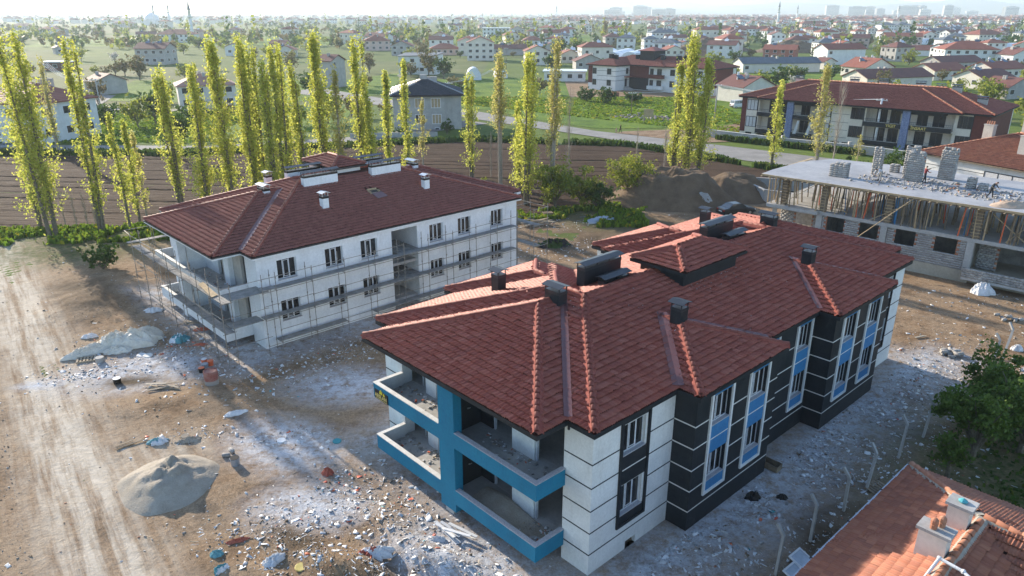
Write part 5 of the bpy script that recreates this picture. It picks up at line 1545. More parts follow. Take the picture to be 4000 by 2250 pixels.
def build_tiled_neighbour():
    F = (52.46, 95.83, -1.098)
    root = thing('house', 'white house under a broad orange tiled roof beside the concrete shell', 'house', (F[0], F[1], 0), F[2])
    MB().box(.6, 26, .6, 15.4, -.2, 4.75).build('wall', 'stucco_white', root)
    for z in (1.2, 2.4, 3.6):
        MB().box(.6, 26, .585, .598, z - .03, z + .03).build('stripe', 'clad_black', root)
    for a, b in ((4.2, 5.4), (9.0, 14.0), (16.5, 19)):
        simple_window(root, 'v', .58, a, b, 2.3, 4.0, -1, sashes=3, glass='curtain')
    s, ze = .36, 4.85
    blocks = [[0, 27, 0, 16]]
    tiled_roof(root, F, blocks, s, ze, 'tile_orange', 'timber_old', .36, .36, 2, 3, seed=41, eave_h=.15, amp=.03)
    cap = cap_mesh('ridge_tile', 'ridge_orange', .14, .5)
    hp = lambda u, v: (u, v, float(roof_z(blocks, u, v, s, ze)) + .03)
    for a, b in (((.05, .05), (7.9, 7.9)), ((.05, 15.9), (7.9, 8.1)), ((8, 8), (20, 8))):
        ridge_line(root, hp(*a), hp(*b), cap, 'mortar_red', .46, w=.36)
    for (u, v, w, d, zt) in ((5.2, 6.3, 1.2, .7, 8.6), (8.9, 8.6, 1.9, .8, 9.6), (11.5, 3.6, 1.5, .8, 8.2)):
        c = MB().box(u - w / 2, u + w / 2, v - d / 2, v + d / 2, 5, zt).build('chimney', 'stucco_grey', root)
        MB().box(u - w / 2 - .07, u + w / 2 + .07, v - d / 2 - .07, v + d / 2 + .07, zt, zt + .07).build('chimney_slab', 'concrete', c)
        for i in range(4):
            MB().lathe([(.09, 0), (.11, .2), (.08, .26), (.11, .32), (.02, .48)], (u - w / 2 + .18 + i * (w - .36) / 3, v, zt + .07), 8).build('chimney_pot', 'ridge_orange', c)
build_tiled_neighbour()

def build_slate():
    F = (-23.3, 147.4, .13)
    root = thing('house', 'bare grey plastered house with slate blue roof and boarded windows', 'house', (F[0], F[1], 0), F[2])
    MB().box(0, 10.1, 0, 13, -.2, 6.5).box(10.1, 13.4, .5, 13, -.2, 6.5).build('wall', 'stucco_grey', root)
    for a, b, z, t, g in ((4.2, 6.2, 4.2, 6.1, 'timber'), (7.4, 9.3, 4.2, 6.1, 'timber'), (7.5, 9.4, 1.1, 3.0, 'timber'), (4.2, 6.2, 1.1, 3.0, 'interior_dark')):
        simple_window(root, 'v', 0, a, b, z, t, -1, frame='win_white', glass=g, sashes=3)
    simple_window(root, 'v', 0, 8.0, 8.9, -.1, .4, -1, frame='win_white', sashes=1)
    for v in (2.5, 6.5):
        for z in (1.1, 4.2):
            simple_window(root, 'u', 0, v, v + 1.6, z, z + 1.9, -1, frame='win_white', sashes=2)
    MB().box(0, 10.1, -.06, -.002, 3.35, 3.6).build('floor_band', 'concrete', root)
    blocks = [[-.6, 14.0, -.6, 13.6], [-.6, 9.5, -1.0, 9]]
    tiled_roof(root, F, blocks, .36, 6.7, 'tile_slate', 'clad_black', .34, .36, 1, 3, seed=51, eave_h=.2)
    cap = cap_mesh('ridge_tile', 'metal_zinc', .12, .5)
    hp = lambda u, v: (u, v, float(roof_z(blocks, u, v, .36, 6.7)) + .03)
    for a, b in (((-.55, -.95), (4.4, 4.0)), ((13.9, -.5), (6.9, 6.4)), ((-.5, 13.5), (6.4, 6.6))):
        ridge_line(root, hp(*a), hp(*b), cap, 'mortar_grey', .45, w=.3)
    for u, v in ((6.2, 6.5), (8.2, 6.2), (7.2, 8.4)):
        z = hp(u, v)[2]; MB().box(u - .7, u + .7, v - .4, v + .4, z - .5, z + .9).build('chimney', 'stucco_grey', root)
build_slate()

def build_maroon():
    F = (23.2, 231.5, -.75)
    root = thing('apartment_block', 'white and maroon apartment block beyond the grass plot with black stripes', 'building', (F[0], F[1], 0), F[2])
    MB().box(0, 10, 0, 20, -.2, 7.0).box(10, 38, 7.2, 20, -.2, 7.0).build('wall', 'stucco_white', root)
    MB().box(-.05, 1.5, -.05, 18, 2.0, 6.9).build('corner_cladding', 'clad_maroon', root)
    MB().box(10.05, 16.8, 7.1, 7.19, 3.6, 6.9).build('corner_cladding', 'clad_maroon', root)
    MB().box(10.05, 16.8, 7.1, 7.19, .2, 3.58).build('corner_cladding', 'clad_black', root)
    MB().box(36.4, 38.05, 7.1, 18, 2.0, 6.9).build('corner_cladding', 'clad_maroon', root)
    for z in (2.9, 4.2, 5.6):
        MB().box(3.2, 10.02, -.03, -.002, z - .05, z + .05).build('stripe', 'clad_black', root)
        MB().box(10.002, 10.03, 0, 7, z - .05, z + .05).build('stripe', 'clad_black', root)
    for (a, b) in ((1.6, 3.0), (6.9, 8.4)):
        for z in (1.4, 4.6):
            simple_window(root, 'v', 0 if a > 5 else 0, a, b, z, z + 1.7, -1, sashes=2)
    for z in (4.6,):
        simple_window(root, 'u', 10, 5.2, 6.4, z, z + 1.7, 1, sashes=2)
    MB().box(10.01, 10.06, 4.8, 5.9, 1.0, 3.3).build('door', 'clad_black', root)
    MB().box(10.0, 11.4, 4.4, 6.6, 3.7, 4.0).build('porch_roof', 'tile_brown', root)
    st = MB()
    for i in range(8):
        st.box(10.1 + i * .35, 10.45 + i * .35, 4.3, 6.3, 0, 1.0 - i * .12)
    st.build('entrance_steps', 'concrete', root)
    for (a, b) in ((17.2, 18.4), (19.6, 21.2), (24.0, 25.6), (29, 30.5), (33, 34.4)):
        for z in (1.5, 4.7):
            simple_window(root, 'v', 7.2, a, b, z, z + 1.7, -1, sashes=2)
    for zt in (1.6, 4.75):
        MB().box(17.0, 22.2, 6.0, 7.19, zt - 1.0, zt).build('balcony_parapet', 'stucco_white' if zt < 3 else 'clad_maroon', root)
    blocks = [[-.7, 10.7, -.7, 20.7], [-.7, 38.7, 6.5, 20.7], [16.4, 22.8, 5.6, 18]]
    tiled_roof(root, F, blocks, .34, 7.2, 'tile_brown', 'clad_black', .5, .45, 1, 2, seed=61, eave_h=.22)
    MB().box(11.5, 16.5, 10, 16, 8, 11.2).build('clerestory_wall', 'clad_black', root)
    cl = [[11, 17, 9.5, 16.5]]
    V, Fd = deck(cl, .36, 11.2, .6); link('roof_deck', np_mesh('roof_deck', V, Fd, 'tile_brown'), root)
    eb = MB(); union_cells(cl, eb, 11.05, 11.19); eb.build('eaves', 'clad_black', root)
    for u, v in ((5, 4.5), (6.2, 5.2), (10.2, 11), (19, 11), (24, 11.5), (26, 12), (34.5, 11)):
        z = float(roof_z(blocks, u, v, .34, 7.2))
        chimney(root, u - .6, u + .6, v - .5, v + .5, z - .6, z + 1.2)
build_maroon()

# ------------------------------------------------------------------ trees
def leaf_quads(P, size, rng, up=0.0, aspect=0.75):
    """small rhombic leaf faces at points P with random facing"""
    n = len(P)
    a = rng.normal(0, 1, (n, 3)); a[:, 2] += up
    a /= np.linalg.norm(a, axis=1)[:, None]
    b = rng.normal(0, 1, (n, 3)); b -= (b * a).sum(1)[:, None] * a
    b /= np.linalg.norm(b, axis=1)[:, None]
    s = (np.asarray(size) * np.ones(n))[:, None]
    V = np.stack([P + a * s * .6, P + b * s * .5 * aspect, P - a * s * .6, P - b * s * .5 * aspect], 1).reshape(-1, 3)
    return V, np.arange(4 * n).reshape(n, 4)
def poplar_parts(h, r, seed, dens=1.0, leaf=.26, clear=.07):
    rng = np.random.default_rng(seed)
    mb = MB()
    lean = rng.normal(0, .012, 2)
    stems = 1 if r < 1.5 else 2 if r < 1.9 else 3
    offs = [(0, 0)] if stems == 1 else [(rng.uniform(-.4, .4) * r * .6, rng.uniform(-.3, .3) * r) for _ in range(stems)]
    for (ox, oy) in offs:
        pts = [(ox * .4, oy * .4, 0), (ox * .8 + lean[0] * h * .5, oy * .8 + lean[1] * h * .5, h * .5), (ox + lean[0] * h, oy + lean[1] * h, h * .93)]
        r0 = .055 + .008 * h
        mb.tube(pts[0], pts[1], r0, r0 * .6, 7); mb.tube(pts[1], pts[2], r0 * .6, .02, 6)
    P = []
    nl = int((26 + h * 2.6) * max(.6, r / 1.4))
    prof = lambda t: (0.30 + .78 * np.sin(math.pi * np.clip(t, 0, 1) ** .75) ** .8) * (1 - np.clip(t, 0, 1) ** 5)
    lump = rng.uniform(.40, 1.35, 14)
    for k in range(nl):
        ox, oy = offs[rng.integers(len(offs))]
        t0 = clear + (0.90 - clear) * rng.random() ** .9
        ln = h * rng.uniform(.10, .20) * (1 - .45 * t0)
        az = rng.uniform(0, 2 * math.pi)
        t1 = min(.995, t0 + ln / h)
        R = r * prof(t1) * rng.uniform(.35, 1.0) * lump[int(t1 * 13.9)] * (1.0 if stems == 1 else .75)
        cx, cy = ox * (.4 + .6 * t0) + lean[0] * h * t0, oy * (.4 + .6 * t0) + lean[1] * h * t0
        p0 = np.array([cx, cy, t0 * h]); p1 = np.array([cx + R * math.cos(az), cy + R * math.sin(az), t1 * h])
        if k % 2 == 0:
            mb.tube(p0, p0 + (p1 - p0) * .9, .03, .008, 4, cap=False)
        m = int(rng.integers(16, 34) * dens * (.7 + .5 * ln))
        if m <= 0:
            continue
        q = rng.random(m) ** .7
        P.append(p0 + (p1 - p0) * q[:, None] + rng.normal(0, 1, (m, 3)) * np.array([.16, .16, .30]) * (.5 + .28 * r))
    # leader
    m = int(30 * dens)
    if m > 0:
        q = rng.random(m)
        P.append(np.stack([lean[0] * h + rng.normal(0, .10, m), lean[1] * h + rng.normal(0, .10, m), h * (.9 + .1 * q)], -1))
    P = np.concatenate(P) if P else np.zeros((0, 3))
    V, F = leaf_quads(P, rng.uniform(leaf * .65, leaf * 1.35, len(P)), rng, .2)
    return mb, V, F
ORD = ['first', 'second', 'third', 'fourth', 'fifth', 'sixth', 'seventh', 'eighth', 'ninth', 'tenth', 'eleventh', 'twelfth', 'thirteenth', 'fourteenth', 'fifteenth', 'sixteenth', 'seventeenth', 'eighteenth', 'nineteenth', 'twentieth', 'twenty-first', 'twenty-second', 'twenty-third', 'twenty-fourth', 'twenty-fifth', 'twenty-sixth', 'twenty-seventh', 'twenty-eighth', 'twenty-ninth', 'thirtieth', 'thirty-first', 'thirty-second', 'thirty-third', 'thirty-fourth', 'thirty-fifth']
POPLARS = [(-47.6, 73.3, 20.5, 2.16), (-50.5, 76.2, 16.8, 1.13), (-75.1, 122.0, 15.5, 1.35), (-43.7, 75.5, 19.5, 1.26), (-41.0, 76.2, 12.5, 0.87), (-41.2, 78.8, 11.4, 0.9), (-41.5, 81.1, 9.8, 0.8), (-39.1, 84.7, 16.4, 1.64), (-34.7, 82.0, 16.9, 1.65), (-31.9, 82.0, 19.8, 2.08), (-29.6, 83.0, 19.6, 1.66), (-30.3, 88.0, 18.8, 1.53), (-26.2, 84.0, 19.0, 1.68), (-26.3, 80.0, 17.7, 1.18), (-27.2, 90.0, 17.6, 1.2), (-24.4, 86.0, 17.0, 1.11), (-22.4, 88.0, 19.9, 2.06), (-20.0, 86.0, 16.4, 1.2), (-17.7, 88.0, 19.6, 1.5), (-16.3, 86.0, 13.9, 1.07), (-15.3, 90.0, 15.6, 1.11), (-12.7, 90.0, 16.7, 0.96), (-13.5, 111.1, 9.9, 0.89), (-5.6, 101.5, 14.5, 1.3), (-1.4, 94.7, 17.6, 1.82), (1.6, 87.2, 17.7, 1.87), (0.8, 90.3, 12.1, 1.22), (5.0, 90.3, 19.4, 1.44), (24.1, 101.5, 19.6, 2.15), (25.4, 100.0, 16.4, 1.76), (22.8, 103.4, 15.9, 1.38), (38.7, 109.0, 12.9, 1.34), (47.5, 113.7, 14.5, 1.99), (53.8, 114.3, 4.2, 0.92)]
PALE = {2, 6, 24, 27, 32, 33, 22, 17}
order = sorted(range(len(POPLARS)), key=lambda i: POPLARS[i][0] / POPLARS[i][1])
rank = {i: k for k, i in enumerate(order)}
for i, (x, y, h, r) in enumerate(POPLARS):
    big = 'tall' if h > 18 else 'mid-sized' if h > 13 else 'short'
    wid = 'broad' if r > 1.6 else 'slim'
    colr = 'pale yellow' if i in PALE else 'yellow-green'
    t = thing('poplar_tree', f'{big} {wid} {colr} poplar, {ORD[rank[i]]} from the left in the poplar row', 'poplar', (x, y, 0), (i * 2.4) % 6.28, 'poplars in leaf')
    clear = .40 if i == 24 else .22 if i == 27 else .06
    tb, V, F = poplar_parts(h, r * 1.40, 100 + i, .62 if i in PALE else 1.15, .215 if h > 6 else .15, clear)
    tb.build('trunk', 'bark_pale' if i in PALE else 'bark', t)
    link('crown', np_mesh('crown', V, F, 'leaf_pale' if i in PALE else 'leaf_poplar'), t)
def bare_poplar(x, y, h, r, label, seed):
    rng = random.Random(seed)
    t = thing('bare_poplar', label, 'poplar', (x, y, 0), 0, 'bare poplars')
    mb = MB().tube((0, 0, 0), (0, 0, h), .04 + .006 * h, .012, 6)
    mb.build('trunk', 'bark_pale', t)
    br = MB()
    for k in range(int(14 + h * 7)):
        z = h * (.06 + .80 * rng.random()); ln = h * rng.uniform(.10, .22); a = rng.uniform(0, 6.28); R = r * rng.uniform(.3, .95)
        m1 = (R * .6 * math.cos(a), R * .6 * math.sin(a), z + ln * .35)
        br.tube((0, 0, z), m1, .022, .014, 4, cap=False)
        br.tube(m1, (R * math.cos(a), R * math.sin(a), min(h, z + ln)), .014, .006, 4, cap=False)
    tag(br.build('twigs', 'bark_pale', t), kind='stuff')
for k, (x, y, h, r, lab) in enumerate([(7.2, 93.5, 13.5, .7, 'tall leafless grey poplar left of the round lime green trees'), (-3.0, 103.4, 6.4, .39, 'short bare stem on the field, leftmost of three'), (-1.9, 103.4, 7.5, .39, 'bare stem on the field, middle of three'), (.1, 100.7, 6.8, .44, 'bare stem on the field, rightmost of three'),
        (18.5, 109.0, 6.2, .65, 'bare brown poplar on the field behind the round tree'), (20.8, 100.0, 7.5, .43, 'bare poplar just left of the broad poplar pair'), (50.5, 115.3, 12.4, .92, 'leafless poplar leaning against the pale yellow poplar'),
        (-48.7, 77.5, 4.0, .22, 'thin dry sapling in the verge, leftmost of four'), (-47.3, 77.2, 3.6, .3, 'thin dry sapling in the verge, second of four'), (-46.1, 77.2, 4.0, .3, 'thin dry sapling in the verge, third of four'), (-45.2, 77.2, 3.2, .21, 'thin dry sapling in the verge, rightmost of four')]):
    bare_poplar(x, y, h, r, lab, 40 + k)
def round_parts(h, r, seed, n, leaf, low=.25, sparse=0.0):
    """tapered trunk with limbs, crown of leaf clumps with gaps"""
    rng = np.random.default_rng(seed)
    mb = MB(); P = []
    tr = .05 + .022 * h
    mb.tube((0, 0, -.1), (0, 0, h * low), tr, tr * .75, 7)
    nb = 7 + int(r * 2)
    for k in range(nb):
        az = 2 * math.pi * k / nb + rng.normal(0, .3); el = rng.uniform(.35, 1.25)
        L = r * rng.uniform(.65, 1.05) / max(.35, math.cos(el * .6))
        z0 = h * low * rng.uniform(.5, 1.0)
        end = np.array([min(r, L * math.cos(el)) * math.cos(az), min(r, L * math.cos(el)) * math.sin(az), min(h * .93, z0 + L * math.sin(el) * .9 + h * .18)])
        midp = np.array([end[0] * .45, end[1] * .45, z0 + (end[2] - z0) * .55])
        mb.tube((0, 0, z0), midp, tr * .5, tr * .3, 5, cap=False); mb.tube(midp, end, tr * .3, .012, 5, cap=False)
        for j in range(5):
            c = midp + (end - midp) * (.1 + .25 * j) + rng.normal(0, r * .17, 3)
            c[2] = min(c[2], h * .95)
            m = max(3, int(n / (nb * 5) * rng.uniform(.3, 1.7)))
            cl = rng.normal(0, 1, (m, 3)); cl /= np.linalg.norm(cl, axis=1)[:, None]
            P.append(c + cl * (rng.random((m, 1)) ** .5) * r * rng.uniform(.16, .34) * np.array([1, 1, .8]))
    P = np.concatenate(P); P[:, 2] = np.maximum(P[:, 2], h * low * .45)
    V, F = leaf_quads(P, rng.uniform(leaf * .6, leaf * 1.4, len(P)), rng, .3)
    return mb, V, F
def tree(x, y, h, r, seed, n, leaf, mat, label, low=.25, group=None, name='tree', cat='tree', bark='bark'):
    t = thing(name, label, cat, (x, y, 0), 0, group)
    tb, V, F = round_parts(h, r, seed, n, leaf, low)
    tb.build('trunk', bark, t)
    link('crown', np_mesh('crown', V, F, mat), t)
    return t
tree(5.1, 85.3, 6.9, 3.0, 1, 3600, .24, 'leaf_lime', 'lime green bushy tree among the poplar trunks behind the white block', .12)
tree(8.3, 86.0, 6.0, 2.2, 2, 2200, .24, 'leaf_lime', 'narrower lime green tree below the tall leafless poplar', .15)
tree(10.2, 85.6, 3.2, 2.3, 3, 2400, .22, 'leaf_green', 'dark green bush at the foot of the lime green trees', .05, name='bush', cat='bush')
tree(14.4, 89.2, 5.9, 3.1, 4, 2600, .24, 'leaf_lime', 'round lime green tree with visible forked trunk left of the earth mound', .28)
tree(23.8, 32.5, 5.6, 2.3, 5, 5200, .17, 'leaf_mid', 'shaded green tree at the right edge beside the teal block', .2)
tree(26.9, 33.4, 6.0, 2.6, 6, 5600, .17, 'leaf_mid', 'larger shaded green tree cut by the right edge', .2)
tree(21.9, 31.3, 3.4, 1.0, 7, 1200, .15, 'leaf_mid', 'small shaded sapling tree nearest the fence posts', .25)
tree(27.5, 37.2, 5.0, 2.2, 8, 4200, .17, 'leaf_mid', 'green shrub tree behind the larger shaded one at the right edge', .15)
tree(-53.1, 117.0, 10.0, 2.8, 9, 2400, .3, 'leaf_green', 'dark old tree with crooked trunk on the lane behind the poplars', .3)
tree(52.0, 100.7, 4.3, 3.0, 10, 2600, .26, 'leaf_green', 'dense green bush between the slab and the finished block', .06, name='bush', cat='bush')
tree(47.5, 104.5, 2.6, 1.8, 11, 1200, .24, 'leaf_green', 'low green bush left of the dense one behind the slab', .06, name='bush', cat='bush')
tree(-3.9, 97.0, 1.8, .7, 12, 300, .2, 'leaf_lime', 'tiny lime bush alone on the ploughed field', .05, name='bush', cat='bush')
for k, (x, y) in enumerate(((19.5, 198.4), (24.2, 193.5), (31.5, 197))):
    tree(x, y, 4.0 if k < 2 else 2.2, 2.6, 20 + k, 900, .45, 'leaf_green', ['round green bush left of the white debris at the maroon block', 'wide green bush right of the white debris at the maroon block', 'low spreading green bush in front of the maroon block'][k], .05, name='bush', cat='bush')
for k, (x, y, h, r) in enumerate(((-21, 140.5, 1.8, 1.4), (-12.5, 143, 3.2, 1.5), (-37, 63, 2.2, 1.6))):
    tree(x, y, h, r, 26 + k, 500, .3, 'leaf_green', ['dark low shrub at the foot of the slate house', 'dark upright shrub at the slate house corner', 'pale shrub at the far corner of the white block'][k], .05, name='shrub', cat='shrub')

# orchards, hedges and scattered trees behind the field: shared crowns, own place each
PROTO = []
for k, (mat, h, r, n, leaf) in enumerate((('leaf_green', 6, 3.2, 520, .62), ('leaf_lime', 5.5, 3.0, 480, .6), ('leaf_brown', 7, 3.4, 560, .6), ('leaf_brown', 5, 2.6, 420, .6), ('blossom', 4.5, 2.3, 420, .5), ('leaf_green', 8, 3.0, 560, .65), ('leaf_lime', 7, 3.4, 520, .66))):
    tb, V, F = round_parts(h, r, 300 + k, n, leaf, .2)
    PROTO.append((tb.mesh('trunk', 'bark'), np_mesh('crown', V, F, mat), mat))
TLAB = {'leaf_green': ('green garden tree among the houses behind the field', 'green garden trees'), 'leaf_lime': ('fresh lime green tree among the houses behind the field', 'lime green garden trees'),
        'leaf_brown': ('brownish budding tree among the houses behind the field', 'budding garden trees'), 'blossom': ('white blossoming fruit tree among the houses behind the field', 'blossoming trees')}
rt = random.Random(77)
def road_clear(x, y):
    # keep trees off roads, yards and the grass plot
    if 120 < y < 133 and x < -20: return False
    if -12 < x < 70 and 128 < y < 215: return False
    if -35 < x < 0 and 140 < y < 168: return False
    d = abs((x + 8.5) * .77 + (y - 170) * .63)
    if d < 9 and y < 240: return False
    if 38 < x < 110 and 95 < y < 165: return False
    if 10 < x < 75 and 205 < y < 262: return False
    return True
HB = []      # filled with house boxes before planting
TREES_DONE = []
def plant(x, y, k, sc_):
    tm, cm, mat = PROTO[k]
    lab, grp = TLAB[mat]
    t = thing('tree', lab, 'tree', (x, y, 0), rt.uniform(0, 6.28), grp)
    t.scale = (sc_, sc_, sc_ * rt.uniform(.85, 1.15))
    link('trunk', tm, t); link('crown', cm, t)

# ------------------------------------------------------------------ town
for nm, a, b in (('roof_red', (0.22, 0.07, 0.045), (0.31, 0.11, 0.07)), ('roof_brown', (0.13, 0.055, 0.045), (0.20, 0.085, 0.065)), ('roof_pink', (0.34, 0.17, 0.12), (0.44, 0.24, 0.18)), ('roof_grey', (0.09, 0.11, 0.13), (0.15, 0.175, 0.20))):
    m, nt, out = node_mat(nm)
    v = coords(nt, 1.0, 'Object')
    n1 = noise(nt, v, .35, 5); n2 = noise(nt, v, 3.0, 3)
    c = mixc(nt, .3, ramp(nt, n1, [(.3, a), (.7, b)]), ramp(nt, n2, [(.3, tuple(x * .6 for x in a)), (.7, tuple(x * 1.1 for x in b))]))
    wv = N(nt, 'ShaderNodeTexWave', Scale=1.4); wv.bands_direction = 'Z'
    nt.links.new(v, wv.inputs['Vector'])
    finish(nt, out, c, .75, wv.outputs['Fac'], .06)
var_mat('roof_white', (.66, .68, .70), (.80, .82, .84), .8, .35, 0, .2)
var_mat('stucco_pink', (.52, .38, .32), (.66, .50, .43), .5, .85, .004)
var_mat('stucco_red', (.36, .13, .09), (.44, .18, .13), .5, .85, .004)
def roof_mesh(w, d, h, typ, o=.5, slope=.42):
    """gable (ridge along x), hip, shed or flat roof as a thick shell"""
    mb = MB(); a, b = w / 2 + o, d / 2 + o; t = .18
    def shell(vs, fs):
        n = len(vs)
        top = [(x, y, z + t) for x, y, z in vs]
        mb.add(vs + top, [tuple(reversed(f)) for f in fs] + [tuple(n + i for i in f) for f in fs])
        ed = {}
        for f in fs:
            for i in range(len(f)):
                e = (f[i], f[(i + 1) % len(f)])
                if (e[1], e[0]) in ed: del ed[(e[1], e[0])]
                else: ed[e] = 1
        for (i, j) in ed:
            mb.add([vs[i], vs[j], top[j], top[i]], [(0, 1, 2, 3)])
    z = h - o * slope
    if typ in ('g', 'g2'):      # gable towards the viewer
        r = h + w / 2 * slope
        shell([(-a, -b, z), (0, -b, r), (0, b, r), (-a, b, z), (a, -b, z), (a, b, z)], [(0, 1, 2, 3), (1, 4, 5, 2)]) if typ == 'g' else shell([(-a, -b, z), (a, -b, z), (a, 0, h + d / 2 * slope), (-a, 0, h + d / 2 * slope), (a, b, z), (-a, b, z)], [(0, 1, 2, 3), (3, 2, 4, 5)])
    elif typ == 'h':
        m_ = min(a, b); r = z + m_ * slope
        if a >= b:
            shell([(-a, -b, z), (a, -b, z), (a, b, z), (-a, b, z), (-a + m_, 0, r), (a - m_, 0, r)] , [(0, 1, 5, 4), (1, 2, 5), (2, 3, 4, 5), (3, 0, 4)])
        else:
            shell([(-a, -b, z), (a, -b, z), (a, b, z), (-a, b, z), (0, -b + m_, r), (0, b - m_, r)], [(0, 1, 4), (1, 2, 5, 4), (2, 3, 5), (3, 0, 4, 5)])
    elif typ == 's':
        shell([(-a, -b, h), (a, -b, h + .3), (a, b, h + .9), (-a, b, h + .6)], [(0, 1, 2, 3)])
    else:
        mb.box(-a, a, -b, b, h - .05, h + .25)
    return mb
def wall_mesh(w, d, h, typ, slope=.42):
    mb = MB()
    if typ == 'g':
        r = h + (w / 2) * slope - .05
        vs = [(-w / 2, -d / 2, -.2), (w / 2, -d / 2, -.2), (w / 2, -d / 2, h - .05), (0, -d / 2, r), (-w / 2, -d / 2, h - .05)]
        bk = [(x, d / 2, z) for x, y, z in vs]
        mb.add(vs + bk, [(0, 1, 2, 3, 4), (9, 8, 7, 6, 5), (1, 6, 7, 2), (0, 4, 9, 5), (4, 3, 8, 9), (3, 2, 7, 8)])
    elif typ == 'g2':
        r = h + (d / 2) * slope - .05
        vs = [(-w / 2, -d / 2, -.2), (-w / 2, d / 2, -.2), (-w / 2, d / 2, h - .05), (-w / 2, 0, r), (-w / 2, -d / 2, h - .05)]
        bk = [(w / 2, y, z) for x, y, z in vs]
        mb.add(vs + bk, [(4, 3, 2, 1, 0), (5, 6, 7, 8, 9), (0, 5, 9, 4), (1, 2, 7, 6), (4, 9, 8, 3), (3, 8, 7, 2)])
    else:
        mb.box(-w / 2, w / 2, -d / 2, d / 2, -.2, h - (.05 if typ != 's' else -.25))
    return mb
def win_box(mb, x0, x1, y, z0, z1, t=.04):
    mb.box(x0, x1, y - t, y - .004, z0, z1)
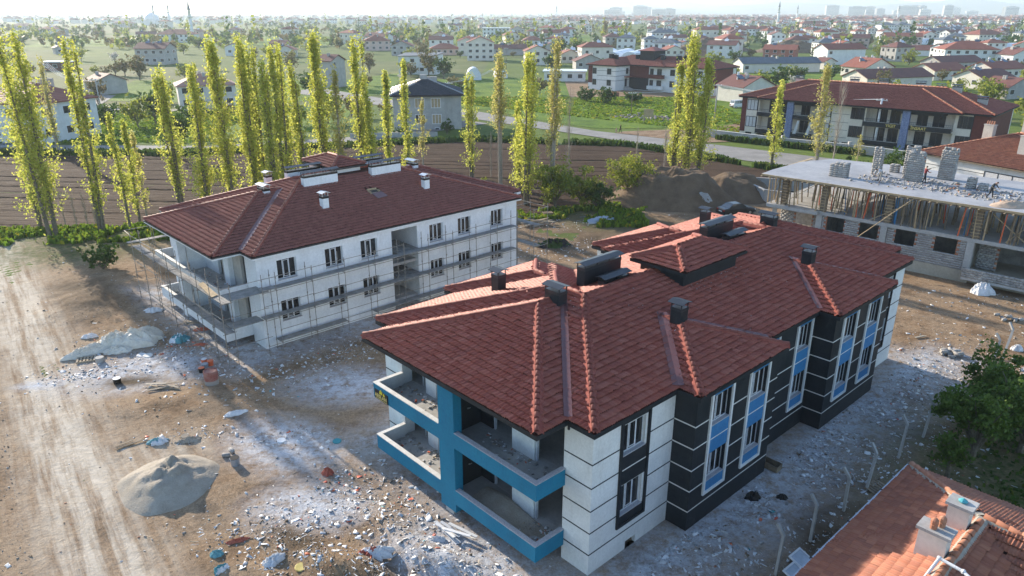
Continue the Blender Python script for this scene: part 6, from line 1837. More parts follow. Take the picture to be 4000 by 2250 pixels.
HOUSES = [
    (-88.2, 131.9, 15.1, 13.6, 7.0, 'h', 'stucco_white', 'roof_red', -0.3, 'white two storey house cut by the left edge behind the poplars'),
    (-117.3, 215.9, 8.8, 7.0, 3.6, 'g', 'stucco_grey', 'roof_brown', 0.9, 'windowless grey barn with brown gable roof beside the curved lane'),
    (-183.0, 306.1, 10.3, 7.2, 3.2, 'f', 'clad_maroon', 'roof_white', 0.1, 'low dark red house with flat white roof at upper left'),
    (-251.8, 428.5, 8.5, 7.7, 3.5, 'g', 'stucco_grey', 'roof_brown', 0.7, 'small grey house with tilted roof above the dark red house'),
    (-160.9, 343.0, 13.7, 11.0, 6.8, 'g2', 'stucco_grey', 'roof_brown', -0.05, 'grey two storey house with two bright solar panels on its brown roof'),
    (-261.0, 598.1, 27.7, 22.1, 6.0, 'h', 'stucco_white', 'roof_red', 0.1, 'wide white hall with red hipped roof beside the big minaret'),
    (-309.9, 654.0, 15.1, 12.1, 4.5, 'g', 'stucco_white', 'roof_brown', 0.3, 'small white house with one solar panel left of the white hall'),
    (-657.1, 1041.3, 29.1, 17.5, 4.5, 'h', 'stucco_grey', 'roof_brown', 0.1, 'long low brown roofed building far off at the left'),
    (-458.6, 768.7, 22.8, 18.2, 6.0, 'h', 'stucco_grey', 'roof_brown', -0.2, 'hazy brown roofed farmhouse far off at the left'),
    (-609.3, 1220.9, 28.1, 22.4, 6.0, 'h', 'stucco_grey', 'roof_brown', 0.0, 'hazy dark roofed house under the domed mosque'),
    (-149.1, 413.1, 9.6, 7.7, 4.5, 'g', 'stucco_white', 'roof_red', 0.1, 'small red roofed house seen between the densest poplars'),
    (-118.8, 403.4, 9.4, 7.5, 3.6, 'g', 'stucco_cream', 'roof_red', 0.05, 'low cream house with red roof behind the poplar row'),
    (-56.3, 235.6, 7.6, 5.3, 8.0, 'g', 'stucco_grey', 'roof_brown', 1.2, 'tall blank grey house wall right of the thick poplar'),
    (-83.3, 469.1, 15.6, 14.0, 5.8, 'h', 'stucco_pink', 'roof_red', 0.2, 'pink house with red hipped roof and a big solar panel'),
    (-59.1, 413.1, 11.0, 9.9, 5.2, 'g', 'stucco_grey', 'roof_red', 0, 'pale gabled house with two round attic windows'),
    (-75.7, 182.0, 13.0, 10.4, 5.5, 'h', 'stucco_cream', 'roof_pink', 0.45, 'pale house with pinkish red roof hidden behind the dense poplars'),
    (-34.8, 288.0, 14.5, 11.6, 6.4, 's', 'stucco_white', 'roof_grey', -0.15, 'white two storey house with mono pitch roof behind the slate house'),
    (-53.1, 568.9, 11.3, 10.2, 6.0, 'g', 'stucco_pink', 'roof_red', 0, 'narrow pink gabled house with grey trim'),
    (-15.5, 372.8, 13.0, 11.7, 8.2, 'g', 'stucco_cream', 'roof_red', 0.05, 'large pale three storey gabled house with white balconies'),
    (-24.7, 413.1, 8.2, 7.4, 7.5, 'g', 'stucco_cream', 'roof_red', 0.05, 'pale gabled house hidden behind the large three storey one'),
    (-37.1, 420.6, 16.1, 11.3, 3.4, 'h', 'stucco_pink', 'roof_red', 0.1, 'long low red roofed house in front of the narrow pink house'),
    (-13.9, 679.4, 23.5, 14.1, 9.0, 'f', 'stucco_white', 'roof_white', 0.02, 'long white three storey building with shiny pale roof'),
    (4.5, 752.2, 13.6, 12.3, 6.5, 'g', 'stucco_grey', 'roof_brown', 0.1, 'grey house beside the long white three storey building'),
    (14.4, 542.3, 14.4, 11.5, 3.6, 'h', 'stucco_white', 'roof_red', 0.1, 'low white house with wide red hipped roof'),
    (33.1, 588.0, 19.4, 17.5, 7.5, 'g', 'stucco_grey', 'roof_red', 0.15, 'grey three storey house with many windows and red gables'),
    (-1.4, 420.6, 18.2, 9.1, 3.4, 'g', 'stucco_grey', 'roof_brown', 0.1, 'long brown roofed sheds behind the grey poplars'),
    (21.4, 428.5, 12.8, 7.7, 3.4, 'g', 'stucco_grey', 'roof_brown', 0.05, 'grey shed with brown roof near the water tank'),
    (18.2, 257.3, 13.9, 8.3, 3.2, 'f', 'stucco_white', 'roof_white', -0.1, 'low white bungalow with flat white roof beside the grass'),
    (31.6, 314.6, 11.6, 8.1, 3.2, 'g', 'stucco_grey', 'roof_brown', 0.1, 'long dark brown shed roof left of the maroon block'),
    (123.9, 630.5, 22.9, 18.3, 6.4, 'h', 'stucco_white', 'roof_grey', 0.1, 'white villa with dark roof and curved terrace'),
    (207.7, 768.7, 27.9, 13.9, 6.5, 'h', 'stucco_white', 'roof_red', 0.1, 'white red roofed row house, left of three in a line'),
    (233.1, 768.7, 27.9, 13.9, 6.5, 'h', 'stucco_white', 'roof_red', 0.1, 'white and grey red roofed row house in the middle of three'),
    (253.4, 768.7, 25.3, 12.7, 6.5, 'h', 'stucco_grey', 'roof_red', 0.1, 'grey and white row house, right of three in a line'),
    (194.3, 692.8, 18.3, 14.6, 4, 'g', 'stucco_cream', 'roof_red', 0.0, 'small cream gabled house in front of the three row houses'),
    (134.6, 381.1, 15.2, 12.2, 4.6, 'g', 'stucco_red', 'roof_red', -0.5, 'brick red house with white window trims'),
    (104.4, 298.1, 32.0, 8.9, 3.4, 'g', 'stucco_cream', 'roof_grey', 0.15, 'long barn with blue grey sheet roof'),
    (61.8, 195.5, 11.3, 9.0, 4.0, 'g', 'stucco_cream', 'roof_brown', 0.5, 'old cream gabled house with brown roof left of the finished block'),
    (147.8, 343.0, 19.5, 13.6, 6.6, 'g', 'stucco_white', 'roof_red', 0.25, 'white two storey house with red gable roof above the barn'),
    (221.8, 503.1, 21.7, 17.3, 6.4, 'g', 'stucco_pink', 'roof_brown', -0.3, 'pinkish white house with brown gable behind the white greenhouses'),
    (271.4, 534.0, 23.0, 18.4, 6.4, 'g', 'stucco_pink', 'roof_red', -0.3, 'pink and white gabled house with balconies'),
    (374.5, 679.4, 33.6, 23.5, 6.8, 'g', 'stucco_white', 'roof_grey', -0.1, 'modern white and black house with steep grey gable'),
    (475.3, 983.3, 19.4, 17.5, 6.8, 'h', 'stucco_white', 'roof_grey', 0, 'black and white modern villa, left of a pair'),
    (494.7, 983.3, 17.8, 16.0, 6.8, 'h', 'stucco_cream', 'roof_grey', 0, 'black and cream modern villa, right of a pair'),
    (218.4, 413.1, 30.2, 12.1, 3.0, 'g', 'stucco_white', 'roof_red', -0.1, 'long red roofed outbuilding with sheds in front'),
    (210.3, 350.0, 22.2, 15.5, 6.2, 'h', 'stucco_white', 'roof_red', -0.2, 'white two storey house with orange red hipped roof and solar panel'),
    (361.7, 588.0, 25.3, 22.8, 6.2, 'h', 'stucco_cream', 'roof_red', 0.3, 'cream house with red roof partly behind a tree'),
    (130.8, 276.2, 13.9, 11.1, 3.3, 'g', 'stucco_cream', 'roof_red', 0.4, 'cream gabled cottage with solar panels, left of the cottage cluster'),
    (115.4, 229.2, 25.6, 15.3, 3.6, 'g', 'stucco_cream', 'roof_brown', 0.35, 'broad dark red roof with small porch gable right behind the finished block'),
    (175.3, 300.7, 22.2, 17.7, 3.6, 'g', 'stucco_grey', 'roof_brown', 0.35, 'grey gabled house with dark red roof and two chimneys'),
    (149.6, 263.3, 15.9, 11.2, 3.2, 'g', 'stucco_cream', 'roof_red', 0.4, 'low red roofed cottage with satellite dish'),
    (171.3, 265.4, 17.0, 13.6, 3.6, 'g', 'stucco_cream', 'roof_red', 0.4, 'red roofed cottage with steel solar racks at the right edge'),
    (147.2, 233.2, 14.2, 9.9, 3.2, 'g', 'stucco_cream', 'roof_brown', 0.4, 'dark roofed cottage with low gable near the round bushes'),
    (136.0, 204.6, 9.7, 7.8, 3.2, 'g', 'stucco_grey', 'roof_brown', 0.4, 'grey cottage at the right edge above the finished block'),
    (224.6, 337.9, 12.4, 9.9, 4.5, 'g', 'stucco_white', 'roof_brown', 0.2, 'white house cut by the right edge below the greenhouse'),
    (392.4, 1011.5, 36.6, 25.6, 8, 'h', 'stucco_pink', 'roof_red', 0.1, 'big pink school like building with red roof'),
    (129.5, 314.6, 6.3, 5.7, 3, 'g', 'stucco_cream', 'roof_brown', 0.4, 'tiny cream shed beside the white two storey house'),
]
rh = random.Random(5)
for (x, y, w, d, h, typ, wm, rm, yw, lab) in HOUSES:
    w = max(5, w); d = max(5, min(d, 16))
    if typ == 'g' and w > 14: typ = 'g2'; d = min(d, 10)
    cy_ = y + d / 2
    root = thing('house', lab, 'house', (x, cy_, 0), yw)
    HB.append((x, cy_, max(w, d) * .75))
    wall_mesh(w, d, h, typ).build('wall', wm, root)
    rf = roof_mesh(w, d, h, typ).build('roof', rm, root)
    near = y < 520
    rows = 1 if h < 4.6 else 2 if h < 7.6 else 3
    nw = max(2, int(w / 3.2))
    blank = 'windowless' in lab or 'blank' in lab or 'barn' in lab or 'shed' in lab
    for r_ in range(rows):
        z0 = (h / rows) * r_ + h / rows * .36
        for i in range(nw if not blank else 1):
            xc = -w / 2 + w * (i + .5) / nw
            if typ == 'f' and 'bungalow' in lab: z0 = 1.1
            ww = .75 if w > 8 else .5
            f = MB(); win_box(f, xc - ww - .1, xc + ww + .1, -d / 2, z0 - .1, z0 + 1.35); o = f.build('window', 'win_white', root)
            g = MB(); g.box(xc - ww, xc + ww, -d / 2 - .055, -d / 2 - .041, z0, z0 + 1.25); g.build('pane', 'glass_far', o)
        if near and not blank:
            for i in range(max(1, int(d / 4))):
                yc = -d / 2 + d * (i + .5) / max(1, int(d / 4))
                s = 1 if x < 40 else -1
                f = MB(); f.box(min(s * w / 2, s * (w / 2 + .05)) + (.004 if s > 0 else 0), max(s * w / 2, s * (w / 2 + .05)) - (.004 if s < 0 else 0), yc - .8, yc + .8, z0 - .1, z0 + 1.35); o = f.build('window', 'win_white', root)
                g = MB(); g.box(min(s * (w / 2 + .06), s * (w / 2 + .07)), max(s * (w / 2 + .06), s * (w / 2 + .07)), yc - .7, yc + .7, z0, z0 + 1.25); g.build('pane', 'glass_far', o)
    rz = h + (min(w, d) / 2 * .42 if typ != 'f' else .2)
    if typ == 'g': rz = h + w / 2 * .42
    if typ not in ('f', 's'):
        for i in range(1 if w < 9 else 2):
            cx_ = rh.uniform(-.12, .12) * w if typ != 'g' else rh.choice([-.14, .14]) * w
            cyy = rh.uniform(-.2, .3) * d
            MB().box(cx_ - .35, cx_ + .35, cyy - .35, cyy + .35, h, rz + .55).build('chimney', 'stucco_grey', rf)
    if 'solar' in lab or (near and rh.random() < .35 and typ not in ('f', 's')):
        for i in range(2 if 'two' in lab or 'racks' in lab or 'panels' in lab else 1):
            cx_ = (-.22 + .4 * i) * w; zz = h + (w / 2 - abs(cx_)) * .42 if typ == 'g' else rz - .5
            sp = MB().add([(cx_ - 1.0, -.9, zz + .35), (cx_ + 1.0, -.9, zz + .35), (cx_ + 1.0, .7, zz + 1.25), (cx_ - 1.0, .7, zz + 1.25), (cx_ - 1.0, -.86, zz + .28), (cx_ + 1.0, -.86, zz + .28), (cx_ + 1.0, .74, zz + 1.18), (cx_ - 1.0, .74, zz + 1.18)],
                     [(0, 1, 2, 3), (7, 6, 5, 4), (0, 3, 7, 4), (1, 5, 6, 2), (0, 4, 5, 1), (3, 2, 6, 7)]).build('solar_panel', 'solar_panel', rf)
            MB().tube((cx_, .9, zz), (cx_, .9, zz + 2.0), .30, .30, 10).build('water_tank', 'poly_white', sp)
# filler houses of the dense town on the right and scattered farmsteads
rs = random.Random(31)
VAR = []
for k, (w, d, h, typ, wm, rm) in enumerate(((10, 9, 5.6, 'g', 'stucco_cream', 'roof_red'), (12, 9, 6.2, 'h', 'stucco_white', 'roof_red'), (9, 10, 5.2, 'g', 'stucco_pink', 'roof_brown'), (14, 9, 6.2, 'g2', 'stucco_white', 'roof_brown'), (11, 10, 6.6, 'h', 'stucco_grey', 'roof_brown'), (8, 8, 3.4, 'g', 'stucco_cream', 'roof_red'), (16, 10, 8.4, 'h', 'stucco_cream', 'roof_red'), (10, 9, 6.4, 'h', 'stucco_white', 'roof_grey'))):
    mb = wall_mesh(w, d, h, typ); r_ = roof_mesh(w, d, h, typ); b = len(mb.v)
    mb.add(r_.v, r_.f, 1)
    for rr in range(1 if h < 4 else 2):
        for i in range(3):
            xc = -w / 2 + w * (i + .5) / 3; z0 = h / 2 * rr + 1.1
            mb.box(xc - .7, xc + .7, -d / 2 - .05, -d / 2 - .004, z0, z0 + 1.3, 2)
            yc = -d / 2 + d * (i + .5) / 3
            mb.box(-w / 2 - .05, -w / 2 - .004, yc - .6, yc + .6, z0, z0 + 1.3, 2)
    rz = h + min(w, d) / 2 * .42
    mb.box(-1.2, -.6, .5, 1.1, h, rz + .6, 0)
    mb.tube((1.5, .6, rz - .3), (1.5, .6, rz + 1.3), .35, .35, 8, 3)
    mb.add([(.6, -1.4, rz - .2), (2.6, -1.4, rz - .2), (2.6, .2, rz + .8), (.6, .2, rz + .8)], [(0, 1, 2, 3)], 3)
    VAR.append(mb.mesh('house', [wm, rm, 'glass_far', 'poly_white']))
placed = []
def free(x, y, rad):
    for (a, b, c) in HB:
        if (a - x) ** 2 + (b - y) ** 2 < (c + rad) ** 2: return False
    return road_clear(x, y)
def put_house(x, y, lab, grp):
    me = rs.choice(VAR)
    o = link('house', me); o.location = (x, y, 0); o.rotation_euler = (0, 0, rs.choice([-.2, .1, .3, .05, -.5, 1.5]) + rs.uniform(-.1, .1))
    s = rs.uniform(.85, 1.15); o.scale = (s, s, s)
    tag(o, lab, 'house', grp); HB.append((x, y, 8))
n = 0
while n < 235:
    y = 330 * (2000 / 330) ** (rs.random() ** .8); x = y * rs.uniform(.02, .80)
    if not free(x, y, 7): continue
    put_house(x, y, 'red roofed house in the dense town spreading to the right horizon', 'houses of the far town'); n += 1
n = 0
while n < 52:
    y = 420 * (2200 / 420) ** rs.random(); x = y * rs.uniform(-.80, .05)
    if not free(x, y, 9): continue
    put_house(x, y, 'scattered farmhouse on the hazy plain at the left', 'farmhouses on the plain'); n += 1
# beyond that the roofs run together
def town_mass():
    rng = np.random.default_rng(3)
    n = 2600
    y = 1500 * (5200 / 1500) ** rng.random(n); x = y * np.where(rng.random(n) < .8, rng.uniform(.05, .85, n), rng.uniform(-.85, .1, n))
    w = rng.uniform(8, 20, n); h = rng.uniform(4, 9, n)
    T = rot_T(rng, n, np.stack([x, y, h / 2], -1), np.stack([w, rng.uniform(8, 12, n), h], -1), 0.0)
    V, F = replicate(BOX_V, BOX_F, T)
    pv = np.array([(-.55, -.6, .5), (.55, -.6, .5), (.55, .6, .5), (-.55, .6, .5), (-.3, 0, .95), (.3, 0, .95)]); pf = np.array([(0, 1, 5, 4), (2, 3, 4, 5), (1, 2, 5, 5), (3, 0, 4, 4)])
    V2, F2 = replicate(pv, pf, T)
    F2 = F2 + len(V)
    allF = np.concatenate([F, F2]); 
    tri = [(f[0], f[1], f[2]) if f[2] == f[3] else None for f in allF]
    V = np.concatenate([V, V2])
    me = bpy.data.meshes.new('far_town')
    me.from_pydata(V.tolist(), [], [tuple(int(i) for i in dict.fromkeys(f)) for f in allF])
    for m_ in ('stucco_white', 'roof_red', 'stucco_cream', 'roof_brown'): me.materials.append(MATS[m_])
    wmi = np.repeat(rng.choice([0, 2], n), 6); rmi = np.repeat(rng.choice([1, 3], n), 4)
    me.polygons.foreach_set('material_index', np.concatenate([wmi, rmi]).astype(np.int32)); me.update()
    tag(link('far_town', me), 'mass of tiny roofs of the town fading into haze', 'town', kind='stuff')
town_mass()
# apartment slabs far off at the right
rb = random.Random(8)
for k in range(30):
    y = rb.uniform(3400, 4700); x = y * rb.choice([rb.uniform(.42, .56), rb.uniform(.40, .72), rb.uniform(.12, .2)])
    w, h = rb.uniform(30, 110), rb.uniform(26, 58)
    mb = MB().box(-w / 2, w / 2, -9, 9, 0, h)
    mb.box(-w / 4, w / 4, -5, 5, h, h + 3)
    for fl in range(int(h / 6)):
        mb.box(-w / 2 + 2, w / 2 - 2, -9.3, -9.02, 2 + fl * 6, 4.2 + fl * 6, 1)
    o = mb.build('tower_block', ['stucco_cream' if rb.random() < .25 else 'stucco_grey', 'glass_far'])
    o.location = (x, y, 0); o.rotation_euler = (0, 0, rb.uniform(-.4, .4))
    tag(o, 'tall apartment slab in the haze below the hills', 'building', 'far apartment slabs')
# mosques
def minaret(x, y, h, label):
    r = h * .035 + .35
    t = thing('minaret', label, 'minaret', (x, y, 0))
    MB().lathe([(r * 1.3, 0), (r * 1.3, h * .14), (r, h * .2), (r * .92, h * .52)], n=14).build('shaft', 'stucco_white', t, True)
    MB().lathe([(r * .92, h * .52), (r * 1.5, h * .55), (r * 1.5, h * .575), (r * .85, h * .58)], n=14).build('balcony', 'stucco_white', t)
    MB().lathe([(r * .82, h * .58), (r * .78, h * .74), (r * .95, h * .745)], n=14).build('upper_shaft', 'stucco_white', t, True)
    MB().lathe([(r * .95, h * .745), (r * .5, h * .87), (.04, h)], n=14).build('spire', 'roof_grey', t)
minaret(-288, 700, 32, 'big white minaret beside the white hall on the left')
minaret(-622, 1361, 40, 'left of the two hazy minarets at the domed mosque')
minaret(-596, 1361, 39, 'right of the two hazy minarets at the domed mosque')
minaret(442, 1300, 40, 'tallest white minaret over the town on the right')
minaret(640, 1760, 38, 'slim white minaret right of the tallest one')
minaret(142, 2500, 44, 'tiny minaret on the hazy skyline at the middle')
minaret(1010, 2050, 40, 'small far minaret toward the right edge of the town')
mq = thing('mosque', 'hazy mosque with a pale dome on the far left plain', 'mosque', (-640, 1390, 0))
MB().box(-14, 14, -12, 12, 0, 9).build('wall', 'stucco_white', mq)
MB().lathe([(12, 9), (12, 11), (11, 14.5), (8.5, 18), (4.5, 20.5), (.2, 21.3)], n=24).build('dome', 'poly_white', mq, True)
# greenhouses
def tunnel(x, y, w, L, h, yaw, label, grp=None):
    t = thing('greenhouse', label, 'greenhouse', (x, y, 0), yaw, grp)
    n = 10; vs = []
    for yy in (0, L):
        for i in range(n + 1):
            a = math.pi * i / n
            vs.append((-w / 2 * math.cos(a), yy, h * math.sin(a) ** .8))
    k = n + 1
    MB().add(vs, [(i, i + 1, k + i + 1, k + i) for i in range(n)][::1] + [tuple(range(n, -1, -1)), tuple(range(k, 2 * k))]).build('plastic_cover', 'poly_white', t)
    for j in range(4):
        yy = L * j / 3
        rb_ = MB()
        for i in range(n):
            a, b = math.pi * i / n, math.pi * (i + 1) / n
            rb_.tube((-(w / 2 + .02) * math.cos(a), yy, (h + .02) * math.sin(a) ** .8), (-(w / 2 + .02) * math.cos(b), yy, (h + .02) * math.sin(b) ** .8), .05, n=4)
        rb_.build('hoop', 'metal_zinc', t)
tunnel(-13.0, 262, 5.0, 8, 4.0, .1, 'small pale blue tunnel greenhouse on the green plot')
tunnel(-3.5, 270, 4.0, 7, 3.0, .2, 'smaller tunnel greenhouse half hidden by a pale poplar')
for k in range(4):
    tunnel(30 + k * 8.6, 372 - k * 2, 8.2, 42, 4.2, -.35, 'long white tunnel greenhouse in the row behind the maroon block', 'greenhouses behind the maroon block')
for k in range(3):
    tunnel(172 + k * 9, 505, 8.5, 40, 4, -.5, 'white tunnel greenhouse in the row left of the pinkish house', 'greenhouses near the mounds')
tunnel(262, 470, 9, 60, 4, -1.3, 'long low white greenhouse below the pink houses')
tunnel(300, 420, 10, 30, 6.5, -.6, 'big white plastic greenhouse at the right edge')
tunnel(286, 560, 9, 40, 4, -1.2, 'far white greenhouse behind the red roofed outbuilding')
# soil mounds of a dig on the right
for (x, y, r, h, lab) in ((120, 470, 26, 8, 'brown soil mound beside the white greenhouses'), (165, 455, 24, 7, 'long brown spoil mound right of the first one'), (95, 420, 18, 5, 'low brown soil bank behind the single tree')):
    CONE('soil_mound', lab, 0, 0, r, h, 'heap_earth', 0.0, .6, (x, y), int(x))
CONE('soil_mound', 'large dark earth mound beside the parked car', 0, 0, 8.2, 6.6, 'heap_earth', -.05, .70, (20.0, 89.2), 3, .55)
CONE('soil_mound', 'flat shoulder of dark earth at the foot of the large mound', 0, 0, 6.5, 3.6, 'heap_earth', -.05, .8, (28.0, 92.5), 5, .6)
CONE('gravel_spill', 'grey gravel spill on the face of the dark earth mound', 0, 0, 1.9, 2.2, 'concrete', .05, .7, (22.6, 85.2), 9)

# planting of the middle ground
n = 0
while n < 150:
    y = 135 * (520 / 135) ** rt.random(); x = y * rt.uniform(-.80, .78)
    ok = road_clear(x, y) and all((a - x) ** 2 + (b - y) ** 2 > (c * .8 + 2) ** 2 for (a, b, c) in HB)
    if not ok: continue
    k = rt.choice([0, 0, 1, 1, 2, 2, 3, 3, 4, 5, 6]) if x < 60 else rt.choice([0, 1, 1, 2, 3, 4, 6])
    plant(x, y, k, rt.uniform(.6, 1.15)); n += 1
for (x, y, k, s) in ((-106, 190, 4, 1.1), (-90, 196, 1, 1.0), (-84, 205, 4, .9), (-128, 262, 2, 1.2), (-142, 280, 3, 1.2), (-30, 275, 2, 1.3), (-24, 268, 0, 1.2), (86, 325, 1, 1.3), (100, 345, 0, 1.0), (14, 395, 5, 1.4), (24, 400, 5, 1.5), (34, 398, 0, 1.5), (96, 255, 0, .9), (110, 262, 0, 1.0), (88, 238, 4, .9), (128, 205, 1, 1.0), (120, 190, 1, 1.1), (134, 190, 0, 1.0), (150, 215, 1, .9), (74, 208, 4, .7), (66, 205, 3, .9), (95, 133, 1, 1.1), (100, 127, 0, 1.0), (103, 118, 1, 1.2)):
    plant(x, y, k, s)
def far_trees():
    rng = np.random.default_rng(17)
    n = 3000
    y = 480 * (4200 / 480) ** rng.random(n); x = y * rng.uniform(-.85, .85, n)
    cl = fbm(x * .006 + 9, y * .004, 41)
    keep = (cl > .36) | (rng.random(n) < .25)
    x, y = x[keep], y[keep]; n = len(x)
    m = 16
    h = rng.uniform(4, 9, n); r = rng.uniform(2, 4.5, n)
    tall = rng.random(n) < .12
    h = np.where(tall, rng.uniform(12, 22, n), h); r = np.where(tall, 1.4, r)
    d = rng.normal(0, 1, (n, m, 3)); d /= np.linalg.norm(d, axis=2)[:, :, None]
    d *= rng.random((n, m, 1)) ** .4
    P = np.stack([x, y, h * .55], -1)[:, None, :] + d * np.stack([r, r, h * .45], -1)[:, None, :]
    V, F = leaf_quads(P.reshape(-1, 3), np.repeat(np.where(tall, 2.4, 3.0), m) * rng.uniform(.6, 1.2, n * m), rng, .2, .9)
    mi = np.repeat(rng.choice(3, n, p=[.4, .3, .3]), m)
    tag(link('far_trees', np_mesh('far_trees', V, F, ['leaf_green', 'leaf_lime', 'leaf_brown'], mi=mi)), 'belts of far trees and orchards dissolving into the haze', 'trees', kind='stuff')
far_trees()

# ------------------------------------------------------------------ grass and weeds
def tufts(name, label, pts, h, w, seed, mats=('grass',), probs=None, lean=.35):
    rng = np.random.default_rng(seed)
    n = len(pts)
    hh = h * rng.uniform(.5, 1.4, n); ww = w * rng.uniform(.6, 1.4, n)
    az = rng.uniform(0, 6.283, n); la = rng.uniform(0, 6.283, n); le = rng.uniform(0, lean, n) * hh
    dx, dy = np.cos(az) * ww / 2, np.sin(az) * ww / 2
    tx, ty = np.cos(la) * le, np.sin(la) * le
    z = pts[:, 2]
    V = np.stack([np.stack([pts[:, 0] - dx, pts[:, 1] - dy, z - .03], -1), np.stack([pts[:, 0] + dx, pts[:, 1] + dy, z - .03], -1),
                  np.stack([pts[:, 0] + dx * .5 + tx, pts[:, 1] + dy * .5 + ty, z + hh], -1), np.stack([pts[:, 0] - dx * .7 + tx, pts[:, 1] - dy * .7 + ty, z + hh * .85], -1)], 1).reshape(-1, 3)
    mi = np.zeros(n, int) if len(mats) == 1 else rng.choice(len(mats), n, p=probs)
    tag(link(name, np_mesh(name, V, np.arange(4 * n).reshape(n, 4), list(mats), mi=mi)), label, 'grass', kind='stuff')
isl_mat('rag_red', [(.42, .10, .055), (.50, .17, .10), (.36, .09, .06)], .7, .2)
isl_mat('rag_teal', [(.04, .20, .23), (.10, .28, .31), (.20, .38, .40)], .7, .2)
isl_mat('flower_yellow', [(.42, .36, .02), (.34, .32, .03)], .7, .2, trans=.3)
rg = np.random.default_rng(23)
def band(n, x0, x1, fy0, fy1, pw=1.0, clump=.5, seed=1):
    x = rg.uniform(x0, x1, n); t = rg.random(n); y = fy0(x) + (fy1(x) - fy0(x)) * t
    k = fbm(x * .35, y * .35, seed) > clump * .75
    x, y = x[k], y[k]
    return np.stack([x, y, np.zeros(len(x))], -1)
edge = lambda x: 75.2 + 0.10 * (x + 55) + np.where(x > -5, 0.22 * (x + 5), 0)
P = np.concatenate([band(9500, -100, -30, lambda x: edge(x) - 5.2, lambda x: edge(x) + 1.0), band(6500, -30, 16, lambda x: edge(x) - 2.8, lambda x: edge(x) + 1.2), band(1500, 7, 15, lambda x: x * 0 + 77, lambda x: x * 0 + 84, clump=.6)])
tufts('verge_grass', 'rank green verge of weeds along the poplar trunks', P, .45, .42, 1, ('grass_lush', 'grass', 'flower_yellow'), [.62, .32, .06])
far_e = lambda x: np.where(x < -8, 120.0 + 0.30 * np.maximum(0, x + 55), 134.2 - 0.19 * (x + 8))
far_e2 = lambda x: np.where(x > 20, 128.8 - 1.12 * (x - 20), far_e(x))
P = np.concatenate([band(5200, -100, 36, lambda x: far_e2(x) - .2, lambda x: far_e2(x) + 2.6, clump=.45), band(1800, 24, 44, lambda x: 128.6 - 1.12 * (x - 20), lambda x: 131.0 - 1.12 * (x - 20), clump=.4)])
tufts('roadside_grass', 'dark green roadside weeds along the far edge of the field', P, .7, .6, 2, ('leaf_green', 'grass'), [.6, .4])
P = band(15000, -14, 52, lambda x: 190 - 1.0 * (x + 10) * .9 + 0 * x, lambda x: x * 0 + 208, clump=.42, seed=5)
ok = np.array([abs((p[0] - 16.6) * .63 + (p[1] - 146.5) * .77) > 0 and p[1] > np.interp(p[0], [-60, -8.7, 16.6, 36, 60], [235, 178.5, 147.5, 131.5, 110.5]) + .5 for p in P])
P = P[ok]
tufts('plot_grass', 'lush green grass plot between the road and the maroon block', P, .22, .7, 3, ('grass_lush', 'grass', 'flower_yellow'), [.75, .15, .10])
P = band(9000, -110, -58, lambda x: x * 0 + 132, lambda x: x * 0 + 178, clump=.40, seed=8)
tufts('meadow_grass', 'bright green meadow behind the lane at the left', P, .2, .8, 4, ('grass_lush', 'grass'), [.75, .25])
wx = np.linspace(0, 1, 1500); 
P = np.stack([38.0 + 19 * rg.random(1400) + rg.normal(0, .35, 1400), np.zeros(1400), np.zeros(1400)], -1); P[:, 1] = 136.2 - (P[:, 0] - 38.3) * .79 + rg.normal(-.4, .35, 1400)
tufts('wall_weeds', 'weeds at the foot of the grey boundary wall by the road', P, .8, .5, 5, ('leaf_green', 'grass'), [.6, .4])
x = rg.uniform(18, 36, 5200); y = rg.uniform(21, 42, 5200)
uu, vv = w2loc((17.26, 27.1, -.83), x, y)
k = ((vv > .6) | (uu < -.9)) & ((x - 13.2) * .69 - (y - 26.4) * .72 > 1.2) & (fbm(x * .5, y * .5, 3) > .38)
P = np.stack([x[k], y[k], site_h(x[k], y[k]) + .02], -1)
tufts('garden_grass', 'short shaded grass in the garden right of the fence posts', P, .16, .22, 6, ('leaf_green', 'grass'), [.7, .3])

# ------------------------------------------------------------------ litter and rubble too small to count
def litter(name, label, pts, smin, smax, mats, probs, seed, flat=.35, thin=.35, long_=False, cat='rubble'):
    rng = np.random.default_rng(seed)
    n = len(pts)
    L = smin * (smax / smin) ** (rng.random(n) ** 2.6)
    sz = np.stack([L * (1 if not long_ else rng.uniform(3, 8, n)), L * rng.uniform(.25, .8, n), L * rng.uniform(.05, thin, n)], -1)
    z = site_h(pts[:, 0], pts[:, 1]) + .02 + sz[:, 2] * .35
    T = rot_T(rng, n, np.stack([pts[:, 0], pts[:, 1], z], -1), sz, flat)
    # irregular chips instead of perfect boxes
    bv = BOX_V.copy(); bv[[4, 6]] *= .72; bv[[1, 3]] *= .9
    V, F = replicate(bv, BOX_F, T)
    V += rng.normal(0, 1, V.shape) * np.repeat(L * .07, 8)[:, None]
    tag(link(name, np_mesh(name, V, F, list(mats), mi=np.repeat(rng.choice(len(mats), n, p=probs), 6))), label, cat, kind='stuff')
def loc_pts(F, u, v):
    c, s = math.cos(F[2]), math.sin(F[2])
    return np.stack([F[0] + u * c - v * s, F[1] + u * s + v * c], -1)
def outside(P):
    k = np.ones(len(P), bool)
    for F, u0, u1, v0, v1 in ((FB, -15.7, 1.2, -.1, 30.3), (FB, 0, 0, 0, 0), (FA, -16.4, .1, -.1, 24), (FC, .3, 30, -1.2, 13), ((17.26, 27.1, -.83), .3, 14, -16, -.3)):
        u, v = w2loc(F, P[:, 0], P[:, 1])
        k &= ~((u > u0) & (u < u1) & (v > v0) & (v < v1))
    return P[k]
rl_ = np.random.default_rng(55)
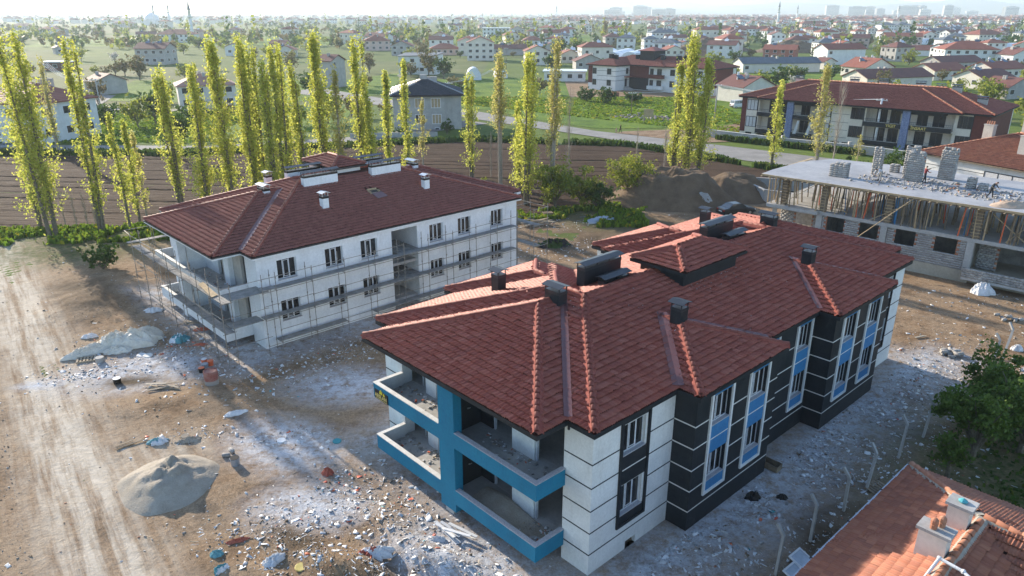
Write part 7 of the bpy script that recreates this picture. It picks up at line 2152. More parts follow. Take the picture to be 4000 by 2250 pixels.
def blobs(spec):
    out = []
    for (cx, cy, sx, sy, a, n) in spec:
        d = rl_.normal(0, 1, (n, 2)) * np.array([sx, sy]); c, s = math.cos(a), math.sin(a)
        out.append(np.stack([cx + d[:, 0] * c - d[:, 1] * s, cy + d[:, 0] * s + d[:, 1] * c], -1))
    return np.concatenate(out)
side = loc_pts(FB, np.abs(rl_.normal(0, 3.0, 5200)) + 1.2, rl_.uniform(-3.5, 31.5, 5200))
side = side[fbm(side[:, 0] * .45, side[:, 1] * .45, 6) > .36]
fence = loc_pts(FB, rl_.normal(7.0, .7, 1500), rl_.uniform(-1, 17, 1500)); fence = fence[fbm(fence[:, 0] * .8, fence[:, 1] * .8, 9) > .45]
frontP = blobs([(-3.0, 25.0, 3.2, 1.5, -.75, 1300), (-7.0, 29.5, 2.4, 1.4, -.8, 700), (-9, 25.2, 2.2, 1.1, -.6, 450), (-24.5, 46.8, 3.4, 2.0, -.4, 900), (-20, 43, 4, 2.4, -.5, 600), (-28, 42.6, 1.5, .7, .1, 300), (-12, 45, 3.5, 2.0, .85, 800), (-3, 56, 3.5, 2, .8, 700), (-12.4, 35.2, 1.2, .5, .2, 130), (-17.6, 35.2, 1.6, .6, .2, 160), (-5.2, 22.2, 3.0, 1.2, -.3, 350), (-11.8, 27.6, 2.4, .9, .2, 350)])
wide = np.stack([rl_.uniform(-45, 34, 2600), rl_.uniform(16, 84, 2600)], -1)
backP = blobs([(3, 79, 3.5, 2, .2, 420), (4.5, 70.5, 3.0, 1.4, .2, 420), (10, 79.5, 1.8, .7, .2, 260), (2, 66, 4, 2, .3, 300), (29.5, 46, 3.5, 1.8, .3, 500), (38, 55, 4, 2.5, .3, 400), (31.8, 43.5, 1.6, .8, 0, 300)])
litter('white_debris', 'countless white foam and plasterboard scraps strewn around the blocks', outside(np.concatenate([side, fence, frontP, wide[:900], backP])), .03, .34, ('foam_white', 'sack_white'), [.9, .1], 1, thin=.11)
litter('grey_rubble', 'grey concrete and brick rubble scattered over the site', outside(np.concatenate([side[:2600] + rl_.normal(0, .4, side[:2600].shape), frontP[::2] + rl_.normal(0, .5, frontP[::2].shape), wide[900:], backP, blobs([(-10, 47, 4, 1.0, .85, 900), (-5.5, 51.5, 1.6, .8, .8, 700)])])), .03, .17, ('rubble_grey', 'clod_brown', 'block_red'), [.62, .30, .08], 2, thin=.6)
litter('timber_scraps', 'broken laths and timber offcuts lying across the site', outside(np.concatenate([side[::5], frontP[::3], wide[::10], backP[::3]])), .025, .075, ('timber_bits', 'foam_white', 'plank_grey'), [.25, .55, .2], 3, long_=True, flat=.12, thin=.2)
litter('plastic_scraps', 'shreds of orange red and teal plastic in the rubbish', outside(np.concatenate([side[::45], frontP[::28], blobs([(-23.2, 47.4, .9, .5, -.4, 60), (-8.3, 30.6, 1.2, .3, -.8, 45)])])), .05, .28, ('plastic_red', 'plastic_teal'), [.75, .25], 4, thin=.15)
clods = np.concatenate([blobs([(-6.5, 23.5, 3.2, 1.2, -.5, 1400), (-9, 26, 2.4, .7, -.5, 600), (-31.5, 55, 3.0, 4.0, .2, 1200), (-2, 21.8, 2.6, 1.0, -.4, 600)]), wide + rl_.normal(0, 3, wide.shape)])
litter('earth_clods', 'loose earth clods and pebbles on the site', outside(clods), .02, .10, ('clod_brown', 'rubble_grey'), [.8, .2], 5, thin=.7)
hp_ = np.stack([rl_.uniform(-36, -18, 5200), rl_.uniform(20, 46, 5200)], -1); hp_ = hp_[((hp_[:, 0] + 13.5) * .8 + (hp_[:, 1] - 22) * .6 < -3.6) & ((hp_[:, 0] + 13.5) * .8 + (hp_[:, 1] - 22) * .6 > -9)]
litter('road_gravel', 'dark gravel along the left edge of the haul road', hp_, .03, .12, ('rubble_grey', 'clod_brown'), [.7, .3], 6, thin=.7)
litter('stone_scatter', 'pile of pinkish rubble stones in the green plot', blobs([(30.5, 165.5, 3.6, 2.4, -.5, 420), (26, 169, 1.6, 1.0, 0, 120)]), .15, .8, ('stone_rubble',), [1.0], 7, thin=.7)

# ------------------------------------------------------------------ single things lying about the site
def lump(name, label, cat, x, y, rx, ry, h, mat, seed, yaw=0.0, wr=.35, group=None, z=None, mats=None):
    n, m_ = 40, 16
    V = [(0, 0, h)]
    rng = random.Random(seed)
    for j in range(1, m_ + 1):
        t = j / m_
        for i in range(n):
            a = 2 * math.pi * i / n
            f = 1 + .15 * math.sin(a * 7 + seed) * wr + wr * (float(fbm(np.array(math.cos(a) * 2.2 + seed), np.array(math.sin(a) * 2.2 + t * 1.5), seed)) - .47) * 1.6
            zz = h * math.cos(t * math.pi / 2) ** .7 * (1 + wr * 2.0 * (float(fbm(np.array(math.cos(a) * t * 6 + 7), np.array(math.sin(a) * t * 6 + seed), seed + 3, 5)) - .47))
            V.append((rx * t * f * math.cos(a), ry * t * f * math.sin(a), zz if j < m_ else -.04))
    Fs = [(0, 1 + i, 1 + (i + 1) % n) for i in range(n)]
    for j in range(m_ - 1):
        for i in range(n):
            k = (i + 1) % n
            Fs.append((1 + j * n + i, 1 + (j + 1) * n + i, 1 + (j + 1) * n + k, 1 + j * n + k))
    me = bpy.data.meshes.new(name); me.from_pydata(V, [], Fs)
    for q in (mats or [mat]): me.materials.append(MATS[q])
    if mats:
        me.polygons.foreach_set('material_index', [int(fbm(np.array(V[f[0]][0] * 2.5), np.array(V[f[0]][1] * 2.5), seed) > .47) for f in Fs])
    me.update()
    o = link(name, me); zz = float(site_h(np.array(x), np.array(y))) if z is None else z
    o.location = (x, y, zz + .02); o.rotation_euler = (0, 0, yaw)
    return tag(o, label, cat, group)
tp = thing('tarpaulin', 'big crumpled beige tarpaulin covering pallets near the white block', 'tarpaulin', (0, 0, 0))
for k, (x, y, rx, ry, h, yw) in enumerate(((-26.6, 47.4, 1.9, 1.15, .95, .5), (-27.9, 47.0, 1.3, .9, .85, .4), (-28.9, 45.8, 1.6, .55, .5, .75), (-27.2, 45.9, .9, .5, .35, .3))):
    o = lump('cover_fold', None, None, x, y, rx, ry, h, 'tarp', 60 + k, yw, .6); o.parent = tp
def pallet(x, y, yaw, label, z=None, mat='timber_old', tilt=0.0):
    t = thing('pallet', label, 'pallet', (x, y, (float(site_h(np.array(x), np.array(y))) if z is None else z) + .03), yaw)
    t.rotation_euler = (tilt, 0, yaw)
    for i in range(3):
        MB().box(-.6, .6, -.4 + i * .36, -.32 + i * .36, 0, .09).build('bearer', mat, t)
    for i in range(6):
        MB().box(-.6 + i * .205, -.48 + i * .205, -.4, .4, .09, .115).build('board', mat, t)
pallet(-28.6, 44.6, .4, 'pale pallet poking out under the beige tarpaulin', mat='timber_bits')
pallet(17.9, 30.3, .75, 'dark wooden pallet lying beside the bent fence post', tilt=.25)
pallet(4.0, 82.4, .2, 'weathered pallet at the far edge of the site, one of two', z=0.0); pallet(4.15, 82.6, .25, 'weathered pallet stacked on the far one', z=.13)
var_mat('barrel_red', (.26, .05, .04), (.38, .22, .18), 2.5, .6, .004)
# red mixing barrel
x, y = -18.83, 41.1
t = thing('barrel', 'tall red and grey steel barrel standing in the low sun', 'barrel', (x, y, float(site_h(np.array(x), np.array(y)))))
MB().lathe([(.40, 0), (.42, .02), (.42, .3), (.43, .32), (.42, .34)], n=20).build('barrel_base', 'rubble_grey', t, False)
MB().lathe([(.415, .34), (.43, .62), (.44, .64), (.43, .66), (.425, .95), (.40, .96), (.395, .90)], n=20).build('barrel_body', 'barrel_red', t, False)
MB().lathe([(.39, .86), (.2, .87), (.01, .87)], n=20).build('barrel_fill', 'concrete', t)
def can(x, y, r, h, label, body, lid, tilt=0.0, grp='paint buckets'):
    t = thing('paint_bucket', label, 'bucket', (x, y, float(site_h(np.array(x), np.array(y))) + .03), 0, grp)
    t.rotation_euler = (tilt, 0, x * 3 % 6)
    MB().lathe([(r * .9, 0), (r, h), (r * 1.03, h), (r * 1.03, h + .02)], n=14).build('bucket_body', body, t)
    MB().lathe([(r * .98, h + .021), (r * .98, h + .035), (.01, h + .035)], n=14).build('bucket_lid', lid, t)
can(-20.42, 43.95, .2, .3, 'paint bucket with pale lid, back left of the four by the barrel', 'plastic_red', 'sack_white')
can(-19.9, 43.65, .2, .3, 'paint bucket with orange lid, back right of the four by the barrel', 'plastic_red', 'plastic_red')
can(-20.1, 43.25, .22, .3, 'blue grey paint bucket in the middle of the four by the barrel', 'gutter_grey', 'gutter_grey')
can(-20.1, 42.7, .2, .28, 'dark paint bucket with red rim, front of the four by the barrel', 'sign_black', 'plastic_red')
can(-24.85, 41.25, .24, .3, 'white bucket on a dark block left of the barrel', 'sign_black', 'sack_white')
can(-27.55, 44.3, .28, .32, 'round grey tub beside the pale pallet', 'rubble_grey', 'concrete')
can(-14.26, 32.3, .24, .38, 'grey bucket standing right of the sand heap', 'gutter_grey', 'interior_dark')
def disc(x, y, r, mat, label):
    o = MB().lathe([(r, 0), (r, .03), (r * .9, .05), (.01, .045)], n=18).build('round_lid', mat)
    o.location = (x, y, float(site_h(np.array(x), np.array(y))) + .03); o.rotation_euler = (.08, .06, 0); tag(o, label, 'lid', 'loose lids')
disc(-8.9, 24.85, .25, 'gold', 'round yellow lid at the bottom of the picture')
disc(-12.59, 34.64, .24, 'poly_white', 'round pale lid on the sunlit strip before the teal block')
disc(-9.53, 34.56, .24, 'plastic_teal', 'round turquoise lid in the shade before the teal block')
disc(-18.0, 35.0, .22, 'timber_bits', 'round beige lid behind the sand heap')
disc(-25.2, 45.2, .3, 'sack_white', 'white round lid near the tarpaulin, left of two'); disc(-24.7, 45.1, .3, 'coping_white', 'off white round lid near the tarpaulin, right of two')
lump('net_bundle', 'bundle of orange and white net bags at the lower middle', 'bundle', -5.9, 25.3, .75, .42, .38, 'rag_red', 5, .3, .6, mats=['rag_red', 'sack_white'])
lump('net_bundle', 'orange red net heap on the sunlit strip left of the balconies', 'bundle', -9.3, 31.5, .32, .22, .32, 'rag_red', 6, 0, .6)
lump('net_bundle', 'orange net trailing beside the tarpaulin', 'bundle', -22.9, 49.5, .55, .25, .2, 'rag_red', 7, .3, .7)
lump('net_bundle', 'orange net rag on the dusty ground under the white balcony', 'bundle', -21.9, 46.9, .5, .2, .12, 'rag_red', 8, .2, .7)
lump('net_bundle', 'flattened orange bag by the dark spoil', 'bundle', -12.2, 26.5, .55, .14, .14, 'rag_red', 9, .35, .7)
lump('plastic_bag', 'turquoise rubbish bags heaped under the white balcony', 'bag', -23.6, 47.6, .75, .55, .42, 'rag_teal', 10, .2, .8, mats=['rag_teal', 'poly_white'])
lump('plastic_bag', 'turquoise and white bag behind the sand heap', 'bag', -19.2, 34.4, .6, .32, .22, 'rag_teal', 11, .4, .8, mats=['rag_teal', 'sack_white'])
lump('plastic_bag', 'small turquoise bag at the bottom edge', 'bag', -12.7, 25.6, .3, .22, .2, 'rag_teal', 12, 0, .6)
lump('plastic_bag', 'white and turquoise bag at the bottom edge', 'bag', -12.2, 24.7, .35, .22, .2, 'rag_teal', 13, .9, .7, mats=['rag_teal', 'sack_white'])
lump('sack', 'torn white sack in the dark spoil at the bottom', 'sack', -10.2, 25.1, .62, .34, .28, 'sack_white', 14, 1.0, .7)
lump('sack', 'white sack left of the tarpaulin', 'sack', -30.3, 48.2, .5, .3, .25, 'sack_white', 15, .3, .7)
lump('sack', 'pale paper sack behind the sand heap', 'sack', -17.6, 34.6, .6, .3, .18, 'sand', 16, .3, .6)
lump('sack', 'grey white sack on the sunlit ground before the barrel', 'sack', -16.0, 37.4, .6, .25, .18, 'sack_white', 17, .4, .6)
lump('sack', 'white sheet of plastic near the scaffold foot', 'sack', -28.0, 53.2, .7, .4, .25, 'sack_white', 18, .2, .7)
lump('sack', 'white plastic scrap at the foot of the teal block', 'sack', -3.4, 26.5, .4, .25, .16, 'sack_white', 19, .2, .7)
lump('big_bag', 'big white bulk bag near the concrete shell', 'bag', 39.0, 57.0, .95, .75, .85, 'sack_white', 20, .2, .4)
lump('sack', 'small white sack by the leaning posts', 'sack', 35.0, 46.2, .35, .3, .35, 'sack_white', 21, 0, .5)
lump('black_bag', 'black rubbish bag in the shade along the black wall', 'bag', 11.6, 29.6, .4, .3, .3, 'sign_black', 22, 0, .6); lump('black_bag', 'smaller black bag right of the first one in the shade', 'bag', 13.0, 29.6, .26, .2, .2, 'sign_black', 23, 0, .6)
lump('net_heap', 'heap of dark green netting and cables beyond the white block', 'heap', 4.2, 70.2, 1.5, .9, .65, 'rag_teal', 24, .1, .9, mats=['leaf_green', 'sign_black'])
lump('tarpaulin', 'grey plastic sheet over boards near the earth mound', 'tarpaulin', 10.0, 79.6, 1.7, .65, .5, 'gutter_grey', 25, .15, .8)
def planks(x, y, n, L, spread, label, seed, yaw0=0.0, mat='timber_bits'):
    rng = random.Random(seed)
    t = thing('plank_pile', label, 'planks', (x, y, float(site_h(np.array(x), np.array(y))) + .05))
    for k in range(n):
        a = yaw0 + rng.uniform(-spread, spread); l = L * rng.uniform(.6, 1.2); ox, oy = rng.uniform(-.5, .5), rng.uniform(-.35, .35)
        z = .02 + .035 * k
        MB().bar((ox - math.cos(a) * l / 2, oy - math.sin(a) * l / 2, z), (ox + math.cos(a) * l / 2, oy + math.sin(a) * l / 2, z + rng.uniform(-.05, .12)), .14, .03).build('plank', mat, t)
planks(-21.8, 40.6, 6, 2.0, .5, 'small pile of planks left of the red barrel', 1, .1)
planks(2.6, 78.3, 14, 3.2, .5, 'big heap of pale boards at the far end of the white block', 2, .2)
planks(-26.9, 58.0, 8, 1.8, .7, 'loose yellow timbers under the far balcony of the white block', 3, -.3, 'timber')
planks(-23.5, 51.0, 4, 2.6, .3, 'long boards lying under the scaffolding', 4, .2)
planks(-20.9, 33.9, 2, 1.4, .1, 'two reddish sticks left of the sand heap', 5, .6, 'timber_old')
planks(8.7, 81.7, 2, 1.8, .2, 'grey plywood sheets near the bushes', 6, .1, 'plank_grey')
planks(29.3, 48.6, 2, 1.3, .2, 'pale board on the dirt right of the far tower', 7, .4)
planks(-2.6, 26.9, 7, 1.6, .6, 'white broken laths at the foot of the teal balconies', 8, -.6, 'foam_white')
def blockpile(x, y, n, label, seed):
    rng = random.Random(seed)
    t = thing('block_pile', label, 'blocks', (x, y, float(site_h(np.array(x), np.array(y))) + .02))
    me = np_mesh('block', BOX_V, BOX_F, 'block_grey')
    for k in range(n):
        M = Matrix.Translation((rng.gauss(0, .38), rng.gauss(0, .28), .10 + .16 * (k > n * .55))) @ Matrix.Rotation(rng.uniform(0, 6.28), 4, 'Z') @ Matrix.Rotation(rng.uniform(-.3, .3), 4, 'X') @ Matrix.Diagonal((.39, .19, .19, 1))
        link('block', me, t, M)
blockpile(29.9, 45.5, 20, 'tumbled pile of grey blocks on the dirt right of the teal block', 1)
blockpile(37.6, 51.4, 8, 'few grey blocks at the right edge of the dirt', 2)
blockpile(-14.9, 33.1, 2, 'two beige blocks right of the sand heap', 3)
x, y = 13.3, 32.1
cr = thing('crate', 'open brown wooden crate against the black wall', 'crate', (x, y, .03), -.8)
for a in ((-.45, .45, -.28, -.25), (-.45, .45, .25, .28), (-.45, -.42, -.25, .25), (.42, .45, -.25, .25)):
    MB().box(*a, 0, .32).build('crate_side', 'timber_old', cr)
MB().box(-.42, .42, -.25, .25, 0, .03).build('crate_bottom', 'timber_old', cr)
for k, (x, y, yw, lab) in enumerate(((12.3, 25.2, .75, 'upper of two white window frames leaning by the orange roof'), (11.75, 24.35, .75, 'lower of two white window frames leaning by the orange roof'))):
    wf = thing('window_frame', lab, 'window frame', (x, y, .15), yw); wf.rotation_euler = (.35, .1, yw)
    for a in ((-.5, .5, -.4, -.32), (-.5, .5, .32, .4), (-.5, -.42, -.32, .32), (.42, .5, -.32, .32)):
        MB().box(*a, 0, .05).build('frame_bar', 'win_white', wf)
    MB().box(-.42, .42, -.32, .32, .02, .03).build('pane', 'gutter_grey', wf)
# bent concrete fence posts
for k, (x, y, lean) in enumerate(((10.95, 24.4, .1), (13.17, 26.47, .05), (15.53, 28.57, -.03), (17.29, 30.15, .28), (20.26, 32.96, .2), (22.6, 34.96, .3), (31.65, 43.54, .22), (33.02, 44.69, .62))):
    t = thing('fence_post', f'bent concrete fence post, {ORD[k]} counting away from the lower edge', 'post', (x, y, float(site_h(np.array(x), np.array(y))) - .05), -.8, 'concrete fence posts')
    MB().bar((0, 0, 0), (0, lean * 1.9, 1.95), .13, .12).build('post_shaft', 'concrete', t)
    MB().bar((0, lean * 1.9, 1.93), (-.32, lean * 2.2, 2.35), .12, .11).build('post_arm', 'concrete', t)
# walls
def wall_thing(pts, h, th, mat, label, cap=None, posts=0):
    t = thing('boundary_wall', label, 'wall')
    for a, b in zip(pts[:-1], pts[1:]):
        MB().bar((a[0], a[1], h / 2), (b[0], b[1], h / 2), th, h).build('wall_panel', mat, t)
        if cap:
            MB().bar((a[0], a[1], h + .04), (b[0], b[1], h + .04), th + .12, .08).build('wall_coping', cap, t)
    if posts:
        for p in pts:
            MB().box(p[0] - .25, p[0] + .25, p[1] - .25, p[1] + .25, 0, h + .5).build('wall_pillar', mat, t)
wall_thing([(36.8, 139.5), (47.3, 129.4), (56.2, 122.9), (64, 114.5), (75, 104)], 1.3, .25, 'concrete', 'pale plastered boundary wall between the road and the finished block', 'coping_white', 1)
wall_thing([(29.6, 96.2), (31.0, 88.6), (38, 84)], 1.5, .2, 'concrete', 'grey concrete wall behind the parked car and the shell', 'concrete')
wall_thing([(29.6, 96.2), (44, 92.5)], 1.5, .2, 'concrete', 'short grey concrete wall running back to the road', 'concrete')
wall_thing([(-30, 137.5), (-14, 139.5)], .9, .2, 'concrete', 'low grey garden wall in front of the slate house')
for k, (x, y) in enumerate(((28.96, 211.1), (32.95, 209.1))):
    t = thing('block_stack', ['left of two pallets of blocks before the maroon block', 'right of two pallets of blocks before the maroon block'][k], 'blocks', (x, y, 0), .3)
    me = np_mesh('block', BOX_V, BOX_F, 'block_grey' if k else 'block_red')
    for i in range(4):
        for j in range(5):
            link('block', me, t, Matrix.Translation(((i - 1.5) * .41, 0, .1 + j * .21)) @ Matrix.Diagonal((.39, .9, .19, 1)))
# sign boards in the plot
t = thing('plot_sign', 'brown wooden sign board on posts in the green plot', 'sign', (28.7, 157.5, 0), -.2)
MB().box(-1.0, 1.0, -.04, .04, 1.3, 2.9).build('sign_board', 'timber', t)
for x in (-.8, .8): MB().box(x - .05, x + .05, .04, .12, 0, 2.9).build('sign_post', 'timber_old', t)

# ------------------------------------------------------------------ power poles and wires
def pole(x, y, h, mat, label, yaw=0.0, r=.17):
    t = thing('utility_pole', label, 'pole', (x, y, 0), yaw)
    MB().tube((0, 0, -.2), (0, 0, h), r, r * .65, 10).build('pole_shaft', mat, t, True)
    MB().box(-.9, .9, -.05, .05, h - .35, h - .22).build('cross_arm', 'metal_zinc', t)
    for k in range(4):
        MB().lathe([(.03, 0), (.06, .05), (.03, .1), (.06, .15), (.02, .2)], (-.75 + k * .5, 0, h - .22), 6).build('insulator', 'win_white', t)
    return (x, y, h)
P1 = pole(61.8, 126.0, 8.4, 'poly_white', 'thick white concrete pole in front of the finished block', -.4, .24)
P2 = pole(43.8, 161.7, 7.6, 'concrete', 'concrete pole left of the finished block behind the broad poplars', -.4)
P3 = pole(-96.4, 176.1, 7.5, 'concrete', 'concrete pole beside the curved lane at upper left', .5)
P4 = pole(-140, 229.2, 8.2, 'concrete', 'farther concrete pole holding the glinting wires at upper left', .5)
P5 = pole(27.3, 171.5, 5.0, 'timber_old', 'dark wooden pole in the green plot', 0, .1)
P6 = pole(-2.3, 300, 9.0, 'timber_old', 'dark wooden pole among the gardens at the middle', 0, .12)
P7 = pole(-14, 168, 7.5, 'concrete', 'concrete pole behind the slate house', .3)
P8 = pole(160, 330, 9, 'timber_old', 'dark wooden pole near the white house on the right', 0, .14)
def wires(a, b, label, n=4, sag=1.2, r=.025):
    t = thing('power_wires', label, 'wires', (a[0], a[1], 0))
    d = Vector((b[0] - a[0], b[1] - a[1], 0)).normalized(); px = Vector((-d.y, d.x, 0))
    for k in range(n):
        o = px * (-.75 + k * .5); mb = MB(); prev = None
        for i in range(15):
            q = i / 14
            p = Vector((0, 0, a[2])) * (1 - q) + Vector((b[0] - a[0], b[1] - a[1], b[2])) * q + o - Vector((0, 0, sag * 4 * q * (1 - q) + .1))
            if prev is not None: mb.tube(prev, p, r, n=4, cap=False)
            prev = p
        mb.build('wire', 'metal_zinc', t)
wires(P3, P4, 'four glinting power wires between the two poles at upper left', 4, 2.2, .04)
wires(P1, P2, 'power wires crossing in front of the finished block', 4, .8)
wires(P7, (-2.3, 230, 8.0), 'wires running from behind the slate house across the green plot', 3, 1.0, .03)
wires(P2, P5, 'thin wires over the green plot toward the wooden pole', 2, .6)

# ------------------------------------------------------------------ cars
for nm, c in (('paint_black', (.012, .017, .022)), ('paint_silver', (.30, .32, .34)), ('paint_white', (.7, .7, .7))):
    m, nt, out = node_mat(nm); finish(nt, out, c, .28, spec=.6, metal=.2 if nm == 'paint_silver' else 0)
m, nt, out = node_mat('rubber'); finish(nt, out, (.015, .015, .015), .8)
m, nt, out = node_mat('car_glass'); finish(nt, out, (.05, .065, .07), .06, spec=.9)
m, nt, out = node_mat('tail_red'); finish(nt, out, (.30, .02, .015), .3)
def car(x, y, yaw, paint, label, van=False):
    t = thing('car' if not van else 'van', label, 'car' if not van else 'van', (x, y, 0), yaw)
    if not van:
        st = [(-2.15, .38, .78, .70), (-2.05, .24, .93, .78), (-1.35, .20, .98, .83), (-.3, .20, .97, .845), (.85, .20, .95, .84), (1.55, .20, .86, .81), (2.05, .24, .74, .74), (2.18, .36, .62, .64)]
        gl0, gl1, rf0, rf1, zr = -1.62, .98, -.92, .22, 1.42
    else:
        st = [(-2.1, .35, 1.0, .78), (-2.05, .22, 1.1, .85), (-.3, .2, 1.1, .88), (.9, .2, 1.05, .88), (1.7, .22, .95, .84), (2.05, .3, .75, .74)]
        gl0, gl1, rf0, rf1, zr = -2.05, 1.25, -1.9, .45, 1.85
    vs = []; 
    for (sx, zb, zt, hw) in st:
        vs += [(sx, -hw * .93, zb), (sx, -hw, zb + .18), (sx, -hw, zt - .16), (sx, -hw * .90, zt), (sx, hw * .90, zt), (sx, hw, zt - .16), (sx, hw, zb + .18), (sx, hw * .93, zb)]
    n = len(st); fs = [tuple(range(7, -1, -1)), tuple(range((n - 1) * 8, n * 8))]
    for k in range(n - 1):
        for i in range(8):
            j = (i + 1) % 8
            fs.append((k * 8 + i, k * 8 + j, (k + 1) * 8 + j, (k + 1) * 8 + i))
    MB().add(vs, fs).build('body', paint, t, False)
    zb_ = .955 if not van else 1.08; w0, w1 = .76 if not van else .83, .60 if not van else .74
    B = [(gl0, -w0, zb_), (gl1, -w0, zb_), (gl1, w0, zb_), (gl0, w0, zb_)]; T_ = [(rf0, -w1, zr - .03), (rf1, -w1, zr - .03), (rf1, w1, zr - .03), (rf0, w1, zr - .03)]
    MB().add(B + T_, [(0, 1, 5, 4), (1, 2, 6, 5), (2, 3, 7, 6), (3, 0, 4, 7), (4, 5, 6, 7)]).build('cabin_glass', 'car_glass', t)
    MB().add([(rf0 - .04, -w1 - .02, zr - .04), (rf1 + .04, -w1 - .02, zr - .04), (rf1 + .04, w1 + .02, zr - .04), (rf0 - .04, w1 + .02, zr - .04), (rf0 + .1, -w1 + .08, zr), (rf1 - .1, -w1 + .08, zr), (rf1 - .1, w1 - .08, zr), (rf0 + .1, w1 - .08, zr)],
             [(3, 2, 1, 0), (4, 5, 6, 7), (0, 1, 5, 4), (1, 2, 6, 5), (2, 3, 7, 6), (3, 0, 4, 7)]).build('roof', paint, t)
    for s in (-1, 1):
        for (a, b) in (((gl0, zb_), (rf0, zr - .03)), ((gl1, zb_), (rf1, zr - .03)), (((gl0 + gl1) / 2 - .05, zb_), ((rf0 + rf1) / 2, zr - .03))):
            MB().bar((a[0], s * (w0 + .005), a[1] - .02), (b[0], s * (w1 + .01), b[1]), .07, .03).build('pillar', paint, t)
        for wx_ in (-1.32, 1.32):
            tb = MB().tube((wx_, s * .66, .31), (wx_, s * .86, .31), .31, .31, 18).build('wheel', 'rubber', t)
            MB().tube((wx_, s * .855, .31), (wx_, s * .872, .31), .2, .18, 14).build('rim', 'metal_zinc', tb)
        MB().box(2.10, 2.20, min(s * .35, s * .66), max(s * .35, s * .66), .52, .66).build('headlight', 'win_white', t)
        MB().box(-2.17, -2.09, min(s * .45, s * .74), max(s * .45, s * .74), .66, .84).build('tail_light', 'tail_red', t)
        MB().box(.62, .80, min(s * .84, s * .96), max(s * .84, s * .96), .93, 1.05).build('mirror', paint, t)
        MB().box(-.9, .9, min(s * .846, s * .852), max(s * .846, s * .852), .52, .56).build('door_trim', 'rubber', t)
    MB().box(-2.19, -2.14, -.28, .28, .56, .68).build('number_plate', 'win_white', t)
    MB().box(-2.24, -2.10, -.72, .72, .32, .50).build('bumper', 'rubber' if paint != 'paint_black' else paint, t); MB().box(2.10, 2.24, -.70, .70, .30, .46).build('bumper', 'rubber' if paint != 'paint_black' else paint, t)
car(25.9, 82.7, .35, 'paint_black', 'black sedan parked at the foot of the earth mound')
car(-85.5, 124.8, 3.2, 'paint_silver', 'silver grey sedan on the lane cut by the left edge')
car(55.6, 184.5, .4, 'paint_white', 'white van parked by the old cream house', True)
car(45, 300, .2, 'paint_white', 'small white car near the bungalow sheds')

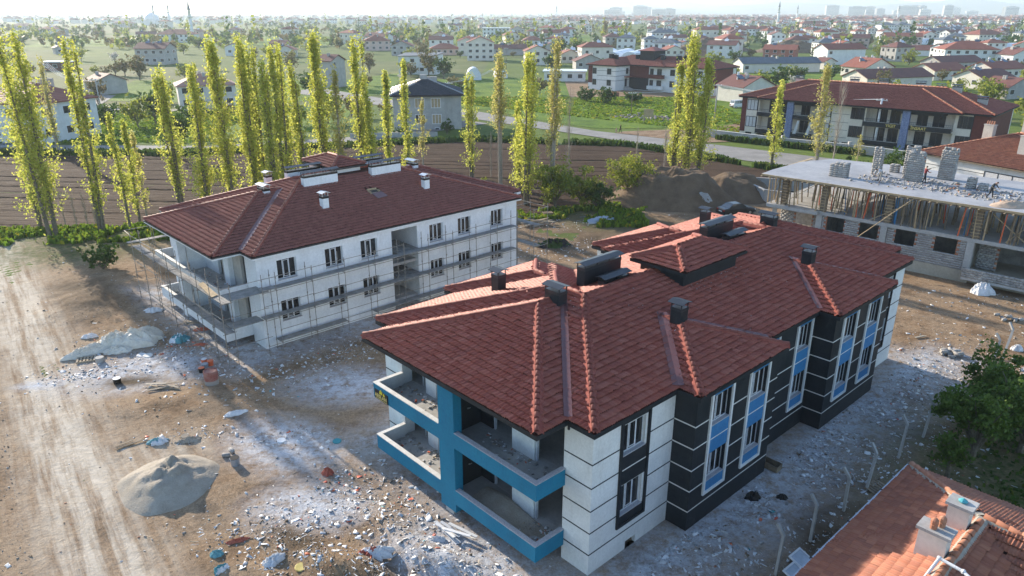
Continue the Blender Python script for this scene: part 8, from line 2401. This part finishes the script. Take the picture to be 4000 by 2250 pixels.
# ------------------------------------------------------------------ people
m, nt, out = node_mat('skin'); finish(nt, out, (.42, .25, .17), .6)
m, nt, out = node_mat('hair'); finish(nt, out, (.015, .012, .01), .6)
for nm, c in (('cloth_pale', (.62, .62, .64)), ('cloth_grey', (.30, .29, .27)), ('cloth_red', (.20, .03, .035)), ('cloth_black', (.02, .02, .024)), ('cloth_dark', (.045, .05, .055)), ('cloth_pink', (.55, .28, .30))):
    var_mat(nm, tuple(x * .85 for x in c), c, 8, .9, .003)
def person(label, loc, yaw, J, top, legs, scale=1.0):
    """J: joints overriding the standing pose; facing +x"""
    S = dict(pelvis=(0, 0, .94), spine=(.0, 0, 1.15), chest=(0, 0, 1.36), neck=(.01, 0, 1.49), head=(.03, 0, 1.60), crown=(.02, 0, 1.70), nose=(.125, 0, 1.585),
             sl=(0, .18, 1.41), el=(-.02, .24, 1.13), wl=(.06, .25, .90), hl=(.08, .25, .83), sr=(0, -.18, 1.41), er=(-.02, -.24, 1.13), wr=(.06, -.25, .90), hr=(.08, -.25, .83),
             pl=(0, .095, .90), kl=(.03, .10, .50), al=(0, .10, .09), tl=(.17, .11, .04), pr=(0, -.095, .90), kr=(.03, -.10, .50), ar=(0, -.10, .09), tr=(.17, -.11, .04))
    S.update(J)
    Rr = dict(pelvis=.145, spine=.13, chest=.15, neck=.058, head=.098, crown=.07, nose=.022, sl=.075, el=.048, wl=.034, hl=.036, sr=.075, er=.048, wr=.034, hr=.036, pl=.10, kl=.065, al=.045, tl=.04, pr=.10, kr=.065, ar=.045, tr=.04)
    E = [('pelvis', 'spine'), ('spine', 'chest'), ('chest', 'neck'), ('neck', 'head'), ('head', 'crown'), ('head', 'nose'), ('chest', 'sl'), ('sl', 'el'), ('el', 'wl'), ('wl', 'hl'), ('chest', 'sr'), ('sr', 'er'), ('er', 'wr'), ('wr', 'hr'),
         ('pelvis', 'pl'), ('pl', 'kl'), ('kl', 'al'), ('al', 'tl'), ('pelvis', 'pr'), ('pr', 'kr'), ('kr', 'ar'), ('ar', 'tr')]
    for sd in 'lr':
        h = Vector(S['h' + sd]); w = Vector(S['w' + sd]); d = (h - w).normalized()
        side_ = d.cross(Vector((1, 0, .2))).normalized()
        for i in range(4):
            nme = f'f{sd}{i}'; S[nme] = tuple(h + d * (.075 - .008 * abs(i - 1)) + side_ * (i - 1.5) * .019); Rr[nme] = .009; E.append(('h' + sd, nme))
        S['t' + 'h' + sd] = tuple(w + d * .06 + side_ * .05); Rr['th' + sd] = .010; E.append(('w' + sd, 'th' + sd))
    names = list(S); idx = {k: i for i, k in enumerate(names)}
    me = bpy.data.meshes.new('person')
    me.from_pydata([S[k] for k in names], [(idx[a], idx[b]) for a, b in E], [])
    o = bpy.data.objects.new('person', me); COL.objects.link(o)
    md = o.modifiers.new('skin', 'SKIN'); sub = o.modifiers.new('sub', 'SUBSURF'); sub.levels = 1; sub.render_levels = 1
    for i, k in enumerate(names):
        me.skin_vertices[0].data[i].radius = (Rr[k], Rr[k])
        me.skin_vertices[0].data[i].use_root = (k == 'pelvis')
    dg = bpy.context.evaluated_depsgraph_get()
    nm = bpy.data.meshes.new_from_object(o.evaluated_get(dg))
    bpy.data.objects.remove(o)
    mats = ['skin', top, legs, 'rubber', 'hair']
    nm.materials.clear()
    for q in mats: nm.materials.append(MATS[q])
    cls = {}
    for k in names:
        cls[k] = 0 if k in ('neck', 'head', 'nose', 'hl', 'hr') or k[0] == 'f' or k.startswith('th') else 4 if k == 'crown' else 2 if k in ('pelvis', 'pl', 'pr', 'kl', 'kr') else 3 if k in ('al', 'ar', 'tl', 'tr') else 1
    pts = np.array([S[k] for k in names])
    segs = [(np.array(S[a]), np.array(S[b]), cls[b] if not (a == 'pelvis' and b == 'spine') else 1) for a, b in E]
    mi = []
    for p in nm.polygons:
        c = np.array(p.center); best = 9; bc = 1
        for a, b, k in segs:
            d = b - a; t_ = np.clip(np.dot(c - a, d) / max(1e-9, np.dot(d, d)), 0, 1); dd = np.linalg.norm(c - a - d * t_)
            if dd < best: best = dd; bc = k
        if bc in (0,) and c[2] > S['head'][2] + .035 and np.linalg.norm(c - np.array(S['head'])) < .2 and (c - np.array(S['head']))[0] < .06: bc = 4
        if bc == 3 and np.linalg.norm(c - np.array(S['al'])) > .14 and np.linalg.norm(c - np.array(S['ar'])) > .14 and c[2] > .16: bc = 2
        mi.append(bc)
    nm.polygons.foreach_set('material_index', mi); nm.polygons.foreach_set('use_smooth', [True] * len(mi)); nm.update()
    ob = link('person', nm); ob.location = loc; ob.rotation_euler = (0, 0, yaw); ob.scale = (scale,) * 3
    return tag(ob, label, 'person')
ZS = 6.86
bend = dict(pelvis=(-.08, 0, .92), spine=(.10, 0, 1.08), chest=(.30, 0, 1.14), neck=(.43, 0, 1.16), head=(.54, 0, 1.15), crown=(.62, 0, 1.20), nose=(.60, 0, 1.06), sl=(.30, .18, 1.13), el=(.42, .25, .88), wl=(.52, .20, .66), hl=(.55, .18, .60), sr=(.30, -.18, 1.13), er=(.40, -.28, .90), wr=(.46, -.30, .68), hr=(.48, -.30, .61),
            pl=(-.08, .10, .88), kl=(.04, .14, .48), al=(-.06, .14, .09), tl=(.11, .15, .04), pr=(-.08, -.10, .88), kr=(.06, -.14, .48), ar=(-.02, -.14, .09), tr=(.15, -.15, .04))
person('worker in a pale shirt and grey trousers stooping over the slab', (*loc2w(FC, 8.95, 3.8), ZS), 3.3, bend, 'cloth_pale', 'cloth_grey')
reach = dict(el=(.16, .27, 1.24), wl=(.36, .18, 1.34), hl=(.42, .16, 1.38), er=(.12, -.28, 1.18), wr=(.30, -.24, 1.12), hr=(.37, -.22, 1.13), kl=(.12, .10, .50), al=(.16, .10, .09), tl=(.33, .11, .04), kr=(-.04, -.10, .50), ar=(-.20, -.10, .10), tr=(-.03, -.11, .04))
person('worker in dark red vest and black trousers striding with a pole', (*loc2w(FC, 12.3, 5.6), ZS), -.2, reach, 'cloth_red', 'cloth_black')
t = thing('wooden_pole', 'thin pole held on the shoulder of the worker in red', 'pole', (*loc2w(FC, 12.3, 5.6), ZS), -.2)
MB().bar((-.1, .10, 1.30), (1.1, .22, 1.62), .04, .03).build('pole_shaft', 'timber', t)
dig = dict(pelvis=(-.05, 0, .90), spine=(.06, 0, 1.08), chest=(.18, 0, 1.26), neck=(.27, 0, 1.36), head=(.36, 0, 1.42), crown=(.40, 0, 1.51), nose=(.45, 0, 1.36), sl=(.18, .18, 1.29), el=(.30, .30, 1.05), wl=(.48, .20, .92), hl=(.53, .16, .88), sr=(.18, -.18, 1.29), er=(.16, -.36, 1.14), wr=(.30, -.30, 1.02), hr=(.36, -.27, 1.0),
           kl=(.10, .16, .48), al=(.12, .20, .09), tl=(.29, .22, .04), kr=(-.02, -.16, .46), ar=(-.22, -.18, .09), tr=(-.05, -.22, .04))
person('worker in dark clothes leaning into a shovel at the slab edge', (*loc2w(FC, 18.25, 3.3), ZS), -.9, dig, 'cloth_dark', 'cloth_dark')
t = thing('shovel', 'long handled shovel held by the worker in dark clothes', 'shovel', (*loc2w(FC, 18.25, 3.3), ZS), -.9)
MB().tube((.1, -.42, 1.12), (1.05, .42, .22), .02, n=6).build('handle', 'timber', t)
MB().add([(1.02, .34, .24), (1.12, .46, .20), (1.36, .66, .03), (1.28, .52, .05)], [(0, 1, 2, 3)]).build('blade', 'metal_zinc', t)
walk = dict(kl=(.16, .10, .52), al=(.20, .10, .09), tl=(.36, .11, .05), kr=(-.05, -.10, .50), ar=(-.26, -.10, .12), tr=(-.11, -.11, .05), el=(-.10, .24, 1.14), wl=(-.12, .25, .92), hl=(-.12, .25, .85), er=(.08, -.24, 1.14), wr=(.18, -.25, .94), hr=(.22, -.25, .88))
person('adult in black walking on the road beside a child', (21.0, 143.9, .01), 2.6, walk, 'cloth_black', 'cloth_black')
person('small child in pink walking on the road beside the adult', (20.2, 143.9, .01), 2.6, walk, 'cloth_pink', 'cloth_pink', .62)

# ------------------------------------------------------------------ haze over the plain
m, nt, out = node_mat('haze')
vol = N(nt, 'ShaderNodeVolumePrincipled')
vol.inputs['Color'].default_value = (.80, .91, 1.0, 1)
vol.inputs['Density'].default_value = HAZE_D
vol.inputs['Anisotropy'].default_value = .30
nt.links.new(vol.outputs[0], out.inputs['Volume'])
hz = MB().box(-11000, 11000, -700, 11500, -1.2, 330).build('haze', 'haze')
tag(hz, 'thin pale haze lying over the whole plain', 'haze', kind='stuff')
